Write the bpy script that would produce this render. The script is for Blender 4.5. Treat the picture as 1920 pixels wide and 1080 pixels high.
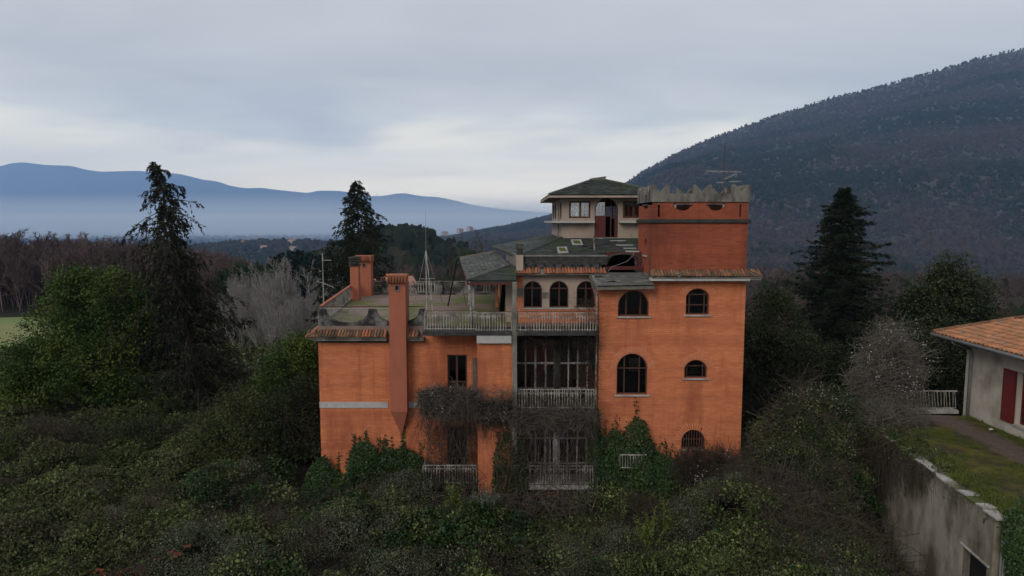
import bpy, bmesh, math, random
import numpy as np
from mathutils import Vector, Matrix

for _o in list(bpy.data.objects):
    bpy.data.objects.remove(_o)
SC = bpy.context.scene
COL = SC.collection
R = math.radians
rng = np.random.default_rng(7)
random.seed(7)

# ------------------------------------------------------------------ camera
FPX = 1280.0
PITCH = math.atan(125 / FPX)
CAMZ = 13.0
cd = bpy.data.cameras.new('camera')
cd.lens = 24.0
cd.sensor_width = 36.0
cd.clip_start = 0.1
cd.clip_end = 80000
cam = bpy.data.objects.new('camera', cd)
COL.objects.link(cam)
cam.location = (0, 0, CAMZ)
cam.rotation_euler = (math.pi / 2 - PITCH, 0, 0)
SC.camera = cam

# ------------------------------------------------------------------ sky, sun, exposure
SUN_EL, SUN_AZ = 30.0, 212.0            # soft overcast key from behind the viewer's shoulder
W = bpy.data.worlds.new('World')
SC.world = W
W.use_nodes = True
nt = W.node_tree
nt.nodes.clear()
def N(t, nt_, **kw):
    n = nt_.nodes.new(t)
    for k, v in kw.items():
        setattr(n, k, v)
    return n
out = N('ShaderNodeOutputWorld', nt)
bg = N('ShaderNodeBackground', nt)
nt.links.new(bg.outputs[0], out.inputs[0])
sky = N('ShaderNodeTexSky', nt, sky_type='NISHITA', sun_disc=False, sun_elevation=R(SUN_EL), sun_rotation=R(SUN_AZ))
skym = N('ShaderNodeVectorMath', nt, operation='SCALE')
skym.inputs['Scale'].default_value = 0.10
nt.links.new(sky.outputs[0], skym.inputs[0])
tc = N('ShaderNodeTexCoord', nt)
sep = N('ShaderNodeSeparateXYZ', nt)
nt.links.new(tc.outputs['Generated'], sep.inputs[0])
# cloud deck: project the direction on a flat layer so streaks flatten towards the horizon
zc = N('ShaderNodeMath', nt, operation='MAXIMUM'); zc.inputs[1].default_value = 0.0
nt.links.new(sep.outputs['Z'], zc.inputs[0])
za = N('ShaderNodeMath', nt, operation='ADD'); za.inputs[1].default_value = 0.16
nt.links.new(zc.outputs[0], za.inputs[0])
dv = N('ShaderNodeVectorMath', nt, operation='DIVIDE')
cz = N('ShaderNodeCombineXYZ', nt)
for i in range(3):
    nt.links.new(za.outputs[0], cz.inputs[i])
nt.links.new(tc.outputs['Generated'], dv.inputs[0])
nt.links.new(cz.outputs[0], dv.inputs[1])
ns = N('ShaderNodeTexNoise', nt)
ns.inputs['Scale'].default_value = 0.85
ns.inputs['Detail'].default_value = 6
ns.inputs['Roughness'].default_value = 0.5
ns.inputs['Distortion'].default_value = 0.25
nt.links.new(dv.outputs[0], ns.inputs['Vector'])
# elevation + cloud wobble drives the colour of the overcast
wob = N('ShaderNodeMath', nt, operation='MULTIPLY_ADD')
wob.inputs[1].default_value = 0.15
wob.inputs[2].default_value = -0.075
nt.links.new(ns.outputs[0], wob.inputs[0])
fadew = N('ShaderNodeMath', nt, operation='ADD')
nt.links.new(wob.outputs[0], fadew.inputs[0])
nt.links.new(sep.outputs['Z'], fadew.inputs[1])
ramp = N('ShaderNodeValToRGB', nt)
nt.links.new(fadew.outputs[0], ramp.inputs[0])
el = ramp.color_ramp.elements
SKYC = [(0.0, (1.82, 1.57, 1.10)), (0.05, (1.95, 1.65, 1.10)), (0.10, (1.66, 1.46, 1.02)), (0.135, (.93, .89, .745)),
        (0.19, (.63, .615, .58)), (0.26, (.65, .64, .61)), (0.36, (.575, .575, .585)), (0.7, (.57, .57, .585))]
el[0].position = SKYC[0][0]; el[0].color = (*SKYC[0][1], 1)
el[1].position = SKYC[-1][0]; el[1].color = (*SKYC[-1][1], 1)
for p_, c_ in SKYC[1:-1]:
    e_ = el.new(p_); e_.color = (*c_, 1)
mx = N('ShaderNodeMix', nt, data_type='RGBA')
mx.inputs[0].default_value = 0.93
nt.links.new(skym.outputs[0], mx.inputs[6])
nt.links.new(ramp.outputs[0], mx.inputs[7])
ns2 = N('ShaderNodeTexNoise', nt)
ns2.inputs['Scale'].default_value = 2.1; ns2.inputs['Detail'].default_value = 7; ns2.inputs['Roughness'].default_value = .55; ns2.inputs['Distortion'].default_value = .6
stv = N('ShaderNodeVectorMath', nt, operation='MULTIPLY'); stv.inputs[1].default_value = (.45, 1.0, 1.0)
nt.links.new(dv.outputs[0], stv.inputs[0]); nt.links.new(stv.outputs[0], ns2.inputs['Vector'])
mr2 = N('ShaderNodeMapRange', nt); mr2.inputs[1].default_value = .3; mr2.inputs[2].default_value = .7; mr2.inputs[3].default_value = .93; mr2.inputs[4].default_value = 1.07
nt.links.new(ns2.outputs[0], mr2.inputs[0])
stm = N('ShaderNodeVectorMath', nt, operation='SCALE'); nt.links.new(mx.outputs[2], stm.inputs[0]); nt.links.new(mr2.outputs[0], stm.inputs['Scale'])
nt.links.new(stm.outputs[0], bg.inputs[0])
bg.inputs[1].default_value = 1.0

sl = bpy.data.lights.new('sun', 'SUN')
sl.energy = 1.5
sl.angle = R(28)
sl.color = (1.0, 0.96, 0.9)
so = bpy.data.objects.new('sun', sl)
COL.objects.link(so)
so.rotation_euler = (math.pi / 2 - R(SUN_EL), 0, math.pi - R(SUN_AZ) )
SC.view_settings.view_transform = 'Standard'
SC.view_settings.look = 'None'
SC.view_settings.exposure = 0.25
SC.view_settings.gamma = 1.0
SC.cycles.use_denoising = True
SC.cycles.max_bounces = 6
SC.cycles.diffuse_bounces = 3
SC.cycles.transparent_max_bounces = 12
SC.cycles.volume_bounces = 4
SC.cycles.caustics_reflective = False
SC.cycles.caustics_refractive = False

# ------------------------------------------------------------------ measuring helpers
cP, sP = math.cos(PITCH), math.sin(PITCH)
def P3(px, py, Y):
    dx = (px - 960) / FPX
    dy = -(py - 540) / FPX
    wy = cP + dy * sP
    wz = -sP + dy * cP
    t = Y / wy
    return Vector((dx * t, Y, CAMZ + wz * t))
def X(px, py, Y): return P3(px, py, Y).x
def Z(py, Y): return P3(960, py, Y).z
def PZ(px, py, z):
    dx = (px - 960) / FPX
    dy = -(py - 540) / FPX
    wy = cP + dy * sP
    wz = -sP + dy * cP
    t = (z - CAMZ) / wz
    return Vector((dx * t, wy * t, z))

# numpy value noise
_tab = np.random.default_rng(3).random((256, 256))
def vnoise(x, y):
    xi = np.floor(x).astype(int); yi = np.floor(y).astype(int)
    fx = x - xi; fy = y - yi
    fx = fx * fx * (3 - 2 * fx); fy = fy * fy * (3 - 2 * fy)
    a = _tab[xi & 255, yi & 255]; b = _tab[(xi + 1) & 255, yi & 255]
    c = _tab[xi & 255, (yi + 1) & 255]; d = _tab[(xi + 1) & 255, (yi + 1) & 255]
    return (a * (1 - fx) + b * fx) * (1 - fy) + (c * (1 - fx) + d * fx) * fy
def fbm(x, y, s=1.0, o=4):
    x = np.asarray(x, float) * s; y = np.asarray(y, float) * s
    r = 0; a = .5; t = 0
    for i in range(o):
        r = r + a * vnoise(x + 17.3 * i, y + 9.1 * i); t += a; a *= .5; x = x * 2.03; y = y * 2.03
    return r / t

# ------------------------------------------------------------------ materials
MATS = {}
def newmat(name):
    m = bpy.data.materials.new(name); m.use_nodes = True
    n = m.node_tree
    b = n.nodes['Principled BSDF']
    MATS[name] = m
    return m, n, b
def pos_node(n, scale=(1, 1, 1)):
    g = N('ShaderNodeNewGeometry', n)
    if scale == (1, 1, 1): return g.outputs['Position']
    v = N('ShaderNodeVectorMath', n, operation='MULTIPLY')
    v.inputs[1].default_value = scale
    n.links.new(g.outputs['Position'], v.inputs[0])
    return v.outputs[0]
def noise(n, vec, scale, detail=4, rough=.55):
    t = N('ShaderNodeTexNoise', n)
    t.inputs['Scale'].default_value = scale; t.inputs['Detail'].default_value = detail; t.inputs['Roughness'].default_value = rough
    n.links.new(vec, t.inputs['Vector'])
    return t.outputs[0]
def rampf(n, val, lo, hi):
    t = N('ShaderNodeMapRange', n)
    t.inputs[1].default_value = lo; t.inputs[2].default_value = hi
    n.links.new(val, t.inputs[0])
    return t.outputs[0]
def mixc(n, f, a, b, blend='MIX'):
    t = N('ShaderNodeMix', n, data_type='RGBA', blend_type=blend)
    for s, v in ((0, f), (6, a), (7, b)):
        if hasattr(v, 'links') or isinstance(v, bpy.types.NodeSocket): n.links.new(v, t.inputs[s])
        elif s == 0: t.inputs[0].default_value = v
        else: t.inputs[s].default_value = (*v, 1)
    return t.outputs[2]
def bump(n, b, h, dist, strength=1.0):
    t = N('ShaderNodeBump', n)
    t.inputs['Distance'].default_value = dist; t.inputs['Strength'].default_value = strength
    n.links.new(h, t.inputs['Height']); n.links.new(t.outputs[0], b.inputs['Normal'])
def surf(name, c1, c2, scale=3.0, c3=None, scale3=.8, lo3=.5, hi3=.7, rough=.85, bmp=.02, bscale=None, stretch=(1, 1, 1), spec=.3, vary=0.0, metal=0):
    """mottled surface: two colours by fine noise, a third (stain, moss, lichen) by large noise"""
    m, n, b = newmat(name)
    v = pos_node(n, stretch)
    f = noise(n, v, scale, 6, .65)
    c = mixc(n, rampf(n, f, .32, .68), c1, c2)
    if c3 is not None:
        g = noise(n, v, scale3, 6, .62)
        c = mixc(n, rampf(n, g, lo3, hi3), c, c3)
    if vary:
        oi = N('ShaderNodeObjectInfo', n)
        hsv = N('ShaderNodeHueSaturation', n)
        n.links.new(c, hsv.inputs['Color'])
        t = N('ShaderNodeMapRange', n); t.inputs[3].default_value = 1 - vary; t.inputs[4].default_value = 1 + vary
        n.links.new(oi.outputs['Random'], t.inputs[0]); n.links.new(t.outputs[0], hsv.inputs['Value'])
        c = hsv.outputs[0]
    n.links.new(c, b.inputs['Base Color'])
    b.inputs['Roughness'].default_value = rough
    b.inputs['Specular IOR Level'].default_value = spec
    b.inputs['Metallic'].default_value = metal
    if bmp:
        bump(n, b, noise(n, pos_node(n), bscale or scale * 3, 5, .6), bmp)
    return m
def leafmat(name, c1, c2, c3=None, vary=.25, rough=.6, spec=.12, trans=0.12):
    """leaf colour from the per-leaf tint attribute, plus a per-plant shift"""
    m, n, b = newmat(name)
    a = N('ShaderNodeAttribute', n, attribute_name='tint')
    c = mixc(n, a.outputs['Fac'], c1, c2)
    if c3 is not None:
        c = mixc(n, rampf(n, noise(n, pos_node(n), .33, 4, .6), .5, .66), c, c3)
    oi = N('ShaderNodeObjectInfo', n)
    hsv = N('ShaderNodeHueSaturation', n)
    n.links.new(c, hsv.inputs['Color'])
    t = N('ShaderNodeMapRange', n); t.inputs[3].default_value = 1 - vary; t.inputs[4].default_value = 1 + vary
    n.links.new(oi.outputs['Random'], t.inputs[0]); n.links.new(t.outputs[0], hsv.inputs['Value'])
    n.links.new(hsv.outputs[0], b.inputs['Base Color'])
    b.inputs['Roughness'].default_value = rough
    b.inputs['Specular IOR Level'].default_value = spec
    if trans:
        tr = N('ShaderNodeBsdfTranslucent', n); n.links.new(hsv.outputs[0], tr.inputs[0])
        ms = N('ShaderNodeMixShader', n); ms.inputs[0].default_value = trans
        o = n.nodes['Material Output']
        n.links.new(b.outputs[0], ms.inputs[1]); n.links.new(tr.outputs[0], ms.inputs[2]); n.links.new(ms.outputs[0], o.inputs[0])
    return m

def brickmat(name, c1, c2, mortar, stain, row=.095, wid=.34):
    m, n, b = newmat(name)
    g = N('ShaderNodeNewGeometry', n)
    s = N('ShaderNodeSeparateXYZ', n); n.links.new(g.outputs['Position'], s.inputs[0])
    ad = N('ShaderNodeMath', n, operation='ADD'); n.links.new(s.outputs[0], ad.inputs[0]); n.links.new(s.outputs[1], ad.inputs[1])
    cb = N('ShaderNodeCombineXYZ', n); n.links.new(ad.outputs[0], cb.inputs[0]); n.links.new(s.outputs[2], cb.inputs[1])
    t = N('ShaderNodeTexBrick', n)
    n.links.new(cb.outputs[0], t.inputs['Vector'])
    t.inputs['Scale'].default_value = 1
    t.inputs['Brick Width'].default_value = wid; t.inputs['Row Height'].default_value = row
    t.inputs['Mortar Size'].default_value = .013; t.inputs['Mortar Smooth'].default_value = .3; t.inputs['Bias'].default_value = 0
    t.inputs['Color1'].default_value = (*c1, 1); t.inputs['Color2'].default_value = (*c2, 1); t.inputs['Mortar'].default_value = (*mortar, 1)
    c = t.outputs['Color']
    # broad weathering: whole courses a little darker or paler, as laid from different batches
    v1 = pos_node(n, (.12, .12, 1.6))
    c = mixc(n, rampf(n, noise(n, v1, 1.6, 5, .6), .40, .74), c, mixc(n, .45, c, stain))
    # soot and damp: blotches with drips
    v2 = pos_node(n, (1, 1, .35))
    c = mixc(n, rampf(n, noise(n, v2, .42, 8, .66), .52, .72), c, mixc(n, .9, c, stain))
    # rain runs
    c = mixc(n, rampf(n, noise(n, pos_node(n, (2.6, 2.6, .16)), 1.3, 6, .7), .54, .74), c, mixc(n, .55, c, stain))
    # pale efflorescence
    c = mixc(n, rampf(n, noise(n, pos_node(n, (1, 1, 2.5)), .9, 8, .72), .665, .74), c, mixc(n, .4, c, (.5, .38, .32)))
    n.links.new(c, b.inputs['Base Color'])
    b.inputs['Roughness'].default_value = .9; b.inputs['Specular IOR Level'].default_value = .2
    inv = N('ShaderNodeMath', n, operation='SUBTRACT'); inv.inputs[0].default_value = 1; n.links.new(t.outputs['Fac'], inv.inputs[1])
    bump(n, b, inv.outputs[0], .012, .8)
    return m

BRICK = brickmat('brick', (.66, .208, .082), (.55, .155, .060), (.43, .185, .10), (.26, .068, .034))
BRICKR = brickmat('brick_red', (.35, .085, .037), (.26, .060, .027), (.26, .09, .054), (.13, .036, .022))
TERRA = surf('terracotta_render', (.36, .115, .062), (.31, .098, .055), 2.2, (.22, .075, .05), .5, .55, .8, bmp=.006, stretch=(1, 1, .3))
BAND = surf('cement_band', (.42, .40, .37), (.34, .32, .30), 5, (.2, .19, .17), 1.2, .5, .8)
CONC = surf('old_concrete', (.23, .212, .178), (.135, .122, .10), 3.5, (.045, .041, .034), 1.3, .45, .70, bmp=.03, stretch=(1, 1, .5))
MERL = surf('weathered_battlement', (.21, .195, .165), (.12, .11, .092), 3.5, (.032, .030, .025), 1.5, .44, .68, bmp=.03, stretch=(1, 1, .5))
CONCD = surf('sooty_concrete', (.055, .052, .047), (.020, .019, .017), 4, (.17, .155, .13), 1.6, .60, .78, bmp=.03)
CONCP = surf('mossy_parapet', (.23, .215, .20), (.12, .115, .10), 2.4, (.022, .021, .020), .95, .42, .56, bmp=.02)
PALE = surf('pale_stone', (.42, .395, .355), (.30, .28, .25), 6, (.14, .13, .11), 2, .48, .72)
BEIGE = surf('beige_plaster', (.37, .285, .22), (.31, .24, .185), 1.6, (.20, .155, .12), .7, .5, .8, bmp=.008)
WHITEM = surf('weathered_white_iron', (.40, .37, .325), (.26, .24, .205), 9, (.11, .085, .065), 2.3, .45, .66, bmp=.004)
GREYM = surf('grey_iron_frame', (.42, .39, .35), (.30, .28, .25), 6, (.1, .09, .08), 2, .5, .75, bmp=.003)
RUST = surf('rusty_iron', (.12, .055, .035), (.07, .035, .025), 9, bmp=.003)
BROWN = surf('brown_window_wood', (.075, .030, .020), (.050, .020, .014), 12, bmp=.003, rough=.6)
REDWOOD = surf('dark_red_wood', (.10, .022, .016), (.07, .016, .012), 9, bmp=.004, rough=.6)
SLATE = surf('slate', (.060, .070, .062), (.032, .038, .035), 1.8, (.055, .075, .030), 1.1, .5, .68, bmp=.012, rough=.72, spec=.4)
AWN = surf('weathered_pale_slate', (.15, .145, .13), (.09, .088, .078), 1.6, (.27, .26, .23), 2.0, .55, .7, bmp=.012, rough=.8)
LICH = surf('lichened_slate', (.085, .088, .072), (.045, .05, .04), 1.9, (.30, .29, .24), 1.5, .58, .70, bmp=.012, rough=.8)
MOSSY = surf('moss', (.085, .10, .022), (.05, .065, .016), 7, (.12, .10, .04), 2, .5, .8, bmp=.03)
TILE = surf('clay_tile', (.34, .125, .060), (.25, .085, .045), 7, (.13, .11, .075), 2.1, .52, .7, bmp=.01, vary=.3)
TILEM = surf('mossy_clay_tile', (.27, .12, .065), (.17, .075, .045), 6, (.075, .065, .03), 2.6, .45, .62, bmp=.01, vary=.4)
TILEO = surf('orange_roof_tile', (.42, .185, .085), (.32, .135, .068), 5, (.22, .145, .09), 2.2, .46, .66, bmp=.008, vary=.2)
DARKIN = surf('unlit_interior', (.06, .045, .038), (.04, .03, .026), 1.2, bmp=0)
REDIN = surf('interior_brick_wall', (.36, .13, .08), (.27, .095, .06), 1.5, (.06, .03, .024), .9, .45, .7, bmp=0)
PLASTER = surf('cream_plaster', (.46, .415, .345), (.40, .36, .30), 1.1, (.20, .172, .13), .7, .47, .72, bmp=.012, bscale=5, stretch=(1, 1, .8))
PLASTW = surf('stained_plaster', (.33, .29, .225), (.25, .215, .165), .9, (.085, .070, .043), .5, .42, .58, bmp=.02, bscale=4, stretch=(1, 1, .45))
REDSH = surf('red_shutter_paint', (.135, .014, .013), (.10, .011, .010), 6, bmp=.003, rough=.5)
GREYP = surf('grey_gutter', (.20, .20, .20), (.14, .14, .14), 5, bmp=.002, rough=.45)
WOODG = surf('weathered_timber', (.16, .135, .11), (.09, .075, .06), 5, bmp=.01)
SOILM = surf('terrace_moss_and_screed', (.23, .155, .13), (.15, .105, .088), 1.6, (.105, .115, .025), .45, .47, .56, bmp=.02)
BARK = surf('bark', (.075, .058, .044), (.045, .036, .028), 6, bmp=.03, spec=.06)
BARKP = surf('pale_bark', (.27, .25, .225), (.19, .175, .155), 5, bmp=.01)
TWIG = surf('brown_twigs', (.064, .052, .038), (.038, .031, .023), 2, bmp=0, vary=.3, spec=.06)
TWIGG = surf('grey_vine_stems', (.088, .070, .054), (.052, .040, .031), 1.5, bmp=0, vary=.3, spec=.06)
TWIGF = surf('far_bare_twigs', (.125, .085, .078), (.085, .06, .055), .05, bmp=0, vary=.35, spec=.06)
EARTH = surf('dark_earth', (.035, .032, .022), (.022, .020, .015), .8, bmp=.05, spec=.06)
FLUFF = surf('clematis_fluff', (.55, .53, .48), (.42, .40, .36), 3, bmp=0, vary=.2)

def glassmat(name, tr=.45, refl=.02):
    m, n, b = newmat(name)
    n.nodes.remove(b)
    o = n.nodes['Material Output']
    gl = N('ShaderNodeBsdfGlossy', n); gl.inputs['Roughness'].default_value = .04; gl.inputs[0].default_value = (.9, .92, .95, 1)
    tp = N('ShaderNodeBsdfTransparent', n); tp.inputs[0].default_value = (tr, tr, tr * .98, 1)
    fr = N('ShaderNodeFresnel', n); fr.inputs[0].default_value = 1.5
    ms = N('ShaderNodeMixShader', n)
    mul = N('ShaderNodeMath', n, operation='MULTIPLY_ADD'); mul.inputs[1].default_value = 1.0; mul.inputs[2].default_value = refl
    n.links.new(fr.outputs[0], mul.inputs[0]); n.links.new(mul.outputs[0], ms.inputs[0])
    n.links.new(tp.outputs[0], ms.inputs[1]); n.links.new(gl.outputs[0], ms.inputs[2]); n.links.new(ms.outputs[0], o.inputs[0])
    return m
GLASS = glassmat('dusty_glass', tr=.5, refl=.03)
GLASSC = glassmat('clear_glass', tr=.85, refl=.13)

# ------------------------------------------------------------------ object helpers
ORG = {}
def org(o): return ORG.get(o.name, Vector((0, 0, 0)))
def tag(o, label=None, cat=None, group=None, kind=None):
    if label: o['label'] = label
    if cat: o['category'] = cat
    if group: o['group'] = group
    if kind: o['kind'] = kind
    return o
def empty(name, loc, label=None, cat=None, group=None):
    o = bpy.data.objects.new(name, None); COL.objects.link(o)
    o.location = loc; o.empty_display_size = .2
    ORG[o.name] = Vector(loc)
    return tag(o, label, cat, group)
def link(name, me, parent=None, at=None):
    """link a mesh; with a parent the vertices are world coordinates unless at (a world place) is given"""
    o = bpy.data.objects.new(name, me); COL.objects.link(o)
    if parent is not None:
        o.parent = parent
        ORG[o.name] = org(parent)
    if at is not None:
        o.location = Vector(at) - (org(parent) if parent is not None else Vector((0, 0, 0)))
        ORG[o.name] = Vector(at)
    return o
class MB:
    def __init__(s): s.v = []; s.f = []
    def add(s, vs, fs):
        k = len(s.v); s.v += [tuple(v) for v in vs]; s.f += [tuple(i + k for i in f) for f in fs]
    def hexa(s, c):   # 8 corners: bottom 4 (ccw), top 4
        s.add(c, [(3, 2, 1, 0), (4, 5, 6, 7), (0, 1, 5, 4), (1, 2, 6, 5), (2, 3, 7, 6), (3, 0, 4, 7)])
    def box(s, x0, x1, y0, y1, z0, z1):
        s.hexa([(x0, y0, z0), (x1, y0, z0), (x1, y1, z0), (x0, y1, z0), (x0, y0, z1), (x1, y0, z1), (x1, y1, z1), (x0, y1, z1)])
    def prism(s, poly, z0, z1):    # poly of (x, y), ccw from above
        n = len(poly)
        vs = [(p[0], p[1], z0) for p in poly] + [(p[0], p[1], z1) for p in poly]
        fs = [tuple(range(n - 1, -1, -1)), tuple(range(n, 2 * n))] + [(i, (i + 1) % n, n + (i + 1) % n, n + i) for i in range(n)]
        s.add(vs, fs)
    def slab(s, quad, t):          # four points, thickness along -normal
        q = [Vector(p) for p in quad]
        nrm = (q[1] - q[0]).cross(q[3] - q[0]).normalized() * t
        s.hexa([p - nrm for p in q] + q)
    def bar(s, a, b, w, h=None):   # box beam between two points
        a = Vector(a); b = Vector(b); h = h or w
        d = (b - a).normalized()
        ref = Vector((0, 0, 1)) if abs(d.z) < .9 else Vector((0, 1, 0))
        u = d.cross(ref).normalized() * w / 2; v = u.cross(d).normalized() * h / 2
        c = [a - u - v, a + u - v, a + u + v, a - u + v]; e = [p + (b - a) for p in c]
        s.add(c + e, [(0, 1, 2, 3), (7, 6, 5, 4), (0, 4, 5, 1), (1, 5, 6, 2), (2, 6, 7, 3), (3, 7, 4, 0)])
    def tube(s, pts, r, n=8):
        pts = [Vector(p) for p in pts]; rs = r if isinstance(r, (list, tuple)) else [r] * len(pts)
        k = len(s.v); m = len(pts)
        for i, p in enumerate(pts):
            d = (pts[min(i + 1, m - 1)] - pts[max(i - 1, 0)]).normalized()
            ref = Vector((0, 0, 1)) if abs(d.z) < .9 else Vector((0, 1, 0))
            u = d.cross(ref).normalized(); v = u.cross(d)
            for j in range(n):
                a = 2 * math.pi * j / n
                s.v.append(tuple(p + (u * math.cos(a) + v * math.sin(a)) * rs[i]))
        for i in range(m - 1):
            for j in range(n):
                s.f.append((k + i * n + j, k + i * n + (j + 1) % n, k + (i + 1) * n + (j + 1) % n, k + (i + 1) * n + j))
        s.f.append(tuple(k + j for j in range(n - 1, -1, -1))); s.f.append(tuple(k + (m - 1) * n + j for j in range(n)))
    def lathe(s, prof, c=(0, 0, 0), n=8):
        k = len(s.v)
        for r, z in prof:
            for j in range(n):
                a = 2 * math.pi * j / n
                s.v.append((c[0] + r * math.cos(a), c[1] + r * math.sin(a), c[2] + z))
        for i in range(len(prof) - 1):
            for j in range(n):
                s.f.append((k + i * n + j, k + i * n + (j + 1) % n, k + (i + 1) * n + (j + 1) % n, k + (i + 1) * n + j))
        s.f.append(tuple(k + j for j in range(n - 1, -1, -1))); s.f.append(tuple(k + (len(prof) - 1) * n + j for j in range(n)))
    def mesh(s, name, mat, o=Vector((0, 0, 0)), smooth=False):
        me = bpy.data.meshes.new(name)
        me.from_pydata([(v[0] - o[0], v[1] - o[1], v[2] - o[2]) for v in s.v], [], s.f)
        me.materials.append(mat)
        if smooth: me.polygons.foreach_set('use_smooth', [True] * len(me.polygons))
        me.update()
        return me
    def build(s, name, mat, parent=None, smooth=False, bevel=0, **kw):
        me = s.mesh(name, mat, org(parent) if parent is not None else Vector((0, 0, 0)), smooth)
        bm = bmesh.new(); bm.from_mesh(me)
        bmesh.ops.recalc_face_normals(bm, faces=bm.faces)
        if bevel: bmesh.ops.bevel(bm, geom=[e for e in bm.edges], offset=bevel, segments=1, affect='EDGES')
        bm.to_mesh(me); bm.free()
        o = link(name, me, parent)
        return tag(o, **kw)
def arch(u0, u1, v0, vt, rise=None, n=14):
    """outline of an arched opening; rise = height of the arc (half the width when None)"""
    w = (u1 - u0) / 2; rise = w if rise is None else rise
    c = (u0 + u1) / 2; vs = vt - rise
    pts = [(u0, v0), (u1, v0)]
    rad = (w * w + rise * rise) / (2 * rise); cy = vt - rad
    a0 = math.acos(max(-1, min(1, w / rad))) if rise < w else 0.0
    for i in range(n + 1):
        a = a0 + (math.pi - 2 * a0) * i / n
        pts.append((c + rad * math.cos(a), cy + rad * math.sin(a)))
    return pts
def rect(u0, u1, v0, v1): return [(u0, v0), (u1, v0), (u1, v1), (u0, v1)]
def panel_mesh(name, outline, holes, t, axis, w0):
    """flat panel with holes: (u, v) -> front at w0, thickness t going away; axis 'y': u=x, 'x': u=y, 'z': flat"""
    cu = bpy.data.curves.new(name, 'CURVE'); cu.dimensions = '2D'; cu.fill_mode = 'BOTH'; cu.extrude = .5
    for pl in [outline] + holes:
        sp = cu.splines.new('POLY'); sp.points.add(len(pl) - 1); sp.use_cyclic_u = True
        for i, p in enumerate(pl): sp.points[i].co = (p[0], p[1], 0, 1)
    ob = bpy.data.objects.new('tmp', cu)
    me = bpy.data.meshes.new_from_object(ob)
    bpy.data.objects.remove(ob); bpy.data.curves.remove(cu)
    me.name = name
    n = len(me.vertices); co = np.empty(n * 3); me.vertices.foreach_get('co', co); co = co.reshape(-1, 3)
    u, v, w = co[:, 0], co[:, 1], (co[:, 2] + .5) * t + w0
    nc = {'y': np.stack([u, w, v], 1), 'x': np.stack([w, u, v], 1), 'z': np.stack([u, v, w], 1)}[axis]
    me.vertices.foreach_set('co', nc.ravel())
    return me
def panel(name, outline, holes, t, axis, w0, mat, parent, **kw):
    me = panel_mesh(name, outline, holes, t, axis, w0)
    bm = bmesh.new(); bm.from_mesh(me)
    bmesh.ops.remove_doubles(bm, verts=bm.verts, dist=1e-5)
    o_ = org(parent) if parent is not None else Vector((0, 0, 0))
    bmesh.ops.translate(bm, verts=bm.verts, vec=-o_)
    bmesh.ops.recalc_face_normals(bm, faces=bm.faces)
    bm.to_mesh(me); bm.free()
    me.materials.clear(); me.materials.append(mat)
    me.polygons.foreach_set('use_smooth', [False] * len(me.polygons))
    return tag(link(name, me, parent), **kw)
def share(name, me, parent, at, rotz=0.0, rot=None, scale=None):
    o = link(name, me, parent, at)
    if rot is not None: o.rotation_euler = rot
    elif rotz: o.rotation_euler.z = rotz
    if scale is not None: o.scale = scale
    return o

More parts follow.
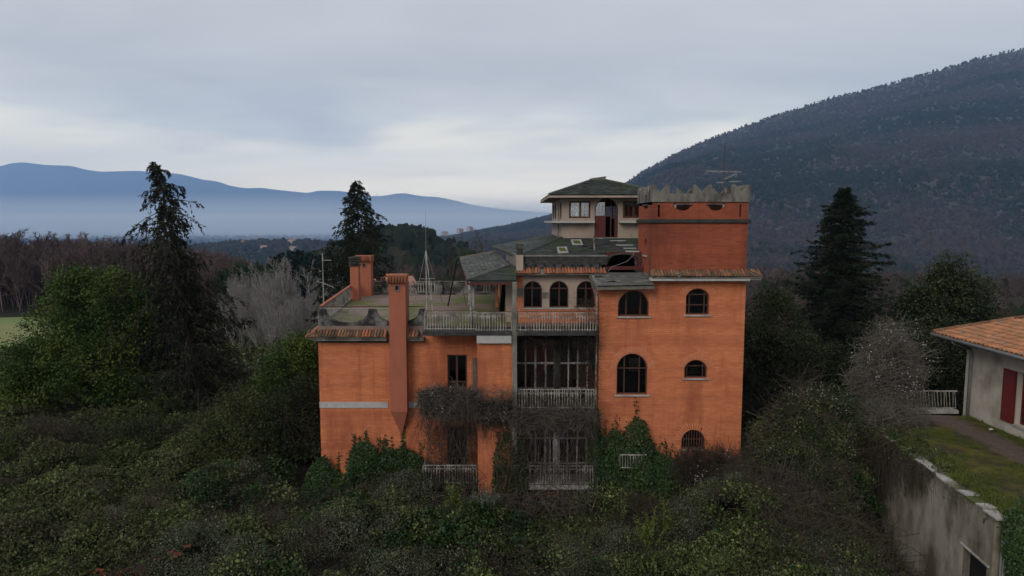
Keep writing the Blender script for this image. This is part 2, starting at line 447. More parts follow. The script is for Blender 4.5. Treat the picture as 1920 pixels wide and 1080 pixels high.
# numpy foliage collector
class Leafy:
    def __init__(s): s.V = []; s.Q = []; s.T = []; s.n = 0; s.tq = []; s.mq = []
    def leaves(s, Pn, D, Nn, L, Wd, tint, mat=0):
        Pn = np.asarray(Pn, float); k = len(Pn)
        if k == 0: return
        D = D / (np.linalg.norm(D, axis=1, keepdims=True) + 1e-9)
        S = np.cross(D, Nn); S /= (np.linalg.norm(S, axis=1, keepdims=True) + 1e-9)
        U = np.cross(S, D)
        L = np.broadcast_to(np.asarray(L, float), (k,))[:, None]; Wd = np.broadcast_to(np.asarray(Wd, float), (k,))[:, None]
        a = Pn; c = Pn + D * L - U * L * .12
        m = Pn + D * L * .45
        b = m + S * Wd * .5 + U * Wd * .15; d = m - S * Wd * .5 + U * Wd * .15
        V = np.stack([a, b, c, d], 1).reshape(-1, 3)
        q = np.arange(k * 4).reshape(-1, 4) + s.n
        s.V.append(V); s.Q.append(q); s.n += k * 4
        s.tq.append(np.broadcast_to(np.asarray(tint, float), (k,)).copy()); s.mq.append(np.full(k, mat))
    def tubes(s, paths, radii, sides=3, tint=.5, mat=1):
        paths = np.asarray(paths, float); n, k, _ = paths.shape
        if n == 0: return
        radii = np.broadcast_to(np.asarray(radii, float), (n, k))
        t = np.gradient(paths, axis=1); t /= (np.linalg.norm(t, axis=2, keepdims=True) + 1e-9)
        ref = np.where(np.abs(t[..., 2:3]) < .85, np.array([0, 0, 1.0]), np.array([1.0, 0, 0]))
        u = np.cross(t, ref); u /= (np.linalg.norm(u, axis=2, keepdims=True) + 1e-9); v = np.cross(u, t)
        rings = [paths + radii[..., None] * (math.cos(2 * math.pi * j / sides) * u + math.sin(2 * math.pi * j / sides) * v) for j in range(sides)]
        V = np.stack(rings, 2).reshape(-1, 3)
        idx = np.arange(n * k * sides).reshape(n, k, sides) + s.n
        nx = np.roll(idx, -1, 2)
        q = np.stack([idx[:, :-1], nx[:, :-1], nx[:, 1:], idx[:, 1:]], -1).reshape(-1, 4)
        s.V.append(V); s.Q.append(q); s.n += n * k * sides
        s.tq.append(np.full(len(q), tint)); s.mq.append(np.full(len(q), mat))
    def mesh(s, name, mats, o=(0, 0, 0)):
        V = np.concatenate(s.V) - np.asarray(o, float); Q = np.concatenate(s.Q)
        me = bpy.data.meshes.new(name)
        me.vertices.add(len(V)); me.vertices.foreach_set('co', V.ravel().astype(np.float32))
        me.loops.add(len(Q) * 4); me.loops.foreach_set('vertex_index', Q.ravel().astype(np.int32))
        me.polygons.add(len(Q)); me.polygons.foreach_set('loop_start', np.arange(0, len(Q) * 4, 4, dtype=np.int32))
        me.polygons.foreach_set('loop_total', np.full(len(Q), 4, dtype=np.int32))
        for m in mats: me.materials.append(m)
        me.polygons.foreach_set('material_index', np.concatenate(s.mq).astype(np.int32))
        at = me.attributes.new('tint', 'FLOAT', 'FACE'); at.data.foreach_set('value', np.concatenate(s.tq).astype(np.float32))
        me.update(calc_edges=True)
        return me
def grid_mesh(name, V, nu, nv, mat, smooth=True):
    """V (nu, nv, 3) -> quads"""
    idx = np.arange(nu * nv).reshape(nu, nv)
    q = np.stack([idx[:-1, :-1], idx[1:, :-1], idx[1:, 1:], idx[:-1, 1:]], -1).reshape(-1, 4)
    me = bpy.data.meshes.new(name)
    me.vertices.add(nu * nv); me.vertices.foreach_set('co', V.reshape(-1).astype(np.float32))
    me.loops.add(len(q) * 4); me.loops.foreach_set('vertex_index', q.ravel().astype(np.int32))
    me.polygons.add(len(q)); me.polygons.foreach_set('loop_start', np.arange(0, len(q) * 4, 4, dtype=np.int32))
    me.polygons.foreach_set('loop_total', np.full(len(q), 4, dtype=np.int32))
    me.polygons.foreach_set('use_smooth', np.full(len(q), smooth))
    me.materials.append(mat); me.update(calc_edges=True)
    return me
def unit(v): return v / (np.linalg.norm(v, axis=-1, keepdims=True) + 1e-9)
def rdir(n): return unit(rng.normal(size=(n, 3)))

# scatter of shared meshes over points (ground cover, far woods): one object, geometry nodes
def scatter(name, pts, scl, rot, idx, meshes, **kw):
    pts = np.asarray(pts, float); n = len(pts)
    col = bpy.data.collections.new(name + '_source')
    for i, me in enumerate(meshes):
        so_ = bpy.data.objects.new('%s_source_%02d' % (name, i), me); col.objects.link(so_)
    me = bpy.data.meshes.new(name)
    me.vertices.add(n); me.vertices.foreach_set('co', pts.ravel().astype(np.float32))
    a = me.attributes.new('scl', 'FLOAT_VECTOR', 'POINT')
    scl = np.asarray(scl, float)
    if scl.ndim == 1: scl = np.stack([scl] * 3, 1)
    a.data.foreach_set('vector', scl.ravel().astype(np.float32))
    a = me.attributes.new('rot', 'FLOAT_VECTOR', 'POINT'); a.data.foreach_set('vector', np.asarray(rot, float).ravel().astype(np.float32))
    a = me.attributes.new('idx', 'INT', 'POINT'); a.data.foreach_set('value', np.asarray(idx).astype(np.int32))
    o = bpy.data.objects.new(name, me); COL.objects.link(o)
    g = bpy.data.node_groups.new(name, 'GeometryNodeTree')
    g.interface.new_socket('Geometry', in_out='INPUT', socket_type='NodeSocketGeometry')
    g.interface.new_socket('Geometry', in_out='OUTPUT', socket_type='NodeSocketGeometry')
    gi = g.nodes.new('NodeGroupInput'); go = g.nodes.new('NodeGroupOutput')
    ip = g.nodes.new('GeometryNodeInstanceOnPoints')
    ci = g.nodes.new('GeometryNodeCollectionInfo'); ci.inputs['Collection'].default_value = col
    ci.inputs['Separate Children'].default_value = True; ci.inputs['Reset Children'].default_value = True
    def attr(nm, ty):
        q = g.nodes.new('GeometryNodeInputNamedAttribute'); q.data_type = ty; q.inputs['Name'].default_value = nm
        return q.outputs['Attribute']
    e2r = g.nodes.new('FunctionNodeEulerToRotation')
    g.links.new(attr('rot', 'FLOAT_VECTOR'), e2r.inputs[0])
    g.links.new(gi.outputs[0], ip.inputs['Points']); g.links.new(ci.outputs[0], ip.inputs['Instance'])
    ip.inputs['Pick Instance'].default_value = True
    g.links.new(attr('idx', 'INT'), ip.inputs['Instance Index'])
    g.links.new(e2r.outputs[0], ip.inputs['Rotation']); g.links.new(attr('scl', 'FLOAT_VECTOR'), ip.inputs['Scale'])
    g.links.new(ip.outputs[0], go.inputs[0])
    md = o.modifiers.new('scatter', 'NODES'); md.node_group = g
    return tag(o, **kw)
def zrot(n, tilt=.15):
    return np.stack([rng.normal(0, tilt, n), rng.normal(0, tilt, n), rng.uniform(0, 6.283, n)], 1)

# ================================================================== THE SETTING
def ground_base(x, y):
    d = np.hypot(x, y)
    z = np.interp(d, [0, 50, 75, 100, 130, 170, 230, 320, 500, 900, 1600, 3000, 20000], [0, 0, -1.6, -4, -6, -6.5, -8, -14, -38, -85, -125, -150, -150])
    far = np.clip((d - 700) / 1500, 0, 1)
    z = z + far * 46 * (fbm(x, y, 1 / 1300., 4) - .5) * np.clip(1.6 - d / 7000, 0.15, 1)
    # a wooded knoll down the valley and the shoulder behind the terrace
    z = z + 30 * np.exp(-(((x + 360) / 130) ** 2 + ((y - 430) / 110) ** 2))
    z = z + 34 * np.exp(-(((x + 75) / 55) ** 2 + ((y - 470) / 90) ** 2))
    # low wooded swells on the plain
    z = z + 88 * np.exp(-(((x + 560) / 520) ** 2 + ((y - 1650) / 260) ** 2)) + 60 * np.exp(-(((x + 900) / 700) ** 2 + ((y - 2700) / 350) ** 2)) + 16 * np.exp(-(((x + 260) / 230) ** 2 + ((y - 980) / 150) ** 2))
    return z
HEAPX, HEAPY = 12.2, 27.0
_bg = np.random.default_rng(11)
NB = 330
_by = 16 + 46 * _bg.random(NB); _bx = _bg.uniform(-.85, .85, NB) * _by; _br = _bg.uniform(.7, 1.9, NB); _bh = _br * _bg.uniform(.45, 1.1, NB); _bk = _bg.choice(5, NB, p=[.46, .17, .10, .19, .08])
def bumps(x, y):
    x = np.asarray(x, float); y = np.asarray(y, float); sh = x.shape; x = x.ravel(); y = y.ravel(); m = np.zeros(len(x)); k = np.zeros(len(x), int)
    near = np.hypot(x, y) < 75
    for c in range(0, int(near.sum()), 20000):
        i = np.where(near)[0][c:c + 20000]
        v = _bh[None] * np.exp(-((x[i, None] - _bx[None]) ** 2 + (y[i, None] - _by[None]) ** 2) / _br[None] ** 2)
        k[i] = _bk[v.argmax(1)]; m[i] = v.max(1)
    return m.reshape(sh), k.reshape(sh)
def mound(x, y):
    """height of the overgrown mass above the earth, near the villa"""
    m = .2 + 2.0 * np.clip(fbm(x, y, 1 / 4.2, 3) - .28, 0, 1) ** 1.2 + .7 * fbm(x + 40, y, 1 / 1.3, 2)
    m = (m * .75 + bumps(x, y)[0]) * np.clip((62 - np.hypot(x, y)) / 20, .15, 1)
    # ridge of brambles in front of the wing, the hollow beside it, the heap by the garden wall
    m = m + 1.1 * np.exp(-(((x + 5.0) / 4.5) ** 2 + ((y - 25.4) / 2.6) ** 2))
    m = m + .8 * np.exp(-(((x + 15.0) / 6) ** 2 + ((y - 24.5) / 3) ** 2))
    m = m - .9 * np.exp(-(((x + 9.8) / 1.6) ** 2 + ((y - 31) / 4) ** 2))
    m = m - 1.2 * np.exp(-(((x - .2) / 3.2) ** 2 + ((y - 27.6) / 1.6) ** 2))
    m = m + 4.4 * np.exp(-(((x - HEAPX) / 2.0) ** 2 + ((y - HEAPY) / 2.3) ** 2)) + .9 * np.exp(-(((x - 9.4) / 2.0) ** 2 + ((y - 24.6) / 2.2) ** 2))
    m = m + .8 * np.exp(-(((x - 10.6) / 1.7) ** 2 + ((y - 22.6) / 1.8) ** 2))
    wallx = 14.15 + (y - 23) * .13          # the outbuilding keeps its own foot clear
    m = m * np.where((y < 25.6) & (y > 14) & (x > 8), np.clip((wallx - x) / 2.2, .18, 1), 1)
    return np.maximum(m, .1)
def ground_z(x, y): return ground_base(x, y) + np.where(np.hypot(x, y) < 70, .55 * mound(x, y), 0)
def brush_z(x, y): return ground_base(x, y) + mound(x, y)

ang = np.concatenate([np.linspace(-180, -60, 60, endpoint=False), np.linspace(-60, 60, 420, endpoint=False), np.linspace(60, 180, 61)]) * math.pi / 180
rad = np.concatenate([[0.01, 4], np.geomspace(7, 15600, 190)])
A_, Rr = np.meshgrid(ang, rad, indexing='ij')
gx, gy = Rr * np.sin(A_), Rr * np.cos(A_)
gV = np.stack([gx, gy, ground_z(gx, gy)], -1)
def groundmat():
    m, n, b = newmat('valley_ground')
    p = pos_node(n)
    c = mixc(n, rampf(n, noise(n, p, .9, 5), .35, .65), (.030, .028, .018), (.020, .020, .013))
    ln = N('ShaderNodeVectorMath', n, operation='LENGTH'); n.links.new(p, ln.inputs[0])
    farc = mixc(n, rampf(n, noise(n, p, .0022, 6, .6), .42, .58), (.034, .036, .026), (.062, .064, .042))
    c = mixc(n, rampf(n, ln.outputs['Value'], 120, 500), c, farc)
    n.links.new(c, b.inputs['Base Color']); b.inputs['Roughness'].default_value = .95; b.inputs['Specular IOR Level'].default_value = .1
    return m
tag(link('ground', grid_mesh('ground', gV, len(ang), len(rad), groundmat())), 'dark overgrown earth falling away to the hazy plain', 'ground', kind='structure')

# green meadow down the slope at the edge of the bare wood
FIELDM = surf('meadow_grass', (.17, .215, .060), (.12, .17, .048), .22, (.24, .20, .09), .05, .5, .7, bmp=.03, stretch=(.3, 1, 1))
fu, fv = np.meshgrid(np.linspace(0, 1, 60), np.linspace(0, 1, 40), indexing='ij')
fY = 78 + 62 * fv
fX = -112 + fu * 60 - (fY - 78) * .35 + 12 * fv
fz = ground_base(fX, fY) + .25 + 1.9 * np.exp(-(((fX + 88) / 14) ** 2 + ((fY - 112) / 15) ** 2))
edge = np.minimum(np.minimum(fu, 1 - fu), np.minimum(fv, 1 - fv))
fz = fz - np.clip(.06 - edge, 0, 1) * 14
tag(link('meadow', grid_mesh('meadow', np.stack([fX, fY, fz], -1), 60, 40, FIELDM)), 'bright green meadow on the slope below the bare wood', 'field', kind='structure')

# far mountains across the plain
MPROF = np.array([(-500, 345), (-300, 330), (-140, 342), (-60, 326), (0, 312), (20, 306), (45, 304), (80, 309), (135, 311), (160, 318), (190, 322), (260, 320), (300, 324), (330, 325), (350, 329), (385, 338),
                  (405, 339), (430, 348), (460, 353), (490, 352), (520, 356), (550, 359), (575, 362), (600, 357), (640, 358), (680, 366), (700, 368), (722, 367), (742, 363), (760, 362), (790, 368),
                  (820, 369), (850, 375), (890, 385), (940, 392), (990, 396), (1040, 400), (1100, 404), (1200, 409), (1400, 412)], float)
mp = np.linspace(-500, 1400, 480)
mz = np.interp(mp, MPROF[:, 0], MPROF[:, 1])
k_ = np.hanning(9); k_ /= k_.sum(); mz = np.convolve(np.pad(mz, 4, mode='edge'), k_, 'valid')
MY = 15000.0
vv = np.array([0, .12, .25, .38, .5, .6, .7, .8, .9, 1.0, 1.1, 1.25, 1.5])
MV = np.zeros((len(mp), len(vv), 3))
for j, v in enumerate(vv):
    Yj = 11500 + 3500 * min(v, 1) + max(v - 1, 0) * 2800
    for i, p_ in enumerate(mp):
        r_ = P3(p_, mz[i], MY)
        zr = r_.z
        s = v ** 1.35 if v <= 1 else 1 - (v - 1) * 1.2
        xx = r_.x * (Yj / MY)
        nz = 260 * (float(fbm(xx, Yj, 1 / 1500., 3)) - .5) * math.sin(math.pi * min(v, 1)) * min(1, max(0, zr / 700))
        MV[i, j] = (xx, Yj, -155 + (zr + 155) * s + nz)
FARM = surf('far_mountain', (.055, .060, .050), (.035, .040, .034), .004, bmp=0)
tag(link('mountains', grid_mesh('mountains', MV, len(mp), len(vv), FARM)), 'long blue mountain range beyond the misty plain', 'mountains', kind='structure')

# the wooded hill behind the tower, falling to the spur beyond the terrace
HPROF = np.array([(560, 500), (640, 482), (700, 470), (760, 455), (840, 444), (900, 432), (960, 421), (1030, 404), (1100, 380), (1165, 350), (1200, 325), (1260, 292), (1310, 268), (1400, 234), (1480, 207),
                  (1560, 182), (1650, 161), (1700, 146), (1760, 129), (1830, 107), (1900, 91), (1960, 82), (2100, 70), (2300, 90), (2600, 150), (3000, 260)], float)
HY0, HY1 = 640.0, 3000.0
def hill_pt(p_, v):
    zr = P3_np(p_, np.interp(p_, HPROF[:, 0], HPROF[:, 1]), HY1)[2] + 2
    Yj = HY0 + (HY1 - HY0) * np.minimum(v, 1) + np.maximum(v - 1, 0) * 1800
    xx = (p_ - 960) / FPX * Yj / 1.018
    z0 = ground_base(xx, np.full_like(xx, HY0)) - 6
    s = np.where(v <= 1, .25 * v + .75 * v ** 1.5, 1 - (v - 1) * 1.1)
    amp = np.sin(math.pi * np.clip(v, 0, 1)) * np.clip((zr + 120) / 400, .1, 1)
    nz = 190 * (fbm(xx, Yj, 1 / 560., 4) - .5) * amp
    return np.stack([xx, Yj, z0 + (zr - z0) * s + nz], -1)
def P3_np(px, py, Y):
    dx = (px - 960) / FPX; dy = -(py - 540) / FPX
    t = Y / (cP + dy * sP)
    return dx * t, Y, CAMZ + (-sP + dy * cP) * t
hp = np.linspace(560, 3000, 240); hv = np.linspace(0, 1.35, 60)
HPg, HVg = np.meshgrid(hp, hv, indexing='ij')
HILLM = surf('hill_floor', (.05, .042, .034), (.032, .032, .024), .02, bmp=0)
tag(link('hill', grid_mesh('hill', hill_pt(HPg, HVg), len(hp), len(hv), HILLM)), 'steep wooded hill rising behind the crenellated tower', 'hill', kind='structure')

# woods on the hill and on the plain: lumpy crowns too far away to count
def crown_blob(seed, rough=.34, sub=2, tall=1.0):
    bm = bmesh.new(); bmesh.ops.create_icosphere(bm, subdivisions=sub, radius=1.0)
    r_ = np.random.default_rng(seed)
    lob = unit(r_.normal(size=(9, 3)))
    for v in bm.verts:
        d = np.array(v.co)
        k = max(np.dot(lob, d)) ** 3 * .35 + r_.uniform(-rough, rough) * .6 + .75
        v.co = Vector((d[0] * k, d[1] * k, (d[2] * .85 + .55) * k * tall))
    me = bpy.data.meshes.new('crown'); bm.to_mesh(me); bm.free()
    return me
def canopymat(name, c1, c2):
    m, n, b = newmat(name)
    oi = N('ShaderNodeObjectInfo', n)
    c = mixc(n, oi.outputs['Random'], c1, c2)
    c = mixc(n, rampf(n, noise(n, pos_node(n), .35, 4, .7), .3, .7), c, mixc(n, .5, c, (.02, .02, .015)))
    n.links.new(c, b.inputs['Base Color']); b.inputs['Roughness'].default_value = 1; b.inputs['Specular IOR Level'].default_value = 0
    return m
CAN = [canopymat('bare_wood_canopy', (.050, .044, .043), (.033, .030, .030)), canopymat('olive_canopy', (.038, .037, .021), (.026, .028, .016)),
       canopymat('evergreen_canopy', (.018, .028, .014), (.011, .018, .010)), canopymat('russet_canopy', (.062, .047, .040), (.048, .038, .033))]
blobs = []
for k in range(4):
    for s_ in range(3):
        me = crown_blob(10 * k + s_, .42 if k == 0 else .34, 2, 1.15 if k != 2 else 1.3); me.materials.append(CAN[k]); blobs.append(me)
def pick_kind(x, y, z, s=1 / 300.):
    n_ = fbm(x + 500, y + z * 2, s, 3) + rng.normal(0, .075, len(x))
    k = np.where(n_ < .40, 2, np.where(n_ < .485, 1, np.where(n_ < .60, 0, np.where(rng.random(len(x)) < .5, 3, 0))))
    return k
nH = 62000
hpx = rng.uniform(600, 2250, nH); hvv = rng.random(nH) ** .9 * 1.0
hpt = hill_pt(hpx, hvv)
kk = pick_kind(hpt[:, 0], hpt[:, 1], hpt[:, 2])
sz = rng.uniform(4.0, 7.8, nH) * np.interp(hvv, [.88, .97], [1, .62]) * (.8 + .25 * (kk == 3))
scatter('hillside_wood', hpt - np.array([0, 0, 1.0]) * (.55 * sz + 1)[:, None], np.stack([sz, sz, sz * rng.uniform(.9, 1.5, nH)], 1), zrot(nH), kk * 3 + rng.integers(0, 3, nH), blobs,
        label='mixed bare and evergreen wood covering the steep hill', cat='wood', kind='stuff')
nP = 30000
pr = np.exp(rng.uniform(math.log(520), math.log(7500), nP)); pa = rng.uniform(-42, 30, nP) * math.pi / 180
ppx, ppy = pr * np.sin(pa), pr * np.cos(pa)
keep = fbm(ppx, ppy, 1 / 420., 4) + rng.normal(0, .03, nP) > .40
ppx, ppy, pr = ppx[keep], ppy[keep], pr[keep]
ppx = np.concatenate([ppx, rng.normal(-560, 380, 4200), rng.normal(-260, 170, 900)]); ppy = np.concatenate([ppy, rng.normal(1600, 230, 4200), rng.normal(980, 130, 900)]); pr = np.hypot(ppx, ppy)
pz = ground_base(ppx, ppy)
kk = pick_kind(ppx, ppy, pz, 1 / 300.); kk = np.where((kk == 3), 0, kk)
sz = rng.uniform(3, 6.5, len(pr)) * np.interp(pr, [500, 2500, 7500], [1, 1.7, 3.2])
scatter('plain_woods', np.stack([ppx, ppy, pz - 1], 1), np.stack([sz * 1.2, sz * 1.2, sz], 1), zrot(len(pr)), kk * 3 + rng.integers(0, 3, len(pr)), blobs,
        label='scattered hedgerows and woods across the distant plain', cat='wood', kind='stuff')

# haze in the air, and the mist lying on the plain under the mountains
def volume_box(name, b, density, color, label, aniso=0.0):
    m = MB(); m.box(*b)
    ma = bpy.data.materials.new(name); ma.use_nodes = True
    n = ma.node_tree; n.nodes.clear()
    o = N('ShaderNodeOutputMaterial', n); v = N('ShaderNodeVolumePrincipled', n)
    v.inputs['Color'].default_value = (*color, 1); v.inputs['Density'].default_value = density; v.inputs['Anisotropy'].default_value = aniso
    n.links.new(v.outputs[0], o.inputs['Volume'])
    return m.build(name, ma, label=label, cat='haze', kind='stuff')
HAZE = volume_box('haze', (-16500, 16500, -15800, 16600, -175, 1600), 8.2e-5, (.38, .61, 1.0), 'blue evening haze filling the valley air')
volume_box('mist', (-15000, 13000, 5200, 11300, -149, 230), 1.9e-4, (.88, .95, 1.0), 'pale mist bank lying along the foot of the mountains')
volume_box('mist', (-14900, 12900, 5300, 11200, -147, 95), 2.2e-4, (.90, .96, 1.0), 'denser low mist on the floor of the plain')

# ================================================================== THE VILLA
VO = Vector((0, 32, -.5))
villa = empty('villa', VO, 'abandoned orange brick villa with crenellated tower, terraces and lantern room', 'villa')
YT, YW, YP, YR, YG, YB = 30.0, 30.6, 29.3, 29.2, 30.5, 31.6   # tower face, wing wall, pier, rails, glazing, arched storey
ZB = -1.0
xTL, xTR = X(1122, 700, YT), X(1393, 700, YT)
xUL, xUR = X(1222, 460, YT), X(1401, 460, YT)
zEave = Z(521, YT)
def arch_bricks(parent, u0, u1, vt, rise, face, n=26, ln=.30, flank=1.0, w=.022):
    """ring of headers standing round an arch, slightly proud of the wall"""
    m = MB(); hw = (u1 - u0) / 2; c = (u0 + u1) / 2
    rad_ = (hw * hw + rise * rise) / (2 * rise); cy = vt - rad_
    a0 = math.acos(max(-1, min(1, hw / rad_))) if rise < hw else 0.0
    for i in range(n):
        a = a0 + (math.pi - 2 * a0) * (i + .5) / n
        d = Vector((math.cos(a), 0, math.sin(a))); s_ = Vector((-d.z, 0, d.x)) * w
        p0 = Vector((c, face, cy)) + d * (rad_ + .02); p1 = p0 + d * (ln + random.uniform(-.02, .02))
        k = 1.25
        y0, y1 = Vector((0, -.035, 0)), Vector((0, .02, 0))
        m.hexa([p0 - s_ + y0, p0 + s_ + y0, p0 + s_ + y1, p0 - s_ + y1, p1 - s_ * k + y0, p1 + s_ * k + y0, p1 + s_ * k + y1, p1 - s_ * k + y1])
    return m.build('arch_bricks', VOUS, parent)
VOUS = surf('voussoir_brick', (.62, .235, .11), (.50, .165, .075), 12, (.55, .30, .19), 5, .52, .72, bmp=.004)
def window(parent, u0, u1, v0, vt, rise, face, verts=(), trans=(), axis='y', fm=None, recess=.16, fw=.055, sill=PALE, glass=None, name='window', sillout=.07, pane_on=True):
    """arched or square window set back in its opening: frame with bars > pane, sill"""
    fm = fm or BROWN; glass = glass or GLASS
    sq = rise == 0
    o_ = rect(u0, u1, v0, vt) if sq else arch(u0, u1, v0, vt, rise)
    r2 = 0 if sq else max(.03, rise - fw * .6)
    i_ = rect(u0 + fw, u1 - fw, v0 + fw, vt - fw) if sq else arch(u0 + fw, u1 - fw, v0 + fw, vt - fw, r2)
    w = panel(name, o_, [i_], .07, axis, face + recess, fm, parent)
    m = MB(); me = w.data
    def top_at(u):
        if sq: return vt - fw
        hw = (u1 - u0) / 2 - fw; c = (u0 + u1) / 2; rr = (hw * hw + r2 * r2) / (2 * r2); cy = vt - fw - rr
        return cy + math.sqrt(max(0, rr * rr - (u - c) ** 2))
    def half_at(v):
        if sq: return (u1 - u0) / 2 - fw
        hw = (u1 - u0) / 2 - fw; rr = (hw * hw + r2 * r2) / (2 * r2); cy = vt - fw - rr
        return min(hw, math.sqrt(max(0, rr * rr - (v - cy) ** 2))) if v > cy else hw
    y0, y1 = face + recess + .008, face + recess + .062
    def bx(a, b, c, d, e=0.0):
        m = MB()
        if axis == 'y': m.box(a, b, y0 + e, y1 - e, c, d)
        else: m.box(y0 + e, y1 - e, a, b, c, d)
        m.build('glazing_bar', fm, w)
    for u, t in verts: bx(u - t / 2, u + t / 2, v0 + fw - .004, top_at(u) + .01)
    for v, t in trans:
        h = half_at(v); c = (u0 + u1) / 2; bx(c - h - .01, c + h + .01, v - t / 2 + .001, v + t / 2, .004)
    if pane_on:
        panel('pane', o_ if sq else arch(u0 + .01, u1 - .01, v0 + .01, vt - .01, max(.03, rise - .01)), [], .012, axis, face + recess + .03, glass, w)
    if sill is not None:
        m = MB()
        if axis == 'y': m.box(u0 - .09, u1 + .09, face - sillout, face + recess, v0 - .07, v0 - .004)
        else: m.box(face - sillout, face + recess, u0 - .09, u1 + .09, v0 - .07, v0 - .004)
        m.build('sill', sill, w)
    return w

# ---- tower, lower block
def TX(px, py): return X(px, py, YT)
def TZ(py): return Z(py, YT)
W1 = (TX(1159, 570), TX(1217, 570), TZ(593), TZ(545)); r1 = (W1[1] - W1[0]) / 2 * .92
W2 = (TX(1286, 570), TX(1330, 570), TZ(590), TZ(541)); r2_ = .34
W3 = (TX(1156.5, 700), TX(1214, 700), TZ(740), TZ(663)); r3 = (W3[1] - W3[0]) / 2
W4 = (TX(1283, 700), TX(1326, 700), TZ(709), TZ(675)); r4 = .36
W5 = (TX(1278, 820), TX(1322, 820), TZ(842), TZ(806)); r5 = .50
hl = [arch(*W1, r1), arch(*W2, r2_), arch(*W3, r3), arch(*W4, r4), arch(*W5, r5)]
zAw = TZ(542)
panel('tower_wall', [(xTL, ZB), (xTR, ZB), (xTR, zEave), (xUL - .04, zEave), (xUL - .04, zAw), (xTL, zAw)], hl, .32, 'y', YT, BRICK, villa)
m = MB(); m.box(xTR - .32, xTR, YT + .32, 38, ZB, zEave); m.build('tower_side_wall', BRICK, villa)
m = MB(); m.box(xTL, xTL + .3, YT + .32, 33.2, ZB, zAw - .05); m.build('tower_return_wall', BRICK, villa)
m = MB(); m.box(xTL + .3, xTR - .32, 34.5, 34.7, ZB, zAw - .11); m.build('tower_room_wall', DARKIN, villa)
for py in (620, 745, 860):
    m = MB(); zz = TZ(py); m.box(xTL + .3, xTR - .32, YT + .33, 34.5, zz - .25, zz); m.build('floor_slab', DARKIN, villa)
m = MB(); m.box(xUL - .04, xTR - .003, YT + .01, 37.9, zEave + .003, zEave + .14); m.build('roof_slab', CONC, villa)
m = MB(); m.box(xTL, xUL - .045, YT + .33, 31.5, zAw - .10, zAw - .02); m.build('roof_slab', CONC, villa)
for Wd, rs_, n_ in ((W1, r1, 30), (W2, r2_, 20), (W3, r3, 34), (W4, r4, 20), (W5, r5, 20)):
    arch_bricks(villa, Wd[0], Wd[1], Wd[3], rs_, YT, n_)
def fr(a, b, t): return a + (b - a) * t
window(villa, *W1, r1, YT, [(fr(W1[0], W1[1], .28), .06), (fr(W1[0], W1[1], .74), .06)], [])
window(villa, *W2, r2_, YT, [(fr(W2[0], W2[1], .18), .05), (fr(W2[0], W2[1], .82), .05)], [(fr(W2[2], W2[3], .36), .05), (fr(W2[2], W2[3], .76), .05)])
window(villa, *W3, r3, YT, [(fr(W3[0], W3[1], .26), .06), (fr(W3[0], W3[1], .75), .06)], [(fr(W3[2], W3[3], .63), .06)])
window(villa, *W4, r4, YT, [(fr(W4[0], W4[1], .14), .045), (fr(W4[0], W4[1], .84), .045)], [(fr(W4[2], W4[3], .64), .045)])
gr = window(villa, *W5, r5, YT, [(fr(W5[0], W5[1], k / 9), .025) for k in range(1, 9)], [(fr(W5[2], W5[3], .5), .03)], fm=RUST, recess=.05, fw=.03, pane_on=False, name='barred_window', sill=CONC)
# pale blind and broken board inside two of the rooms
m = MB(); m.slab([(W3[0] + .62, YT + .5, W3[2] + .95), (W3[0] + 1.12, YT + .5, W3[2] + .95), (W3[0] + 1.12, YT + .5, W3[2] + 1.55), (W3[0] + .62, YT + .5, W3[2] + 1.55)], .02); m.build('blind', PALE, villa)
m = MB(); m.slab([(W4[0] + .3, YT + .6, W4[2] + .08), (W4[1] - .1, YT + .9, W4[2] + .02), (W4[1] - .15, YT + 1.3, W4[2] + .38), (W4[0] + .7, YT + 1.1, W4[2] + .3)], .02); m.build('fallen_board', BAND, villa)

# ---- tower, upper block
UD = 3.25
zb0, zb1, zc0, zc1, zmer = TZ(418), TZ(411), TZ(378.5), TZ(363), TZ(345.5)
panel('upper_tower_wall', rect(xUL, xUR, zEave + .145, zb0), [], .3, 'y', YT, BRICKR, villa)
lw = (YT + 1.05, YT + 1.75, Z(478, YT + 1.4), Z(447, YT + 1.4))
panel('upper_tower_wall', rect(YT + .302, YT + UD, zEave + .145, zb0), [arch(*lw)], .3, 'x', xUL, BRICKR, villa)
m = MB(); m.box(xUR - .3, xUR, YT + .302, YT + UD - .3, zEave + .145, zb0); m.build('upper_tower_wall', BRICKR, villa)
m = MB(); m.box(xUL + .302, xUR, YT + UD - .298, YT + UD, zEave + .145, zb0); m.build('upper_tower_wall', BRICKR, villa)
window(villa, *lw, (lw[1] - lw[0]) / 2, xUL, [], [(fr(lw[2], lw[3], .6), .03)], axis='x')
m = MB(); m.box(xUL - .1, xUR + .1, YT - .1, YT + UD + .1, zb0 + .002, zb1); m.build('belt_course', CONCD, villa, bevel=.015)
hs = []
for a, b in ((1262, 1299), (1325, 1361)):
    u0, u1 = TX(a, 388), TX(b, 388); zt, zbm = TZ(381), TZ(395)
    c = (u0 + u1) / 2; hw = (u1 - u0) / 2
    pl = [(u1, zt), (u0, zt), (u0, zt - .12)] + [(c - hw * .78 * math.cos(math.pi * t / 10), zt - .12 - (zt - .12 - zbm) * math.sin(math.pi * t / 10)) for t in range(11)] + [(u1, zt - .12)]
    hs.append(pl)
for a, b in ((1233.5, 1237.5), (1386.5, 1390)):
    hs.append(rect(TX(a, 395), TX(b, 395), zb1 + .1, TZ(381)))
panel('attic_wall', rect(xUL, xUR, zb1 + .002, zc0), hs, .22, 'y', YT, BRICKR, villa)
u0, u1 = YT + 1.0, YT + 2.3; zt, zbm = TZ(381.5), TZ(393); c = (u0 + u1) / 2
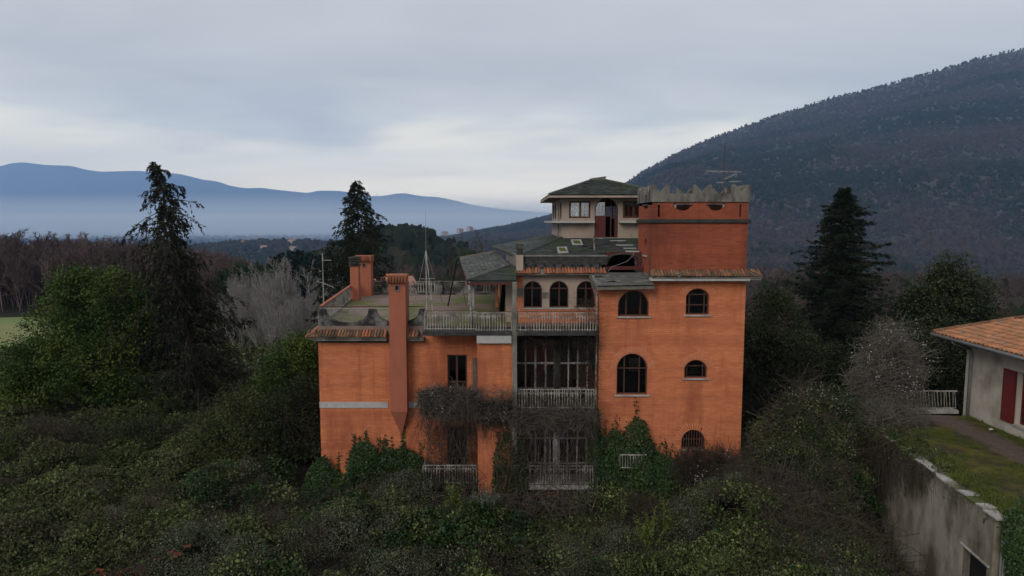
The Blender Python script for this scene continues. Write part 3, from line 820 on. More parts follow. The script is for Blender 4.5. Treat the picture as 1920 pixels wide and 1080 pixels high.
pl = [(u1, zt), (u0, zt)] + [(c - .65 * math.cos(math.pi * t / 10), zt - .06 - (zt - .06 - zbm) * math.sin(math.pi * t / 10)) for t in range(11)]
panel('attic_wall', rect(YT + .222, YT + UD, zb1 + .002, zc0), [pl], .22, 'x', xUL, BRICKR, villa)
m = MB(); m.box(xUR - .22, xUR, YT + .222, YT + UD - .22, zb1 + .002, zc0); m.build('attic_wall', BRICKR, villa)
m = MB(); m.box(xUL + .222, xUR, YT + UD - .218, YT + UD, zb1 + .002, zc0); m.build('attic_wall', BRICKR, villa)
for h in hs[:2]:                       # little iron grilles in the half-round openings
    m = MB(); a = min(p[0] for p in h); b = max(p[0] for p in h); zt = max(p[1] for p in h); zl = min(p[1] for p in h)
    for k in range(1, 9):
        xk = fr(a, b, k / 9); m.bar((xk, YT + .1, zl + .01 + .2 * abs(k - 4.5) / 4.5), (xk + random.uniform(-.03, .03), YT + .1, zt), .018)
    m.bar((a, YT + .1, zt - .1), (b, YT + .1, zt - .1), .018)
    m.build('grille', RUST, villa)
    m = MB(); xb = fr(a, b, random.choice((.06, .85))); m.box(xb, xb + .09, YT + .02, YT + .12, zt - .2, zt - .01); m.build('brick', PALE, villa)
crown = MB()
o_, t_ = .06, .2
crown.box(xUL - o_, xUR + o_, YT - o_, YT + t_, zc0 + .002, zc1)
crown.box(xUL - o_, xUR + o_, YT + UD - t_, YT + UD + o_, zc0 + .002, zc1)
crown.box(xUL - o_, xUL + t_, YT + t_ + .001, YT + UD - t_ - .001, zc0 + .002, zc1 - .002)
crown.box(xUR - t_, xUR + o_, YT + t_ + .001, YT + UD - t_ - .001, zc0 + .002, zc1 - .002)
crown.box(xUL, xUR, YT + .02, YT + UD - .02, zc0 - .12, zc0)
par = crown.build('parapet', MERL, villa)
def merlon(p, d, w, t, h, z0, wob=0.0):
    """swallow-tail merlon: p start, d unit direction, w width, t thickness vector"""
    p = Vector((p[0], p[1], z0)); d = Vector((d[0], d[1], 0)); t = Vector((t[0], t[1], 0)); up = Vector((0, 0, 1))
    pts = [(0, 0), (w, 0), (w, h), (w * .90, h * .97), (w * .5 + wob, .06), (w * .10, h * .98), (0, h)]
    m = MB(); f_ = [p + d * a + up * b for a, b in pts]; b_ = [q + t for q in f_]
    n_ = len(pts)
    m.add(f_ + b_, [(0, 1, 4, 5, 6), (1, 2, 3, 4), tuple(n_ + i for i in (6, 5, 4, 1, 0)), tuple(n_ + i for i in (4, 3, 2, 1))] + [(i, (i + 1) % n_, n_ + (i + 1) % n_, n_ + i) for i in range(n_)])
    return m.build('merlon', MERL, par)
hm = zmer - zc1
mw = TX(1257, 363) - TX(1224, 363)
xs_ = [xUL - o_ + .002, TX(1300.5, 363), xUR + o_ - mw - .002]
for k, x_ in enumerate(xs_):
    merlon((x_, YT - o_ + .002), (1, 0), mw, (0, .26), hm, zc1 - .01, (.02, -.03, .05)[k])
    merlon((x_, YT + UD + o_ - .262), (1, 0), mw, (0, .26), hm * (1, .96, 1)[k], zc1 - .01, (.0, .04, -.04)[k])
for x_ in (xUL - o_ + .003, xUR + o_ - .263):
    merlon((x_, YT + t_ + .05), (0, 1), mw, (.26, 0), hm, zc1 - .01)
    merlon((x_, YT + UD - t_ - mw - .05), (0, 1), mw, (.26, 0), hm, zc1 - .01)

# ---- clay pent roofs made of barrel tiles
def barrel(r=.085, L=.42, t=.014, taper=.8, n=6):
    """half-round tile along +y (y=0 lower lip), crown up"""
    m = MB()
    ring = lambda rr, y, dz: [(rr * math.cos(math.pi * i / n), y, rr * math.sin(math.pi * i / n) + dz) for i in range(n + 1)]
    a, b = ring(r, 0, 0), ring(r - t, 0, 0); c, d = ring(r * taper, L, 0), ring(r * taper - t, L, 0)
    k = n + 1; m.add(a + b + c + d, [(i, i + 1, 2 * k + i + 1, 2 * k + i) for i in range(n)] + [(k + i + 1, k + i, 3 * k + i, 3 * k + i + 1) for i in range(n)] + [(i + 1, i, k + i, k + i + 1) for i in range(n)])
    return m
def tile_meshes(mat): return [barrel(.066 * s, .44).mesh('tile', mat, smooth=True) for s in (1, .94, 1.05)]
T1, T2 = tile_meshes(TILE), tile_meshes(TILEM)
def pent(name, a, b, back, zlow, zhigh, meshes, deck=CONC, rows=1, pitch=.136, parent=None):
    """strip of tiles from a to b (xy, front edge), rising back by `back` (xy vector)"""
    a = Vector((a[0], a[1], 0)); b = Vector((b[0], b[1], 0)); bk = Vector((back[0], back[1], 0))
    up = Vector((0, 0, 1))
    m = MB(); q = [a + up * zlow, b + up * zlow, b + bk + up * zhigh, a + bk + up * zhigh]
    m.slab([p - up * .03 for p in q], .05)
    ro = m.build(name, deck, parent or villa)
    d = (b - a); L = d.length; d.normalize(); n_ = int(L / pitch)
    rz = math.atan2(bk.y, bk.x) - math.pi / 2; sl = math.atan2(zhigh - zlow, bk.length); ln = math.hypot(bk.length, zhigh - zlow)
    for r_ in range(rows):
        for i in range(n_):
            if random.random() < .015: continue
            p = a + d * (i + .5) * L / n_ + bk * (r_ / rows) + up * (fr(zlow, zhigh, r_ / rows) - .012 + .02 * r_ + random.uniform(-.006, .01)) - bk.normalized() * random.uniform(0, .04)
            share('tile', random.choice(meshes), ro, p, rot=(sl + random.uniform(-.03, .03), random.uniform(-.08, .08), rz + random.uniform(-.05, .05)), scale=(1, ln / rows / .40, 1))
    return ro
pt = pent('pent_roof', (xUL - .05, YT - .5), (xUR + .55, YT - .5), (0, .48), zEave + .10, zEave + .33, T2)
pent('pent_roof', (xUR + .55, YT - .5), (xUR + .55, YT + 4), (-.53, 0), zEave + .10, zEave + .33, T2)
m = MB(); m.box(xUL - .1, xUR + .02, YT - .44, YT - .02, zEave - .10, zEave + .02); m.build('cornice', BAND, villa)
m = MB(); m.box(xUR + .02, xUR + .5, YT - .44, YT + 4, zEave - .06, zEave + .035); m.build('cornice', CONC, villa)

# ---- left wing
def WX(px, py): return X(px, py, YW)
def WZ(py): return Z(py, YW)
xW0 = WX(599.5, 750); xW1 = X(897, 690, YW); zWe = WZ(630)
zFl = Z(621.5, YR) + .02           # terrace level
YK = 44.2                            # back of the wing
xK0 = xW0 - 1.35
xp0, xp1 = X(895, 690, YP), X(961, 690, YP)
dr = (WX(839, 690), WX(876, 690), WZ(728), WZ(665))
dr2 = (WX(839, 850), WX(876, 850), WZ(872), WZ(800))
panel('wing_wall', rect(xW0, xW1, ZB, zWe), [rect(*dr), rect(*dr2)], .32, 'y', YW, BRICK, villa)
m = MB(); m.prism([(xW0, YW + .322), (xW0 + .3, YW + .322), (xK0 + .3, YK), (xK0, YK)], ZB, zWe); m.build('wing_side_wall', BRICK, villa)
m = MB(); m.box(xK0 + .31, 6, YK - .3, YK - .002, ZB, zWe); m.build('wing_back_wall', BRICK, villa)
m = MB(); m.box(xW0 + .31, xp0, 34.0, 34.2, ZB, zWe); m.build('room_wall', DARKIN, villa)
m = MB(); m.prism([(xW0 + .02, YW + .02), (xTL - .01, YW + .02), (xTL - .01, YK), (xK0 + .02, YK)], zWe + .003, zFl); m.build('terrace_floor', SOILM, villa)
m = MB(); m.box(xW0 - .012, WX(728, 757), YW - .03, YW - .001, WZ(764.5), WZ(753.5)); m.box(WX(761, 757), xp0 + .1, YW - .03, YW - .001, WZ(764.5), WZ(753.5)); m.build('string_course', BAND, villa)
m = MB(); m.box(xW0 - .012, xp0 + .1, YW - .03, YW - .001, Z(925, YW), Z(911, YW)); m.build('string_course', PALE, villa)
def door(parent, d, face):
    w = window(parent, d[0], d[1], d[2], d[3], 0, face, [(fr(d[0], d[1], .47), .09)], [(d[2] + .28, .07)], sill=None, recess=.1, fw=.075, glass=GLASS, name='french_window')
    return w
door(villa, dr, YW); door(villa, dr2, YW)
m = MB(); xs = X(890, 690, YW - .15); m.box(xs - .1, xs + .1, YW - .12, YW - .04, WZ(726), WZ(671))
for k in range(9): m.box(xs - .08, xs + .08, YW - .14, YW - .118, fr(WZ(724), WZ(673), k / 9) + .02, fr(WZ(724), WZ(673), (k + .7) / 9))
m.build('shutter', WOODG, villa)
m = MB(); m.box(xW0 - .12, WX(728, 628) - .02, YW - .38, YW - .004, zWe - .16, zWe - .02); m.box(WX(760, 628) + .02, WX(796, 628), YW - .38, YW - .004, zWe - .16, zWe - .02); m.build('cornice', CONC, villa)
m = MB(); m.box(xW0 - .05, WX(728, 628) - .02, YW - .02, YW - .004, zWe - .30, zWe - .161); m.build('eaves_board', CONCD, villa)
xPe = WX(796, 600)
ztile = zWe + .02
pent('pent_roof', (xW0 - .42, YW - .46), (WX(728, 628) - .03, YW - .46), (0, .46), ztile, ztile + .24, T1 + T2 + T2)
pent('pent_roof', (WX(760, 628) + .03, YW - .46), (WX(786, 628), YW - .46), (0, .46), ztile, ztile + .24, T1 + T2 + T2)
pent('pent_roof', (xK0 - .42, YK), (xW0 - .42, YW - .46), (.42, 0), ztile, ztile + .24, T1)
# scalloped parapet with iron fans
zPt = WZ(579.5); zPb = ztile + .16; yP = YW + .04
cents = [(WX(650, 580), WX(691, 580) - WX(610, 580)), (WX(745, 580), WX(786, 580) - WX(705, 580))]
def scallop(cx, w, zt, depth, n=14): return [(cx - w / 2 * math.cos(math.pi * i / n), zt - .02 - depth * math.sin(math.pi * i / n) ** .85) for i in range(n + 1)]
ol = [(xW0 + .01, zPb), (xPe, zPb), (xPe, zPt)]
for cx, w in reversed(cents): ol += [(p[0], p[1]) for p in reversed(scallop(cx, w, zPt, .60))]
ol += [(xW0 + .01, zPt)]
pp = panel('scalloped_parapet', ol, [], .2, 'y', yP, CONCP, villa)
def fan(cx, w, zt, depth, y, parent, n=26):
    m = MB()
    for i in range(1, n):
        a = math.pi * i / n
        e = (cx - w / 2 * math.cos(a), y, zt - .02 - depth * math.sin(a) ** .85)
        m.bar((cx - .05 * math.cos(a), y, zt - .04 - .04 * math.sin(a)), e, .010)
    m.bar((cx - w / 2 - .02, y, zt), (cx + w / 2 + .02, y, zt), .03)
    return m.build('fan_grille', WHITEM, parent)
for cx, w in cents: fan(cx, w, zPt + .0, .60, yP + .1, pp)
m = MB(); m.tube([(xW0 + .02, yP + .1, zPt + .10), (xPe, yP + .1, zPt + .10)], .022, 6); m.build('handrail', RUST, pp)

# ---- turned balusters
def baluster_mesh(h, r=.032, mat=WHITEM):
    m = MB(); m.lathe([(r * .55, 0), (r * .55, h * .05), (r, h * .09), (r * .6, h * .14), (r * .62, h * .62), (r * 1.25, h * .74), (r * 1.2, h * .80), (r * .5, h * .88), (r * .9, h * .94), (r * .3, h * 1.0)], n=6)
    return m.mesh('baluster', mat, smooth=True)
BAL = {}
def railing(name, a, b, z0, h, parent, step=.115, mat=WHITEM, top=True, rail=None, r=.03, lost=.03, end=True):
    """run of balusters between two rails; a, b are (x, y)"""
    key = (round(h, 2), mat.name, r)
    if key not in BAL: BAL[key] = baluster_mesh(h, r, mat)
    a = Vector((a[0], a[1], 0)); b = Vector((b[0], b[1], 0)); d = b - a; L = d.length; n_ = max(2, int(L / step))
    m = MB(); up = Vector((0, 0, 1))
    m.bar(a + up * (z0 + .07), b + up * (z0 + .07), .035, .03)
    m.bar(a + up * (z0 + h * .84), b + up * (z0 + h * .84), .035, .03)
    if top: m.bar(a + up * (z0 + h + .015), b + up * (z0 + h + .015), .05, .03)
    o = m.build(name, rail or mat, parent)
    for i in range(n_ + 1):
        if random.random() < lost: continue
        share('baluster', BAL[key], o, a + d * (i / n_) + up * z0, rot=(random.uniform(-.025, .025), random.uniform(-.03, .03), 0))
    return o
hR = .80
zS = zFl - .02
x795, x893, x960, x970, x1117 = X(795, 605, YP), X(893, 605, YR), X(959, 605, YR), X(971, 605, YR), X(1117, 605, YR)
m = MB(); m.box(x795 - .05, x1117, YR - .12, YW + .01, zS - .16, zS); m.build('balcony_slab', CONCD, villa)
m = MB(); m.box(x893 + .02, x960, YR - .10, YR - .02, Z(643, YR), zS - .161); m.build('balcony_beam', BAND, villa)
railing('balustrade', (x795, YR + .3), (x893, YR + .3), zS, hR, villa, rail=WHITEM)
railing('balustrade', (x795, YR + .35), (x795, YW - .1), zS, hR, villa)
railing('balustrade', (x893, YR), (x960, YR), zS, hR, villa)
railing('balustrade', (x893, YR + .05), (x893, YR + .28), zS, hR, villa)
railing('balustrade', (x970, YR), (x1117, YR), zS, hR, villa, lost=.06)
m = MB(); m.tube([(x795, YR + .3, zS + hR + .06), (x893, YR + .3, zS + hR + .06), (x893, YR, zS + hR + .06), (x1117, YR, zS + hR + .06)], .016, 6); m.build('handrail', RUST, villa)
# side balustrade of the terrace: stout posts under a red rail
m = MB()
pA, pB = Vector((xW0 + .08, YW + .3, 0)), Vector((xK0 + .12, YK - .3, 0)); up = Vector((0, 0, 1))
m.bar(pA + up * (zPt + .09), pB + up * (zPt + .09), .16, .06)
sb = m.build('side_balustrade', TERRA, villa)
BS = MB(); BS.lathe([(.07, 0), (.07, .08), (.045, .12), (.09, .34), (.05, .58), (.075, .66), (.075, zPt - zFl + .06)], n=6); BSm = BS.mesh('baluster', WHITEM, smooth=True)
for i in range(34):
    share('baluster', BSm, sb, pA + (pB - pA) * ((i + .4) / 34) + up * zFl)
m = MB(); m.bar(pA + up * (zFl + .05), pB + up * (zFl + .05), .2, .1); m.build('kerb', CONC, villa)

# back parapet of the terrace: balusters, posts and fans
def BX(px): return X(px, 540, YK - .2)
zBt = Z(527.5, YK - .2)
bp = MB(); bp.box(xK0 + .3, BX(930), YK - .3, YK - .1, zFl, zFl + .10)
for a, b in ((692, 697), (716, 729), (815, 830), (873, 882)): bp.box(BX(a), BX(b), YK - .32, YK - .08, zFl + .1, zBt + .04)
bpo = bp.build('back_parapet', CONCP, villa)
railing('balustrade', (BX(729.5), YK - .2), (BX(814.5), YK - .2), zFl + .1, zBt - zFl - .14, villa, step=.17, r=.045)
railing('balustrade', (BX(882.5), YK - .2), (BX(932), YK - .2), zFl + .1, zBt - zFl - .14, villa, step=.17, r=.02, lost=.3)
for a, b in ((697, 716), (830, 873)):
    cx, w = (BX(a) + BX(b)) / 2, BX(b) - BX(a)
    full = 2 * w if a == 697 else w
    c_ = BX(b) - full / 2
    fan(c_ if a == 697 else cx, full * .98, zBt, .72, YK - .2, bpo, 22)
    ol = [(BX(b), zFl + .1), (BX(b), zBt)] + [(p[0], p[1]) for p in reversed(scallop(c_ if a == 697 else cx, full * .98, zBt, .72))] + [(c_ - full / 2 if a == 697 else BX(a), zBt), (c_ - full / 2 if a == 697 else BX(a), zFl + .1)]
    panel('scalloped_parapet', ol, [], .1, 'y', YK - .15, CONCP, bpo)

# ---- chimneys
CHM = TERRA
def chimney(px0, px1, pytop, zbase, Y, depth, cap='tile', parent=villa, mat=CHM):
    xa, xb = X(px0, 540, Y), X(px1, 540, Y); zt = Z(pytop, Y)
    m = MB(); m.box(xa, xb, Y, Y + depth, zbase, zt)
    c = m.build('chimney', mat, parent)
    if cap == 'tile':
        m = MB(); m.box(xa - .05, xb + .05, Y - .05, Y + depth + .05, zt - .32, zt - .02); m.build('cap', mat, c)
        n_ = max(4, int((xb - xa + .14) / .115))
        for i in range(n_):
            m_ = T1[i % 3]
            share('tile', m_, c, (fr(xa - .07, xb + .07, (i + .5) / n_), Y - .16, zt - .31), rot=(1.15, 0, 0), scale=(.75, .85, 1))
        m = MB(); m.tube([(xa - .1, Y - .03, zt + .02), (xb + .1, Y - .03, zt + .02)], .07, 8); m.box(xa - .08, xb + .08, Y - .02, Y + depth + .08, zt - .019, zt + .05); m.build('ridge_tile', TILE, c)
        cx = (xa + xb) / 2
        pl = arch(cx - .11, cx + .11, zt - .68, zt - .40)
        panel('vent', pl, [arch(cx - .07, cx + .07, zt - .64, zt - .44)], .05, 'y', Y - .04, CONC, c)
        panel('vent_dark_panel', arch(cx - .07, cx + .07, zt - .64, zt - .44), [], .01, 'y', Y - .012, MATBLACK, c)  # black panel paints the dark inside of the vent, no hole is cut
    return c, xa, xb, zt
MATBLACK = surf('unlit_gap_and_black_wood', (.012, .010, .009), (.008, .007, .006), 5, bmp=0)  # near-black: paints the dark of unlit gaps, also colours the black timbers
yC = YW - .55
c, xa, xb, zt = chimney(728.5, 760, 517, Z(772, yC), yC, .53)
m = MB(); zt_ = Z(772, yC); xm = (xa + xb) / 2
m.add([(xa, yC, zt_ - .002), (xb, yC, zt_ - .002), (xb, YW - .02, zt_ - .002), (xa, YW - .02, zt_ - .002), (xm + .02, YW - .06, Z(816, YW))], [(0, 1, 2, 3), (1, 0, 4), (2, 1, 4), (3, 2, 4), (0, 3, 4)])
m.build('corbel', TERRA, c)
m = MB(); m.box(xa + .01, xb - .01, YW - .02, YW + .55, zFl, zt - .33); m.build('flue', TERRA, c)
chimney(671, 696, 481, zFl, 43.0, .7)
c, xa, xb, zt = chimney(657, 672.5, 500, zFl, 40.6, .5, cap=None)
m = MB()
for k in range(4): m.box(xa - .06, xb + .06, 40.54, 41.16, zt + .03 + k * .15, zt + .11 + k * .15)
m.box(xa + .05, xb - .05, 40.65, 41.05, zt, zt + .6); m.build('louvred_cap', CONCD, c)

# ---- pier, tall column, balconies and the glazed loggia
panel('pier_wall', rect(xp0, xp1, ZB, Z(643.5, YP)), [], .3, 'y', YP, BRICK, villa)
m = MB(); m.box(xp0, xp0 + .28, YP + .302, YW - .002, ZB, Z(643.5, YP)); m.build('pier_side_wall', BRICKR, villa)  # darker brick than the front paints the shade on the pier's sides
m = MB(); m.box(xp1 - .28, xp1, YP + .302, YG + 3, ZB, Z(643.5, YP)); m.build('pier_side_wall', BRICKR, villa)
m = MB(); xc0, xc1 = X(960.5, 600, YR), X(969.5, 600, YR); m.box(xc0, xc1, YR - .13, YR + .10, ZB, Z(529, YR)); m.build('column', CONC, villa, bevel=.012)
xg0, xg1 = xp1 + .01, xTL - .01
def balcony(y_top, y_bot, xa, xb, mat=CONCD, yb=YG, lost=.1, slab=True, front=YR):
    z0 = Z(y_bot, front); h = Z(y_top, front) - z0
    if slab:
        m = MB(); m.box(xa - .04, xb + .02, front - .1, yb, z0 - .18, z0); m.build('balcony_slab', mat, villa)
    return railing('balustrade', (xa, front), (xb, front), z0, h, villa, lost=lost)
xb0, xb1 = X(964, 750, YR), X(1114, 750, YR)
balcony(731, 767, xb0, xb1, lost=.12)
balcony(874, 909, xb0, X(1112, 890, YR), PALE, lost=.1)
xl0, xl1 = X(794, 890, YP), X(893, 890, YP)
balcony(873, 908, xl0, xl1, CONCD, YW - .035, lost=.12, front=YP)
balcony(731, 768, X(793, 750, YP), X(893, 750, YP), CONCD, YW - .035, lost=.1, front=YP)
railing('balustrade', (xl0, YP + .05), (xl0, YW - .08), Z(908, YP), .8, villa)
# loggia interior
m = MB(); m.box(xg0, xg1, 32.0, 32.2, ZB, zS - .17); m.build('loggia_back_wall', REDIN, villa)
for py in (772, 915): m = MB(); zz = Z(py, YG); m.box(xg0, xg1, YG + .002, 32.0, zz - .2, zz); m.build('floor_slab', DARKIN, villa)
m = MB(); m.box(xg0, xg1, YG - .05, YG + .2, ZB, Z(915, YG)); m.build('plinth_wall', BRICK, villa)
def glazed(py0, py1, cols, rows, skip=()):
    zt, zb = Z(py0, YG), Z(py1, YG)
    m = MB()
    xs = [X(c_, 690, YG) for c_ in cols]
    o = None
    for k, x_ in enumerate(xs): m.box(x_ - (.035 if k not in (2,) else .05), x_ + .035, YG - .03, YG + .03, zb, zt)
    fr_ = m.build('glazed_screen', GREYM, villa)
    for r_ in rows:
        m = MB(); z_ = Z(r_, YG)
        m.box(xs[0] - .035, xs[4] + .035, YG - .045, YG + .02, z_ - .04, z_ + .04); m.box(xs[5] - .035, xs[-1] + .1, YG - .045, YG + .02, z_ - .04, z_ + .04); m.build('transom', GREYM, fr_)
    edges = [zt] + [Z(r_, YG) for r_ in rows if py0 < r_ < py1] + [zb]
    for i in range(len(xs) - 1):
        if i == 4: continue
        for j in range(len(edges) - 1):
            if random.random() < .45: continue
            m = MB(); m.box(xs[i] + .036, xs[i + 1] - .036, YG - .004, YG + .004, edges[j + 1] + .041, edges[j] - .041); m.build('pane', GLASS, fr_)
    return fr_
glazed(629, 772, [968.5, 985.5, 1004, 1023, 1040, 1049, 1065.5, 1083, 1101], [630.5, 680.5, 728])
glazed(775, 915, [968.5, 1004, 1023, 1032, 1039.5, 1049, 1065, 1083, 1101], [778, 821, 868])
m = MB(); xq = X(1044.5, 690, YG); m.box(xq - .13, xq + .13, YG - .12, YG + .15, Z(772, YG), zS - .17); m.build('column', CONCD, villa)
m = MB(); xq = X(1041, 830, YR + .3); m.box(xq - .1, xq + .1, YR + .2, YR + .4, Z(872, YR + .3), Z(771, YR + .3)); m.build('column', PALE, villa)
m = MB(); xd = X(1119, 600, YT - .1)
pts = [P3(1112, 518, YT - .25), P3(1118, 535, YT - .1)] + [P3(1119.5 + random.uniform(-.4, .4), 545 + 25 * k, YT - .08) for k in range(14)]
for p in pts[1:]: p.x = xd + random.uniform(-.012, .012)
m.tube(pts, .04, 8); m.build('downpipe', WHITEM, villa)

# ---- arched upper storey
zU1 = Z(513.5, YB)
xB0 = X(970, 550, YB)
wins = []
for a, b in ((982, 1016.5), (1030, 1066), (1081, 1117)): wins.append((X(a, 560, YB), X(b, 560, YB), Z(577, YB), Z(527, YB)))
panel('arched_storey_wall', rect(xB0, xUL + 1, zFl + .002, zU1), [arch(*w) for w in wins], .3, 'y', YB, BEIGE, villa)
m = MB(); m.box(xB0 + .005, xUL, YB - .03, YB - .002, zFl + .004, Z(580, YB)); m.build('dado', BRICK, villa)
m = MB(); m.box(xB0 - .02, X(980, 545, YB), YB - .04, YB - .003, Z(580, YB) + .002, zU1 - .01); m.build('corner_pilaster', BRICK, villa)
m = MB(); m.box(X(970, 545, YB), X(980, 545, YB) + .02, YB - .05, YB - .041, Z(556, YB), Z(540, YB)); m.box(X(1017, 545, YB), X(1029, 545, YB), YB - .012, YB - .003, Z(560, YB), Z(548, YB)); m.build('bare_cement_patch', CONC, villa)
xBb = xB0 - 1.2
m = MB(); m.prism([(xB0, YB + .302), (xB0 + .3, YB + .302), (xBb + .3, YK - .31), (xBb, YK - .31)], zFl + .002, zU1); m.build('storey_side_wall', BEIGE, villa)
m = MB(); m.box(xB0 + .4, xUL + 2, 34.6, 34.8, zFl + .002, zU1); m.build('room_wall', DARKIN, villa)
for k, w in enumerate(wins):
    window(villa, *w, (w[1] - w[0]) / 2, YB, [(fr(w[0], w[1], (.46, .52, .5)[k]), .07)], [(w[3] - (w[1] - w[0]) * .40, .06)], pane_on=True, recess=.14)
pent('pent_roof', (X(969, 510, YB - .3), YB - .42), (X(1137, 510, YB - .3), YB - .42), (0, .42), Z(513, YB - .4), Z(513, YB - .4) + .22, T1)
# sooty roof parapet, its return and the small stack
zp0, zp1 = Z(503, YB - .1), Z(481, YB - .1)
xpa, xpb = X(981, 490, YB), X(1138, 490, YB)
zt0 = Z(513, YB - .4) + .235
m = MB(); m.box(xpa - .2, xpb, YB - .02, YB + .28, zU1 + .003, zt0); m.box(xpa - .2, xpb, YB - .12, YB + .2, zt0 + .16, zp1)
for k in range(9): m.box(fr(xpa, xpb, (k + .2) / 9), fr(xpa, xpb, (k + .2) / 9) + .12, YB - .02, YB + .15, zt0 + .001, zt0 + .159)
m.build('roof_parapet', CONCD, villa)
m = MB(); m.box(xpa - .2, xpb + .02, YB - .15, YB + .23, zp1 + .002, zp1 + .05); m.build('coping', CONC, villa)
m = MB(); q0 = Vector((xpa - .28, YB - .1, 0)); q1 = Vector((xpa - .85, 38.0, 0)); m.hexa([(q0.x, q0.y, zp0), (q0.x + .2, q0.y + .3, zp0), (q1.x + .2, q1.y, zp0), (q1.x, q1.y, zp0), (q0.x, q0.y, zp1 + .03), (q0.x + .2, q0.y + .3, zp1 + .03), (q1.x + .2, q1.y, zp1 + .03), (q1.x, q1.y, zp1 + .03)]); m.build('roof_parapet', CONC, villa)
xa, xb = X(968, 480, YB - .3), X(981, 480, YB - .3)
m = MB(); m.box(xa, xb, YB - .36, YB - .13, zt0 - .1, Z(478, YB - .3)); ch = m.build('roof_stack', BEIGE, villa)
m = MB(); m.box(xa + .02, xb - .02, YB - .34, YB - .15, Z(478, YB - .3), Z(466, YB - .3))
for k in range(4): m.box(xa - .02, xb + .02, YB - .38, YB - .11, fr(Z(467, YB - .3), Z(456, YB - .3), k / 4), fr(Z(467, YB - .3), Z(456, YB - .3), (k + .55) / 4))
m.build('louvred_cap', CONCD, ch)

# ---- slate roofs
def slates(name, A, B, C, D, mat, parent, row=.24, wid=.30, t=.02, gap=.03, deck=None, seed=0):
    """courses of slates on the quad A B (eave) C D (ridge)"""
    r_ = random.Random(seed)
    A, B, C, D = map(Vector, (A, B, C, D))
    nrm = (B - A).cross(D - A).normalized()
    if nrm.z < 0: nrm = -nrm
    m = MB(); m.slab([p - nrm * .02 for p in (A, B, C, D)], .08)
    ro = m.build(name, deck or SLATE, parent)
    Ls = max((D - A).length, (C - B).length); nr = max(2, int(Ls / row))
    m = MB()
    for i in range(nr):
        t0, t1 = i / nr, min(1.0, (i + 1.35) / nr)
        L0, R0, L1, R1 = A.lerp(D, t0), B.lerp(C, t0), A.lerp(D, t1), B.lerp(C, t1)
        n_ = max(1, int((R0 - L0).length / wid)); off = (i % 2) * .5
        for j in range(-1, n_ + 1):
            if r_.random() < gap: continue
            a, b = max(0, (j + off) / n_) , min(1, (j + off + .97) / n_)
            if b - a < .2 / n_: continue
            w0, w1 = r_.uniform(-.008, .012), r_.uniform(-.008, .012)
            sl = r_.uniform(-.02, .02)
            p0 = L0.lerp(R0, a) + nrm * (t + .02 + w0); p1 = L0.lerp(R0, b) + nrm * (t + .02 + w1)
            p2 = L1.lerp(R1, b) + nrm * .004; p3 = L1.lerp(R1, a) + nrm * .004
            dn = (L0 - L1).normalized() * sl
            p0 = p0 + dn; p1 = p1 + dn
            k = len(m.v)
            m.v += [tuple(p0), tuple(p1), tuple(p2), tuple(p3), tuple(p0 - nrm * t), tuple(p1 - nrm * t)]
            m.f += [(k, k + 1, k + 2, k + 3), (k + 1, k, k + 4, k + 5), (k, k + 3, k + 4), (k + 2, k + 1, k + 5)]
    me = m.mesh('slates', mat, org(ro)); so_ = link('slates', me, ro); so_['kind'] = 'stuff'
    return ro
bx0, bx1, by0, by1 = 2.62, 7.45, 36.0, 45.0
zbb = Z(446.5, by0)
zr0 = zp1 - .02
E0, E1 = Vector((xpa - .25, YB + .24, zr0)), Vector((xUL + .2, YB + .24, zr0))
E2 = Vector((P3(921, 462, 45).x, 45, P3(921, 462, 45).z))
TF0, TF1, TBk = Vector((bx0, by0, zbb)), Vector((bx1, by0, zbb)), Vector((bx0, by1, zbb + .05))
xm = X(1137, 480, YB)
slates('slate_roof', (E0.x, E0.y, zr0), (xm, E0.y, zr0), (X(1128, 447, by0), by0, zbb), TF0, SLATE, villa, seed=1)
slates('slate_roof', (xm + .01, E0.y + .9, zr0 + .16), (xUL + 1.2, E0.y + .9, zr0 + .16), (bx1, by0, zbb + .0), (X(1128, 447, by0) + .01, by0, zbb), SLATE, villa, seed=2)
slates('slate_roof', E2, (E0.x - .01, E0.y, zr0), (TF0.x - .01, TF0.y, zbb), TBk, SLATE, villa, seed=3)
def hip(a, b, w=.1, mat=CONC):
    m = MB(); a = Vector(a); b = Vector(b); m.tube([a.lerp(b, t) + Vector((0, 0, .035)) for t in (0, .25, .5, .75, 1)], w / 2, 6); return m.build('hip_ridge', mat, villa)
hip(E0, TF0, .12, SLATE); hip((X(1115, 470, 33), 33, fr(zr0, zbb, .25) + .03), (X(1113, 447, by0), by0, zbb), .09)
m = MB()
for (pa, pb, pya, pyb) in ((1143, 1172, 448, 452), (1155, 1186, 457, 461), (1168, 1190, 464, 466), (1173, 1196, 467, 472)):
    pass
for k, (pa, pb, py) in enumerate(((1143, 1172, 450.5), (1154, 1186, 458.5), (1168, 1191, 464.5), (1172, 1197, 470))):
    Yk = (35.4, 34.3, 33.6, 32.9)[k]; zk = Z(py, Yk); stp = MB(); stp.box(X(pa, py, Yk), X(pb, py, Yk), Yk - .22, Yk + .22, zk - .07, zk); stp.build('roof_step', BAND, villa)
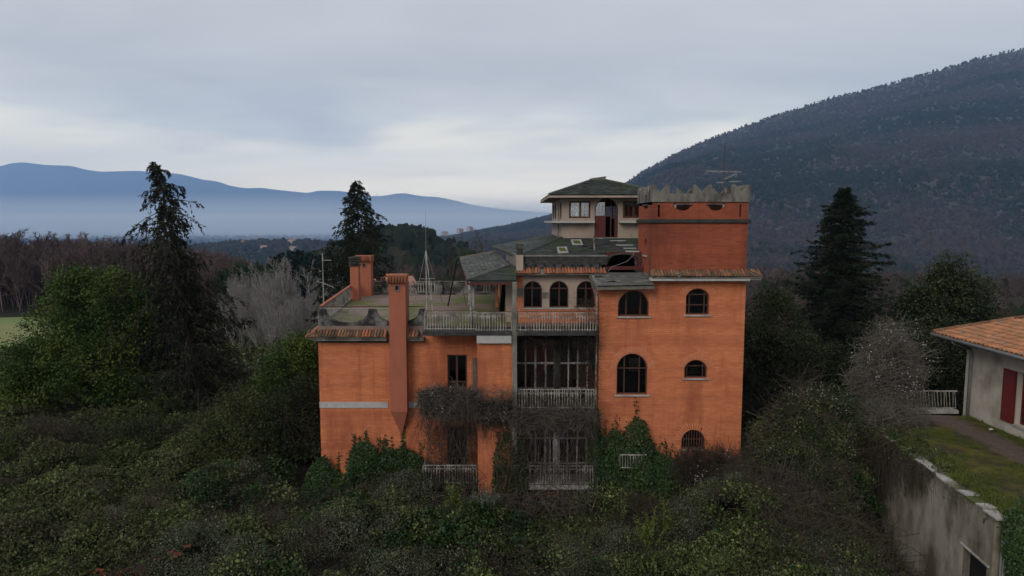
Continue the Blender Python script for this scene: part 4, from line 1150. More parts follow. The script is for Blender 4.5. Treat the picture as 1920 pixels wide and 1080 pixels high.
for (pa, pb, p0, p1) in ((1072, 1091, 454.5, 461.5), (1045, 1064, 468.5, 476)):
    t = ((p0 + p1) / 2 - 447) / (482 - 447); Yk = fr(by0, E0.y, t); zk = fr(zbb, zr0, t) + .03
    a, b = X(pa, p0, Yk), X(pb, p0, Yk); hy = .55
    m = MB(); sl_ = (zbb - zr0) / (by0 - E0.y)
    def q(x_, y_, dz): return (x_, y_, zk + (y_ - Yk) * sl_ + dz)
    for (xa_, xb_, ya_, yb_) in ((a, b, Yk - hy, Yk - hy + .08), (a, b, Yk + hy - .08, Yk + hy), (a, a + .08, Yk - hy + .081, Yk + hy - .081), (b - .08, b, Yk - hy + .081, Yk + hy - .081)):
        m.hexa([q(xa_, ya_, -.05), q(xb_, ya_, -.05), q(xb_, yb_, -.05), q(xa_, yb_, -.05), q(xa_, ya_, .06), q(xb_, ya_, .06), q(xb_, yb_, .06), q(xa_, yb_, .06)])
    sk = m.build('skylight', PALE, villa)
    m = MB(); m.slab([q(a + .081, Yk - hy + .081, .025), q(b - .081, Yk - hy + .081, .025), q(b - .081, Yk + hy - .081, .025), q(a + .081, Yk + hy - .081, .025)], .03); m.build('moss_filling', MOSSY, sk)
# dark barrel dormer beside the tower and its red wall
xd0, xd1 = X(1137, 490, 32.3), xUL - .02
zd0, zd1 = Z(500, 32.3), Z(474, 32.3)
panel('dormer_front', rect(xd0 - .03, xd1, zd0, Z(473, 32.3)), [arch(xd0 + .05, xd1 - .16, zd0 + .02, Z(475.5, 32.3), .50)], .12, 'y', 32.3, REDWOOD, villa)
m = MB(); m.box(xd0, xd1, 34.0, 34.1, zd0 - .3, zd1); m.build('dormer_back', MATBLACK, villa)  # black back panel paints the unlit depth behind the arch
m = MB(); m.box(xpb - .1, xUL - .02, YB + .1, YB + .35, Z(505, 32), Z(499, 32)); m.build('red_beam', REDWOOD, villa)
nA = 9
Dm = MB()
cx = (xd0 + xd1) / 2; hw = (xd1 - xd0) / 2
ar = [(cx - hw * math.cos(math.pi * i / nA), zd0 + .22 + .42 * math.sin(math.pi * i / nA) ** .7) for i in range(nA + 1)]
for i in range(nA):
    (x0_, z0_), (x1_, z1_) = ar[i], ar[i + 1]
    Dm.slab([(x0_, 32.2, z0_), (x1_, 32.2, z1_), (x1_, 34.6, z1_ + .12), (x0_, 34.6, z0_ + .12)], .05)
Dm.build('dormer_roof', SLATE, villa)
m = MB(); pts = [P3(1190, 471, 32.0), P3(1186, 480, 31.9), P3(1176, 490, 31.6), P3(1160, 496, 31.2), P3(1148, 500, 30.9), P3(1140, 509, 30.6)]; m.tube(pts, .010, 6); m.build('cable', WHITEM, villa)

# slate awning over the corner beside the tower
ze0, ze1 = Z(537, 29.4), Z(511, 31.58)
A0, A1, A2, A3 = (X(1119, 537, 29.4), 29.4, ze0), (xUL + .03, 29.4, ze0 + .06), (xUL - .02, 31.55, ze1), (X(1103.5, 511, 31.55), 31.55, ze1)
slates('slate_awning', A0, A1, A2, A3, AWN, villa, seed=4, gap=.02)
m = MB(); m.bar((A0[0] - .02, 29.38, ze0 - .1), (A1[0], 29.38, ze0 - .05), .05, .12); m.bar((A0[0], 29.42, ze0 - .08), (A3[0], 31.5, ze1 - .1), .06, .14); m.build('fascia', WOODG, villa)
m = MB(); m.bar((A3[0] + .02, 31.4, ze1 - .15), (A0[0] + .05, 29.9, Z(560, 29.9)), .06); m.build('strut', WOODG, villa)

# porch roof on the terrace
pe0 = Vector((X(876, 526, 30.2), 30.2, Z(526.5, 30.2))); pe1 = Vector((X(968.5, 526, 30.2), 30.2, Z(526.5, 30.2)))
pt1 = Vector((X(957, 498, 31.6), 31.6, Z(498, 31.6)))
pm = Vector((X(905, 514, 31.0), 31.0, Z(512, 31.0)))
pb0 = Vector((X(862, 485, 43.5), 43.5, Z(485, 43.5))); pb1 = Vector((X(930, 473, 43.5), 43.5, Z(473, 43.5)))
slates('porch_roof', pe0, pe1, Vector((X(966, 498, 31.6), 31.6, Z(499, 31.6))), pt1, SLATE, villa, seed=5, row=.2)
slates('porch_roof', pb0, pe0, pt1, pb1, LICH, villa, seed=6, gap=.05)
hip(pe0, pt1, .12, LICH); hip(pb0, pb1, .2, WOODG)
m = MB(); m.bar(pe0 + Vector((0, .02, -.13)), pe1 + Vector((0, .02, -.13)), .06, .1); m.bar(pe0 + Vector((.02, .1, -.12)), pb0 + Vector((.05, 0, -.12)), .08, .1); m.build('fascia', REDWOOD, villa)
m = MB(); m.lathe([(.12, 0), (.115, pe0.z - .2 - zFl)], (X(885.5, 560, 30.5), 30.5, zFl), 12); m.build('porch_column', PALE, villa, smooth=True)
m = MB(); p0 = P3(880, 528, 30.25); m.tube([p0, (p0.x, 30.25, Z(570, 30.25)), (p0.x + .06, 30.25, Z(574, 30.25)), (p0.x + .06, 30.25, zFl)], .045, 8); m.build('downpipe', WHITEM, villa)
for k, (a, b, Yk) in enumerate(((929, 934, 37.5), (937, 942, 35.8))):
    m = MB(); m.box(X(a, 550, Yk), X(b, 550, Yk), Yk, Yk + .3, zFl, Z(500, Yk)); m.build('porch_pillar', BRICK, villa)
m = MB(); m.box(X(948, 550, 31.9), X(962, 550, 31.9), 31.9, 32.4, zFl, Z(527, 31.9)); m.build('porch_pillar', BEIGE, villa)
m = MB()
for k in range(5):
    a = P3(936 + k * 2.0, 588 - k, 32.6 + .15 * k); b = P3(944 + k * 1.3, 524, 33.2 + .1 * k); m = MB(); m.bar(a, b, .07); m.build('fallen_rafter', MATBLACK, villa)
m = MB(); m.bar(P3(840, 574, 37), P3(858, 484, 36.0), .07); m.build('leaning_pole', MATBLACK, villa)
m = MB(); m.bar(P3(874, 574, 37), P3(866, 530, 37.0), .03); m.build('leaning_pole', RUST, villa)

# ---- lantern room
def BZ(py): return Z(py, by0)
zl0, zl1, zs = zbb, BZ(367), BZ(415)
dX = lambda p_: X(p_, 400, by0)
wn = [rect(dX(1067), dX(1107), BZ(409), BZ(377)), rect(dX(1168), dX(1208), BZ(409), BZ(377)), arch(dX(1115), dX(1159), zl0 + .02, BZ(372), .62)]
panel('lantern_wall', rect(bx0, bx1, zl0, zl1), wn, .16, 'y', by0, BEIGE, villa)
panel('lantern_wall', rect(bx0, bx1, zl0, zl1), [rect(bx0 + .3, bx0 + 1.9, zs + .1, zl1 - .3), rect(bx0 + 2.1, bx0 + 3.1, zs + .1, zl1 - .3), rect(bx0 + 3.3, bx1 - .2, zs + .1, zl1 - .3)], .16, 'y', by1 - .16, BEIGE, villa)
sw = [(by0 + .45, by0 + 1.75), (by0 + 2.6, by0 + 4.0), (by0 + 4.9, by0 + 6.3), (by0 + 7.0, by0 + 8.5)]
for xw in (bx0, bx1 - .16):
    panel('lantern_wall', rect(by0 + .162, by1 - .162, zl0, zl1), [rect(a, b, zs + .14, zl1 - .3) for a, b in sw], .16, 'x', xw, BEIGE, villa)
    for a, b in sw: window(villa, a, b, zs + .14, zl1 - .3, 0, xw, [((a + b) / 2, .06)], [], axis='x', recess=.04, fw=.1, sill=None, glass=GLASSC)
window(villa, wn[0][0][0], wn[0][1][0], BZ(409), BZ(377), 0, by0, [(fr(wn[0][0][0], wn[0][1][0], .52), .10)], [], recess=.03, fw=.09, sill=None, glass=GLASSC)
window(villa, wn[1][0][0], wn[1][1][0], BZ(409), BZ(377), 0, by0, [(fr(wn[1][0][0], wn[1][1][0], .52), .10)], [], recess=.03, fw=.09, sill=None, glass=GLASSC)
for a, b in ((bx0 + .3, bx0 + 1.9), (bx0 + 2.1, bx0 + 3.1), (bx0 + 3.3, bx1 - .2)):
    window(villa, a, b, zs + .1, zl1 - .3, 0, by1 - .16, [((a + b) / 2, .06)], [], recess=.04, fw=.07, sill=None, glass=GLASSC)
ua, ub = dX(1115), dX(1159)
dw = window(villa, ua, ub, zl0 + .02, BZ(372), .62, by0, [(fr(ua, ub, .46), .06), (fr(ua, ub, .70), .05), (fr(ua, ub, .88), .05)], [(BZ(405.5), .06)], recess=.05, fw=.05, sill=None, glass=GLASSC, name='lantern_door', fm=BROWN, pane_on=False)
m = MB(); m.box(ua + .04, fr(ua, ub, .46), by0 + .03, by0 + .05, zl0 + .03, BZ(406)); m.box(fr(ua, ub, .86), ub - .04, by0 + .03, by0 + .05, zl0 + .03, BZ(406)); m.build('door_panel', REDWOOD, dw)
m = MB(); m.box(ua + .06, fr(ua, ub, .44), by0 + .075, by0 + .082, BZ(405), BZ(379)); m.build('pane', GLASSC, dw)
m = MB(); m.box(fr(ua, ub, .46), fr(ua, ub, .88), by0 + 1.6, by0 + 1.65, zl0, BZ(406)); m.build('door_gap_sheet', MATBLACK, villa)  # black sheet standing behind the open part of the lantern door
m = MB(); m.box(ua - .02, ub + .02, by0 - .12, by0 - .002, zl0 - .03, zl0 + .018); m.build('threshold', BAND, villa)
m = MB(); m.box(bx0 + .17, bx1 - .17, by0 + .17, by1 - .17, zl0 - .15, zl0 + .01); m.build('floor_slab', DARKIN, villa)
for (x0_, x1_, y0_, y1_) in ((bx0 - .5, ua - .03, by0 - .42, by0 - .002), (ub + .03, bx1 + .4, by0 - .42, by0 - .002), (bx0 - .5, bx0 - .002, by0, by1 + .3)):
    m = MB(); m.box(x0_, x1_, y0_, y1_, zs - .09, zs + .02); m.build('sill_shelf', BAND, villa, bevel=.01)
ov = .72; ze = zl1 + .02
c0, c1, c2, c3 = Vector((bx0 - ov, by0 - ov, ze)), Vector((bx1 + ov, by0 - ov, ze)), Vector((bx1 + ov, by1 + ov, ze)), Vector((bx0 - ov, by1 + ov, ze))
yA = 40.5; zA = Z(338.5, yA); xa_, xb_ = X(1110, 340, yA), X(1131, 340, yA)
ap0, ap1 = Vector((xa_, yA - .3, zA)), Vector((xb_, yA - .3, zA))
ap2, ap3 = Vector((xb_, yA + .3, zA)), Vector((xa_, yA + .3, zA))
slates('lantern_roof', c0, c1, ap1, ap0, SLATE, villa, seed=7, row=.26)
slates('lantern_roof', c3, c0, ap0, ap3, SLATE, villa, seed=8, row=.26)
slates('lantern_roof', c1, c2, ap2, ap1, SLATE, villa, seed=9, row=.26)
slates('lantern_roof', c2, c3, ap3, ap2, SLATE, villa, seed=10, row=.26)
hip(c0, ap0, .14, LICH); hip(c1, ap1, .14, SLATE)
m = MB()
for a, b in ((c0, c1), (c3, c0), (c1, c2), (c2, c3)):
    m.bar(Vector(a) - Vector((0, 0, .09)), Vector(b) - Vector((0, 0, .09)), .06, .10)
m.build('fascia', BEIGE, villa)
m = MB(); m.box(c0.x + .05, c1.x - .05, c0.y + .05, c2.y - .05, ze - .145, ze - .1); m.build('soffit', WOODG, villa)
m = MB(); m.hexa([(xa_ - .1, yA - .5, zA - .1), (xb_, yA - .5, zA - .1), (xb_, yA + .5, zA - .1), (xa_ - .1, yA + .5, zA - .1), (xa_ - .14, yA - .55, zA + .10), (xb_ + .12, yA - .55, zA + .22), (xb_ + .12, yA + .55, zA + .22), (xa_ - .14, yA + .55, zA + .10)]); m.build('roof_cap', CONC, villa, bevel=.02)
m = MB(); m.tube([(bx0 - .08, by0 + 2.1, zl1), (bx0 - .08, by0 + 2.1, zl0 - .1)], .05, 8); m.build('downpipe', PALE, villa)
m = MB(); pts = [P3(1197 - 8 * math.sin(t * .5) , 409 + 12 * math.sin(t), 35.6) for t in np.linspace(0, 3.14, 9)]; m.tube([P3(1187, 408, 35.6), P3(1186, 416, 35.6), P3(1190, 424, 35.55), P3(1196, 425, 35.5), P3(1199, 418, 35.5)], .011, 6); m.build('cable', WHITEM, villa)

# ================================================================== TREES AND SHRUBS
L_BAY = leafmat('evergreen_leaf', (.020, .040, .009), (.075, .122, .024), (.098, .130, .026))
L_MAG = leafmat('glossy_leaf', (.016, .028, .010), (.066, .088, .026), rough=.45, spec=.25)
L_SPR = leafmat('spruce_needles', (.011, .018, .010), (.034, .044, .018), vary=.12)
L_SPD = leafmat('dying_spruce_needles', (.016, .018, .010), (.044, .044, .022), vary=.1)
L_FIR = leafmat('dark_fir_needles', (.007, .014, .009), (.027, .042, .022), vary=.1)
L_CED = leafmat('blue_cedar_needles', (.012, .024, .022), (.028, .046, .038), vary=.15)
L_PINE = leafmat('pine_needles', (.020, .042, .015), (.050, .085, .026), vary=.15)
L_IVY = leafmat('ivy_leaf', (.012, .028, .009), (.050, .090, .022), vary=.12, rough=.45, spec=.2)
L_DARK = leafmat('dark_shrub_leaf', (.012, .018, .008), (.055, .066, .024), vary=.15)  # dark green leaf colour of the shrubs, laurels and pier ivy
L_BRAM = leafmat('bramble_leaf', (.020, .030, .009), (.150, .178, .058), (.088, .085, .042), vary=.35)
L_GREY = leafmat('grey_green_leaf', (.032, .040, .020), (.14, .155, .090), vary=.3)
L_DRY = leafmat('dry_leaf', (.028, .030, .014), (.088, .080, .042), vary=.3)
L_LIME = leafmat('fresh_leaf', (.060, .085, .016), (.15, .19, .035), vary=.2)
L_OLIV = leafmat('olive_leaf', (.085, .095, .070), (.18, .195, .145), vary=.15)
L_GRASS = leafmat('grass_blade', (.060, .080, .018), (.14, .155, .035), vary=.2)

def put(lf, name, mats, parent):
    return link(name, lf.mesh(name, mats, org(parent)), parent)
def limb_paths(p0, ends, bend=.25, k=6):
    n = len(ends); t = np.linspace(0, 1, k)[None, :, None]
    p0 = np.broadcast_to(np.asarray(p0, float), (n, 3))[:, None, :]; e = np.asarray(ends, float)[:, None, :]
    L = np.linalg.norm(e - p0, axis=2, keepdims=True)
    off = rng.normal(0, bend * .25, (n, 1, 3)) * L
    up = np.array([0, 0, 1.0])[None, None, :] * L * bend * .5
    return p0 + (e - p0) * t + (off + up) * (t * (1 - t))
def lobes_points(lobes, n, shell=.28):
    lobes = np.asarray(lobes, float)
    w = (lobes[:, 3] * lobes[:, 4] + lobes[:, 4] * lobes[:, 5] + lobes[:, 3] * lobes[:, 5]); w = w / w.sum()
    i = rng.choice(len(lobes), n, p=w)
    d = rdir(n); r_ = 1 - np.abs(rng.normal(0, shell, n)); r_ = np.clip(r_, .05, 1.06)
    return lobes[i, :3] + d * r_[:, None] * lobes[i, 3:6], d
def broadleaf(name, label, base, lobes, n_cl, per, L, mat, cat='tree', cr=.34, stems=1, tr=.16, bark=BARK, asp=.55, group=None, twigs=0, tint=.32):
    root = empty(name, base, label, cat, group)
    b = np.array(base, float)
    lobes = [(x + b[0], y + b[1], z + b[2], rx, ry, rz) for x, y, z, rx, ry, rz in lobes]
    C, Dd = lobes_points(lobes, n_cl)
    C = C[C[:, 2] > b[2] + .1]; n_cl = len(C); Dd = Dd[:n_cl]
    la = np.array(lobes)
    tr_ = Leafy()
    st = np.stack([b + np.array([rng.normal(0, .12 * stems), rng.normal(0, .12 * stems), 0]) for _ in range(stems)])
    lc = la[:, :3] + rng.normal(0, .2, (len(la), 3)) * la[:, 3:6]
    pth = np.concatenate([limb_paths(s_, lc, .2) for s_ in st]) if stems > 1 else limb_paths(st[0], lc, .2)
    tr_.tubes(pth, np.linspace(tr, tr * .3, 6)[None, :], 6, mat=0)
    near = np.argmin(((C[:, None] - la[None, :, :3]) ** 2).sum(2), 1)
    sel = rng.choice(n_cl, min(n_cl, 220), replace=False)
    tr_.tubes(limb_paths(lc[near[sel]], C[sel], .3, 5), np.linspace(tr * .28, .012, 5)[None, :], 4, mat=0)
    put(tr_, 'trunk', [bark], root)
    lf = Leafy()
    cid = np.repeat(np.arange(n_cl), per)
    off = rng.normal(0, 1, (len(cid), 3)) * cr * np.array([1, 1, .75])
    pos = C[cid] + off
    ct = rng.uniform(-.38, .38, n_cl)
    D = unit(Dd[cid % len(Dd)] * .5 + rdir(len(cid)) + np.array([0, 0, .15]))
    lf.leaves(pos, D, rdir(len(cid)) + np.array([0, 0, .9]), L * rng.uniform(.65, 1.25, len(cid)), L * asp * rng.uniform(.7, 1.2, len(cid)), np.clip(tint + ct[cid] + rng.normal(0, .12, len(cid)), 0, 1), 0)
    if twigs:
        i_ = rng.integers(0, n_cl, twigs); e = C[i_] + rdir(twigs) * .5 + np.array([0, 0, .25])
        lf.tubes(limb_paths_multi(C[i_], e), np.linspace(.012, .005, 4)[None, :], 3, mat=1)
    put(lf, 'crown', [mat, bark], root)
    return root
def limb_paths_multi(a, b, k=4, bend=.2):
    t = np.linspace(0, 1, k)[None, :, None]; L = np.linalg.norm(b - a, axis=1)[:, None, None]
    return a[:, None] + (b - a)[:, None] * t + rng.normal(0, bend, (len(a), 1, 3)) * L * (t * (1 - t))

def conifer(name, label, base, H, prof, mat, n_br=220, z0=.08, up=.25, droop=.55, tw=9, card=.20, cw=.06, hang=.0, per=9, bark=BARK, gaps=0.0, lean=0.0, cat='tree', group=None, tr=.22, seed=1, extra=(), rag=0.0):
    """prof: list of (height fraction, radius); branches are clothed in hanging sprays"""
    g = np.random.default_rng(seed)
    root = empty(name, base, label, cat, group); b = np.array(base, float)
    tk = Leafy(); zs_ = np.linspace(0, 1, 14)
    ln = np.array([lean * H, 0, 0])
    tp = b + np.stack([lean * H * zs_ ** 1.3 + .05 * np.sin(zs_ * 9), .05 * np.cos(zs_ * 7), zs_ * H], 1)
    tk.tubes(tp[None], np.linspace(tr, .012, 14)[None], 7, mat=0)
    lf = Leafy(); PA, PD, PT = [], [], []
    ph, pr_ = zip(*prof)
    brs = [(z0 + (1 - z0) * (i + g.uniform(-.4, .4)) / n_br, i * 2.399 + g.uniform(-.5, .5), None) for i in range(n_br)] + list(extra)
    bp = []
    for h, a, fl in brs:
        h = min(max(h, z0), .995)
        Rm = np.interp(h, ph, pr_)
        if fl is None:
            if g.random() < gaps: continue
            Lb = Rm * g.uniform(.62, 1.12)
            if rag:
                nn = float(fbm(np.array([math.cos(a) * 1.6 + 9 + seed]), np.array([h * 9 + math.sin(a) * 1.6]), 1.0, 3)[0])
                Lb *= min(1.35, max(.12, 1 + rag * (nn - .5) * 5)) * g.uniform(.6, 1.25)
                if g.random() < rag * .45 * max(0, (h - .45)) * 1.8: continue
        else: Lb = fl
        if Lb < .12: Lb = .12
        o = b + np.array([lean * H * h ** 1.3, 0, h * H]); d = np.array([math.cos(a), math.sin(a), 0])
        t = np.linspace(0, 1, 7); u_ = up * g.uniform(.5, 1.5); dr_ = droop * g.uniform(.6, 1.3)
        pth = o + d * (Lb * t)[:, None] + np.array([0, 0, 1.0]) * ((u_ * t - dr_ * t ** 2 + .22 * t ** 4) * Lb)[:, None]
        pth += np.cumsum(g.normal(0, .018 * Lb, (7, 3)), 0)
        bp.append(pth)
        nt_ = max(3, int(tw * Lb / max(pr_) + 3))
        ts = g.uniform(.12, 1, nt_); side = np.where(np.arange(nt_) % 2 == 0, 1, -1)
        org_ = np.stack([np.interp(ts, t, pth[:, k]) for k in range(3)], 1)
        perp = np.array([-d[1], d[0], 0])
        dirs = unit(d * g.uniform(.4, 1.0, (nt_, 1)) + perp * (side * g.uniform(.3, 1.0, nt_))[:, None] + np.array([0, 0, 1.0]) * (g.uniform(-.35, .2, nt_) - hang * g.uniform(.3, 1.6, nt_))[:, None])
        lt = (.16 + .42 * (1 - ts) * Lb ** .5) * g.uniform(.6, 1.3, nt_) * (1 + hang * .7)
        s_ = g.uniform(0, 1, (nt_, per))
        pos = org_[:, None] + dirs[:, None] * (s_ * lt[:, None])[..., None] + np.array([0, 0, -1.0]) * (hang * .5 * s_ ** 2 * lt[:, None])[..., None]
        PA.append(pos.reshape(-1, 3)); PD.append(np.repeat(dirs, per, 0)); PT.append(np.full(nt_ * per, np.clip(.4 + g.normal(0, .2), 0, 1)))
        # the leading tip
        s_ = g.uniform(.3, 1, 10); PA.append(np.stack([np.interp(s_, t, pth[:, k]) for k in range(3)], 1)); PD.append(np.repeat((d + np.array([0, 0, .1]))[None], 10, 0)); PT.append(np.full(10, .6))
    bp = np.array(bp); tk.tubes(bp, np.linspace(.035, .007, 7)[None, :] * (1 if H > 8 else .6), 4, mat=0)
    put(tk, 'trunk', [bark], root)
    pa, pd, ptn = np.concatenate(PA), np.concatenate(PD), np.concatenate(PT); n = len(pa)
    D = unit(pd + .65 * rdir(n) + np.array([0, 0, -.25 * hang]))
    lf.leaves(pa, D, rdir(n) + np.array([0, 0, .6]), card * rng.uniform(.6, 1.3, n), cw * rng.uniform(.7, 1.4, n), np.clip(ptn + rng.normal(0, .18, n), 0, 1), 0)
    put(lf, 'crown', [mat], root)
    return root
def gz(x, y): return float(ground_z(np.array([x]), np.array([y]))[0])
def bz(x, y): return float(brush_z(np.array([x]), np.array([y]))[0])
def on(px, Y, sink=.15):
    x = (px - 960) / FPX * Y * 1.0
    return (x, Y, gz(x, Y) - sink)

# big evergreen on the slope, many-stemmed
b = on(172, 43)
S_ = 1.1
lob = [(0, 0, 5.6, 3.2, 2.8, 3.3), (-2.2, -.5, 3.9, 2.4, 2.4, 2.7), (2.1, -.3, 4.4, 2.2, 2.2, 3.2), (-3.2, -.8, 2.6, 1.8, 1.8, 1.9), (.4, -1.2, 3.6, 2.6, 2.0, 2.6), (1.2, .4, 7.1, 1.7, 1.7, 1.9), (-1.0, .2, 7.3, 1.6, 1.6, 2.0), (3.0, 0, 6.2, 1.4, 1.4, 1.8), (-4.0, -1.2, 1.5, 1.2, 1.4, 1.2)]
lob = [tuple(q * S_ for q in l_) for l_ in lob]
broadleaf('evergreen_tree', 'dense rounded evergreen tree with yellow-green top beside the ragged spruce', b, lob, 1000, 72, .18, L_BAY, stems=6, tr=.13, cr=.30)
# the ragged dying spruce
b = on(362, 43)
conifer('ragged_spruce', 'tall ragged half-dead spruce with drooping brown branches', b, Z(302, 43) - b[2],
        [(0, 4.3), (.18, 4.5), (.36, 3.9), (.5, 3.1), (.60, 2.3), (.72, 2.7), (.82, 1.7), (.9, 1.0), (1, .1)], L_SPD, n_br=430, z0=.08, up=.40, droop=.8, tw=14, hang=.85, per=12, card=.22, cw=.07, gaps=.04, rag=.8, lean=-.13, seed=4,
        extra=[(.50, .15, 4.3), (.47, -.3, 3.6), (.42, .4, 3.9), (.52, -.1, 3.4), (.36, .1, 4.4), (.76, 2.9, 2.6), (.72, 3.4, 2.7), (.84, .3, 2.0), (.80, 0.0, 2.3), (.85, 2.8, 1.7), (.3, 0, 4.6), (.25, -.4, 4.5), (.2, .2, 4.8)])
# spruce behind the terrace
b = on(672, 60)
conifer('spruce', 'dark drooping spruce rising behind the terrace chimneys', b, Z(338, 60) - b[2],
        [(0, 3.8), (.3, 4.1), (.55, 4.4), (.68, 3.4), (.78, 2.5), (.88, 1.6), (.95, .95), (1, .12)], L_SPR, n_br=360, rag=.3, z0=.2, up=.2, droop=.7, tw=14, hang=.4, per=12, card=.22, cw=.07, gaps=.05, seed=6, tr=.26)
b = on(617, 57)
conifer('spruce', 'small narrow spruce behind the corner antenna', b, Z(462, 57) - b[2], [(0, 1.5), (.5, 1.3), (.8, .8), (1, .1)], L_SPR, n_br=90, up=.1, droop=.8, tw=10, hang=.4, per=10, card=.2, cw=.06, seed=7, tr=.12)
# fir beyond the tower
b = on(1578, 46)
conifer('fir', 'dense dark pointed fir standing against the wooded hill', b, Z(352, 46) - b[2],
        [(0, 3.6), (.3, 3.8), (.5, 3.5), (.62, 3.1), (.70, 2.9), (.76, 2.1), (.84, 1.65), (.92, .95), (1, .08)], L_FIR, n_br=640, rag=.06, z0=.1, up=.25, droop=.45, tw=17, hang=.1, per=14, card=.17, cw=.05, seed=9)
# broadleaf evergreens to the side of the fir
b = on(1775, 46)
broadleaf('magnolia', 'glossy-leaved evergreen tree with open branching top above the tiled roof', b, [(0, 0, 7.2, 2.6, 2.2, 2.6), (1.9, 0, 7.7, 1.5, 1.4, 1.9), (-1.6, 0, 6.8, 1.8, 1.7, 2.0), (.5, 0, 9.6, 1.3, 1.2, 1.5), (2.8, -.4, 6.3, 1.3, 1.2, 1.1), (-2.3, -.5, 5.0, 2.0, 1.6, 1.9), (1, -1, 4.5, 3, 1.8, 2.2)], 620, 48, .20, L_MAG, tr=.17, stems=2, cr=.34)
b = on(1450, 41)
broadleaf('ivy_clad_tree', 'dull green overgrown tree close beside the tower', b, [(0, 0, 6.2, 2.0, 1.7, 2.6), (-1.0, -.2, 4.4, 1.5, 1.4, 2.4), (1.2, -.4, 4.4, 1.7, 1.5, 2.3), (.2, 0, 8.0, 1.1, 1.0, 1.0), (-.4, -.8, 2.2, 1.8, 1.4, 1.8)], 480, 44, .17, L_DARK, tr=.12, stems=2, cr=.32, twigs=260, tint=.45)
b = on(1555, 38)
broadleaf('ivy_clad_tree', 'dark creeper-choked shrub at the foot of the fir', b, [(0, 0, 3.4, 2.2, 1.6, 2.6), (-1.9, 0, 2.6, 1.7, 1.5, 2.2), (1.9, .4, 3.2, 1.7, 1.5, 2.3), (-.5, 0, 5.2, 1.3, 1.2, 1.2)], 420, 42, .15, L_DARK, tr=.09, stems=3, cr=.3, twigs=300, tint=.25)
b = on(1790, 37)
broadleaf('laurel', 'dark laurel thicket behind the white terrace railing', b, [(0, 0, 3.6, 2.2, 1.6, 2.8), (-1.7, .3, 3.2, 1.6, 1.5, 2.6), (1.6, .5, 4.2, 1.7, 1.5, 2.6), (0, .6, 6.0, 1.8, 1.2, 1.2)], 420, 42, .17, L_DARK, tr=.1, stems=3, cr=.3, tint=.3)
b = on(1690, 41)
broadleaf('laurel', 'dark shrub between the fir and the glossy evergreen', b, [(0, 0, 3.6, 1.9, 1.6, 2.6), (-1.3, .3, 5.2, 1.4, 1.3, 1.5), (1.2, .3, 5.0, 1.4, 1.3, 1.7)], 300, 42, .17, L_DARK, tr=.1, stems=3, cr=.3, tint=.38)
# shrubs at the wing's end
b = on(418, 33)
broadleaf('shrub', 'rounded olive-green shrub on the bramble slope', b, [(0, 0, 2.0, 1.8, 1.5, 1.6), (.5, .2, 3.3, 1.2, 1.1, 1.0), (-1.1, 0, 1.4, 1.3, 1.2, 1.3), (1.3, 0, 1.4, 1.3, 1.2, 1.5)], 400, 46, .11, L_BRAM, cat='shrub', tr=.05, stems=5, cr=.26, twigs=500, tint=.5)
b = on(548, 37)
broadleaf('shrub', 'leafy green shrub against the corner of the wing', b, [(0, 0, 4.4, 1.5, 1.4, 1.9), (.9, -.1, 5.0, 1.0, 1.0, 1.4), (-.9, 0, 3.2, 1.4, 1.3, 1.8)], 360, 44, .14, L_BAY, cat='shrub', tr=.06, stems=4, cr=.28, tint=.3)
b = on(545, 33.4)
broadleaf('shrub', 'dark shrub in the hollow beside the wing', b, [(0, 0, 2.4, 1.5, 1.2, 2.0), (-1.0, .2, 1.9, 1.2, 1.1, 1.7), (.6, .4, 3.6, .9, .9, 1.2)], 300, 40, .12, L_DARK, cat='shrub', tr=.05, stems=4, cr=.26, twigs=200, tint=.2)
b = on(275, 36)
broadleaf('shrub', 'low dark shrub under the big evergreen', b, [(0, 0, 1.2, 2.4, 1.5, 1.2), (-2, 0, .9, 1.7, 1.4, 1.1)], 260, 42, .12, L_DARK, cat='shrub', tr=.04, stems=4, cr=.28, twigs=150, tint=.4)
for k, (px, Y, lb) in enumerate(((55, 74, 'silvery olive tree at the edge of the meadow'), (12, 62, 'pale grey-green shrub below the meadow'), (38, 50, 'grey-green shrub at the foot of the big evergreen'))):
    b = on(px, Y); s = (1.1, 1.0, 1.0)[k]
    broadleaf('olive_tree', lb, b, [(0, 0, 1.8 * s, 1.7 * s, 1.5 * s, 1.3 * s), (-1.1 * s, 0, 1.3 * s, 1.2 * s, 1.1 * s, 1.0 * s), (1.1 * s, 0, 1.4 * s, 1.2 * s, 1.1 * s, 1.1 * s)], 150, 40, .17, L_OLIV if k == 0 else L_GREY, tr=.07, stems=2, cr=.34, cat='tree' if k == 0 else 'shrub')

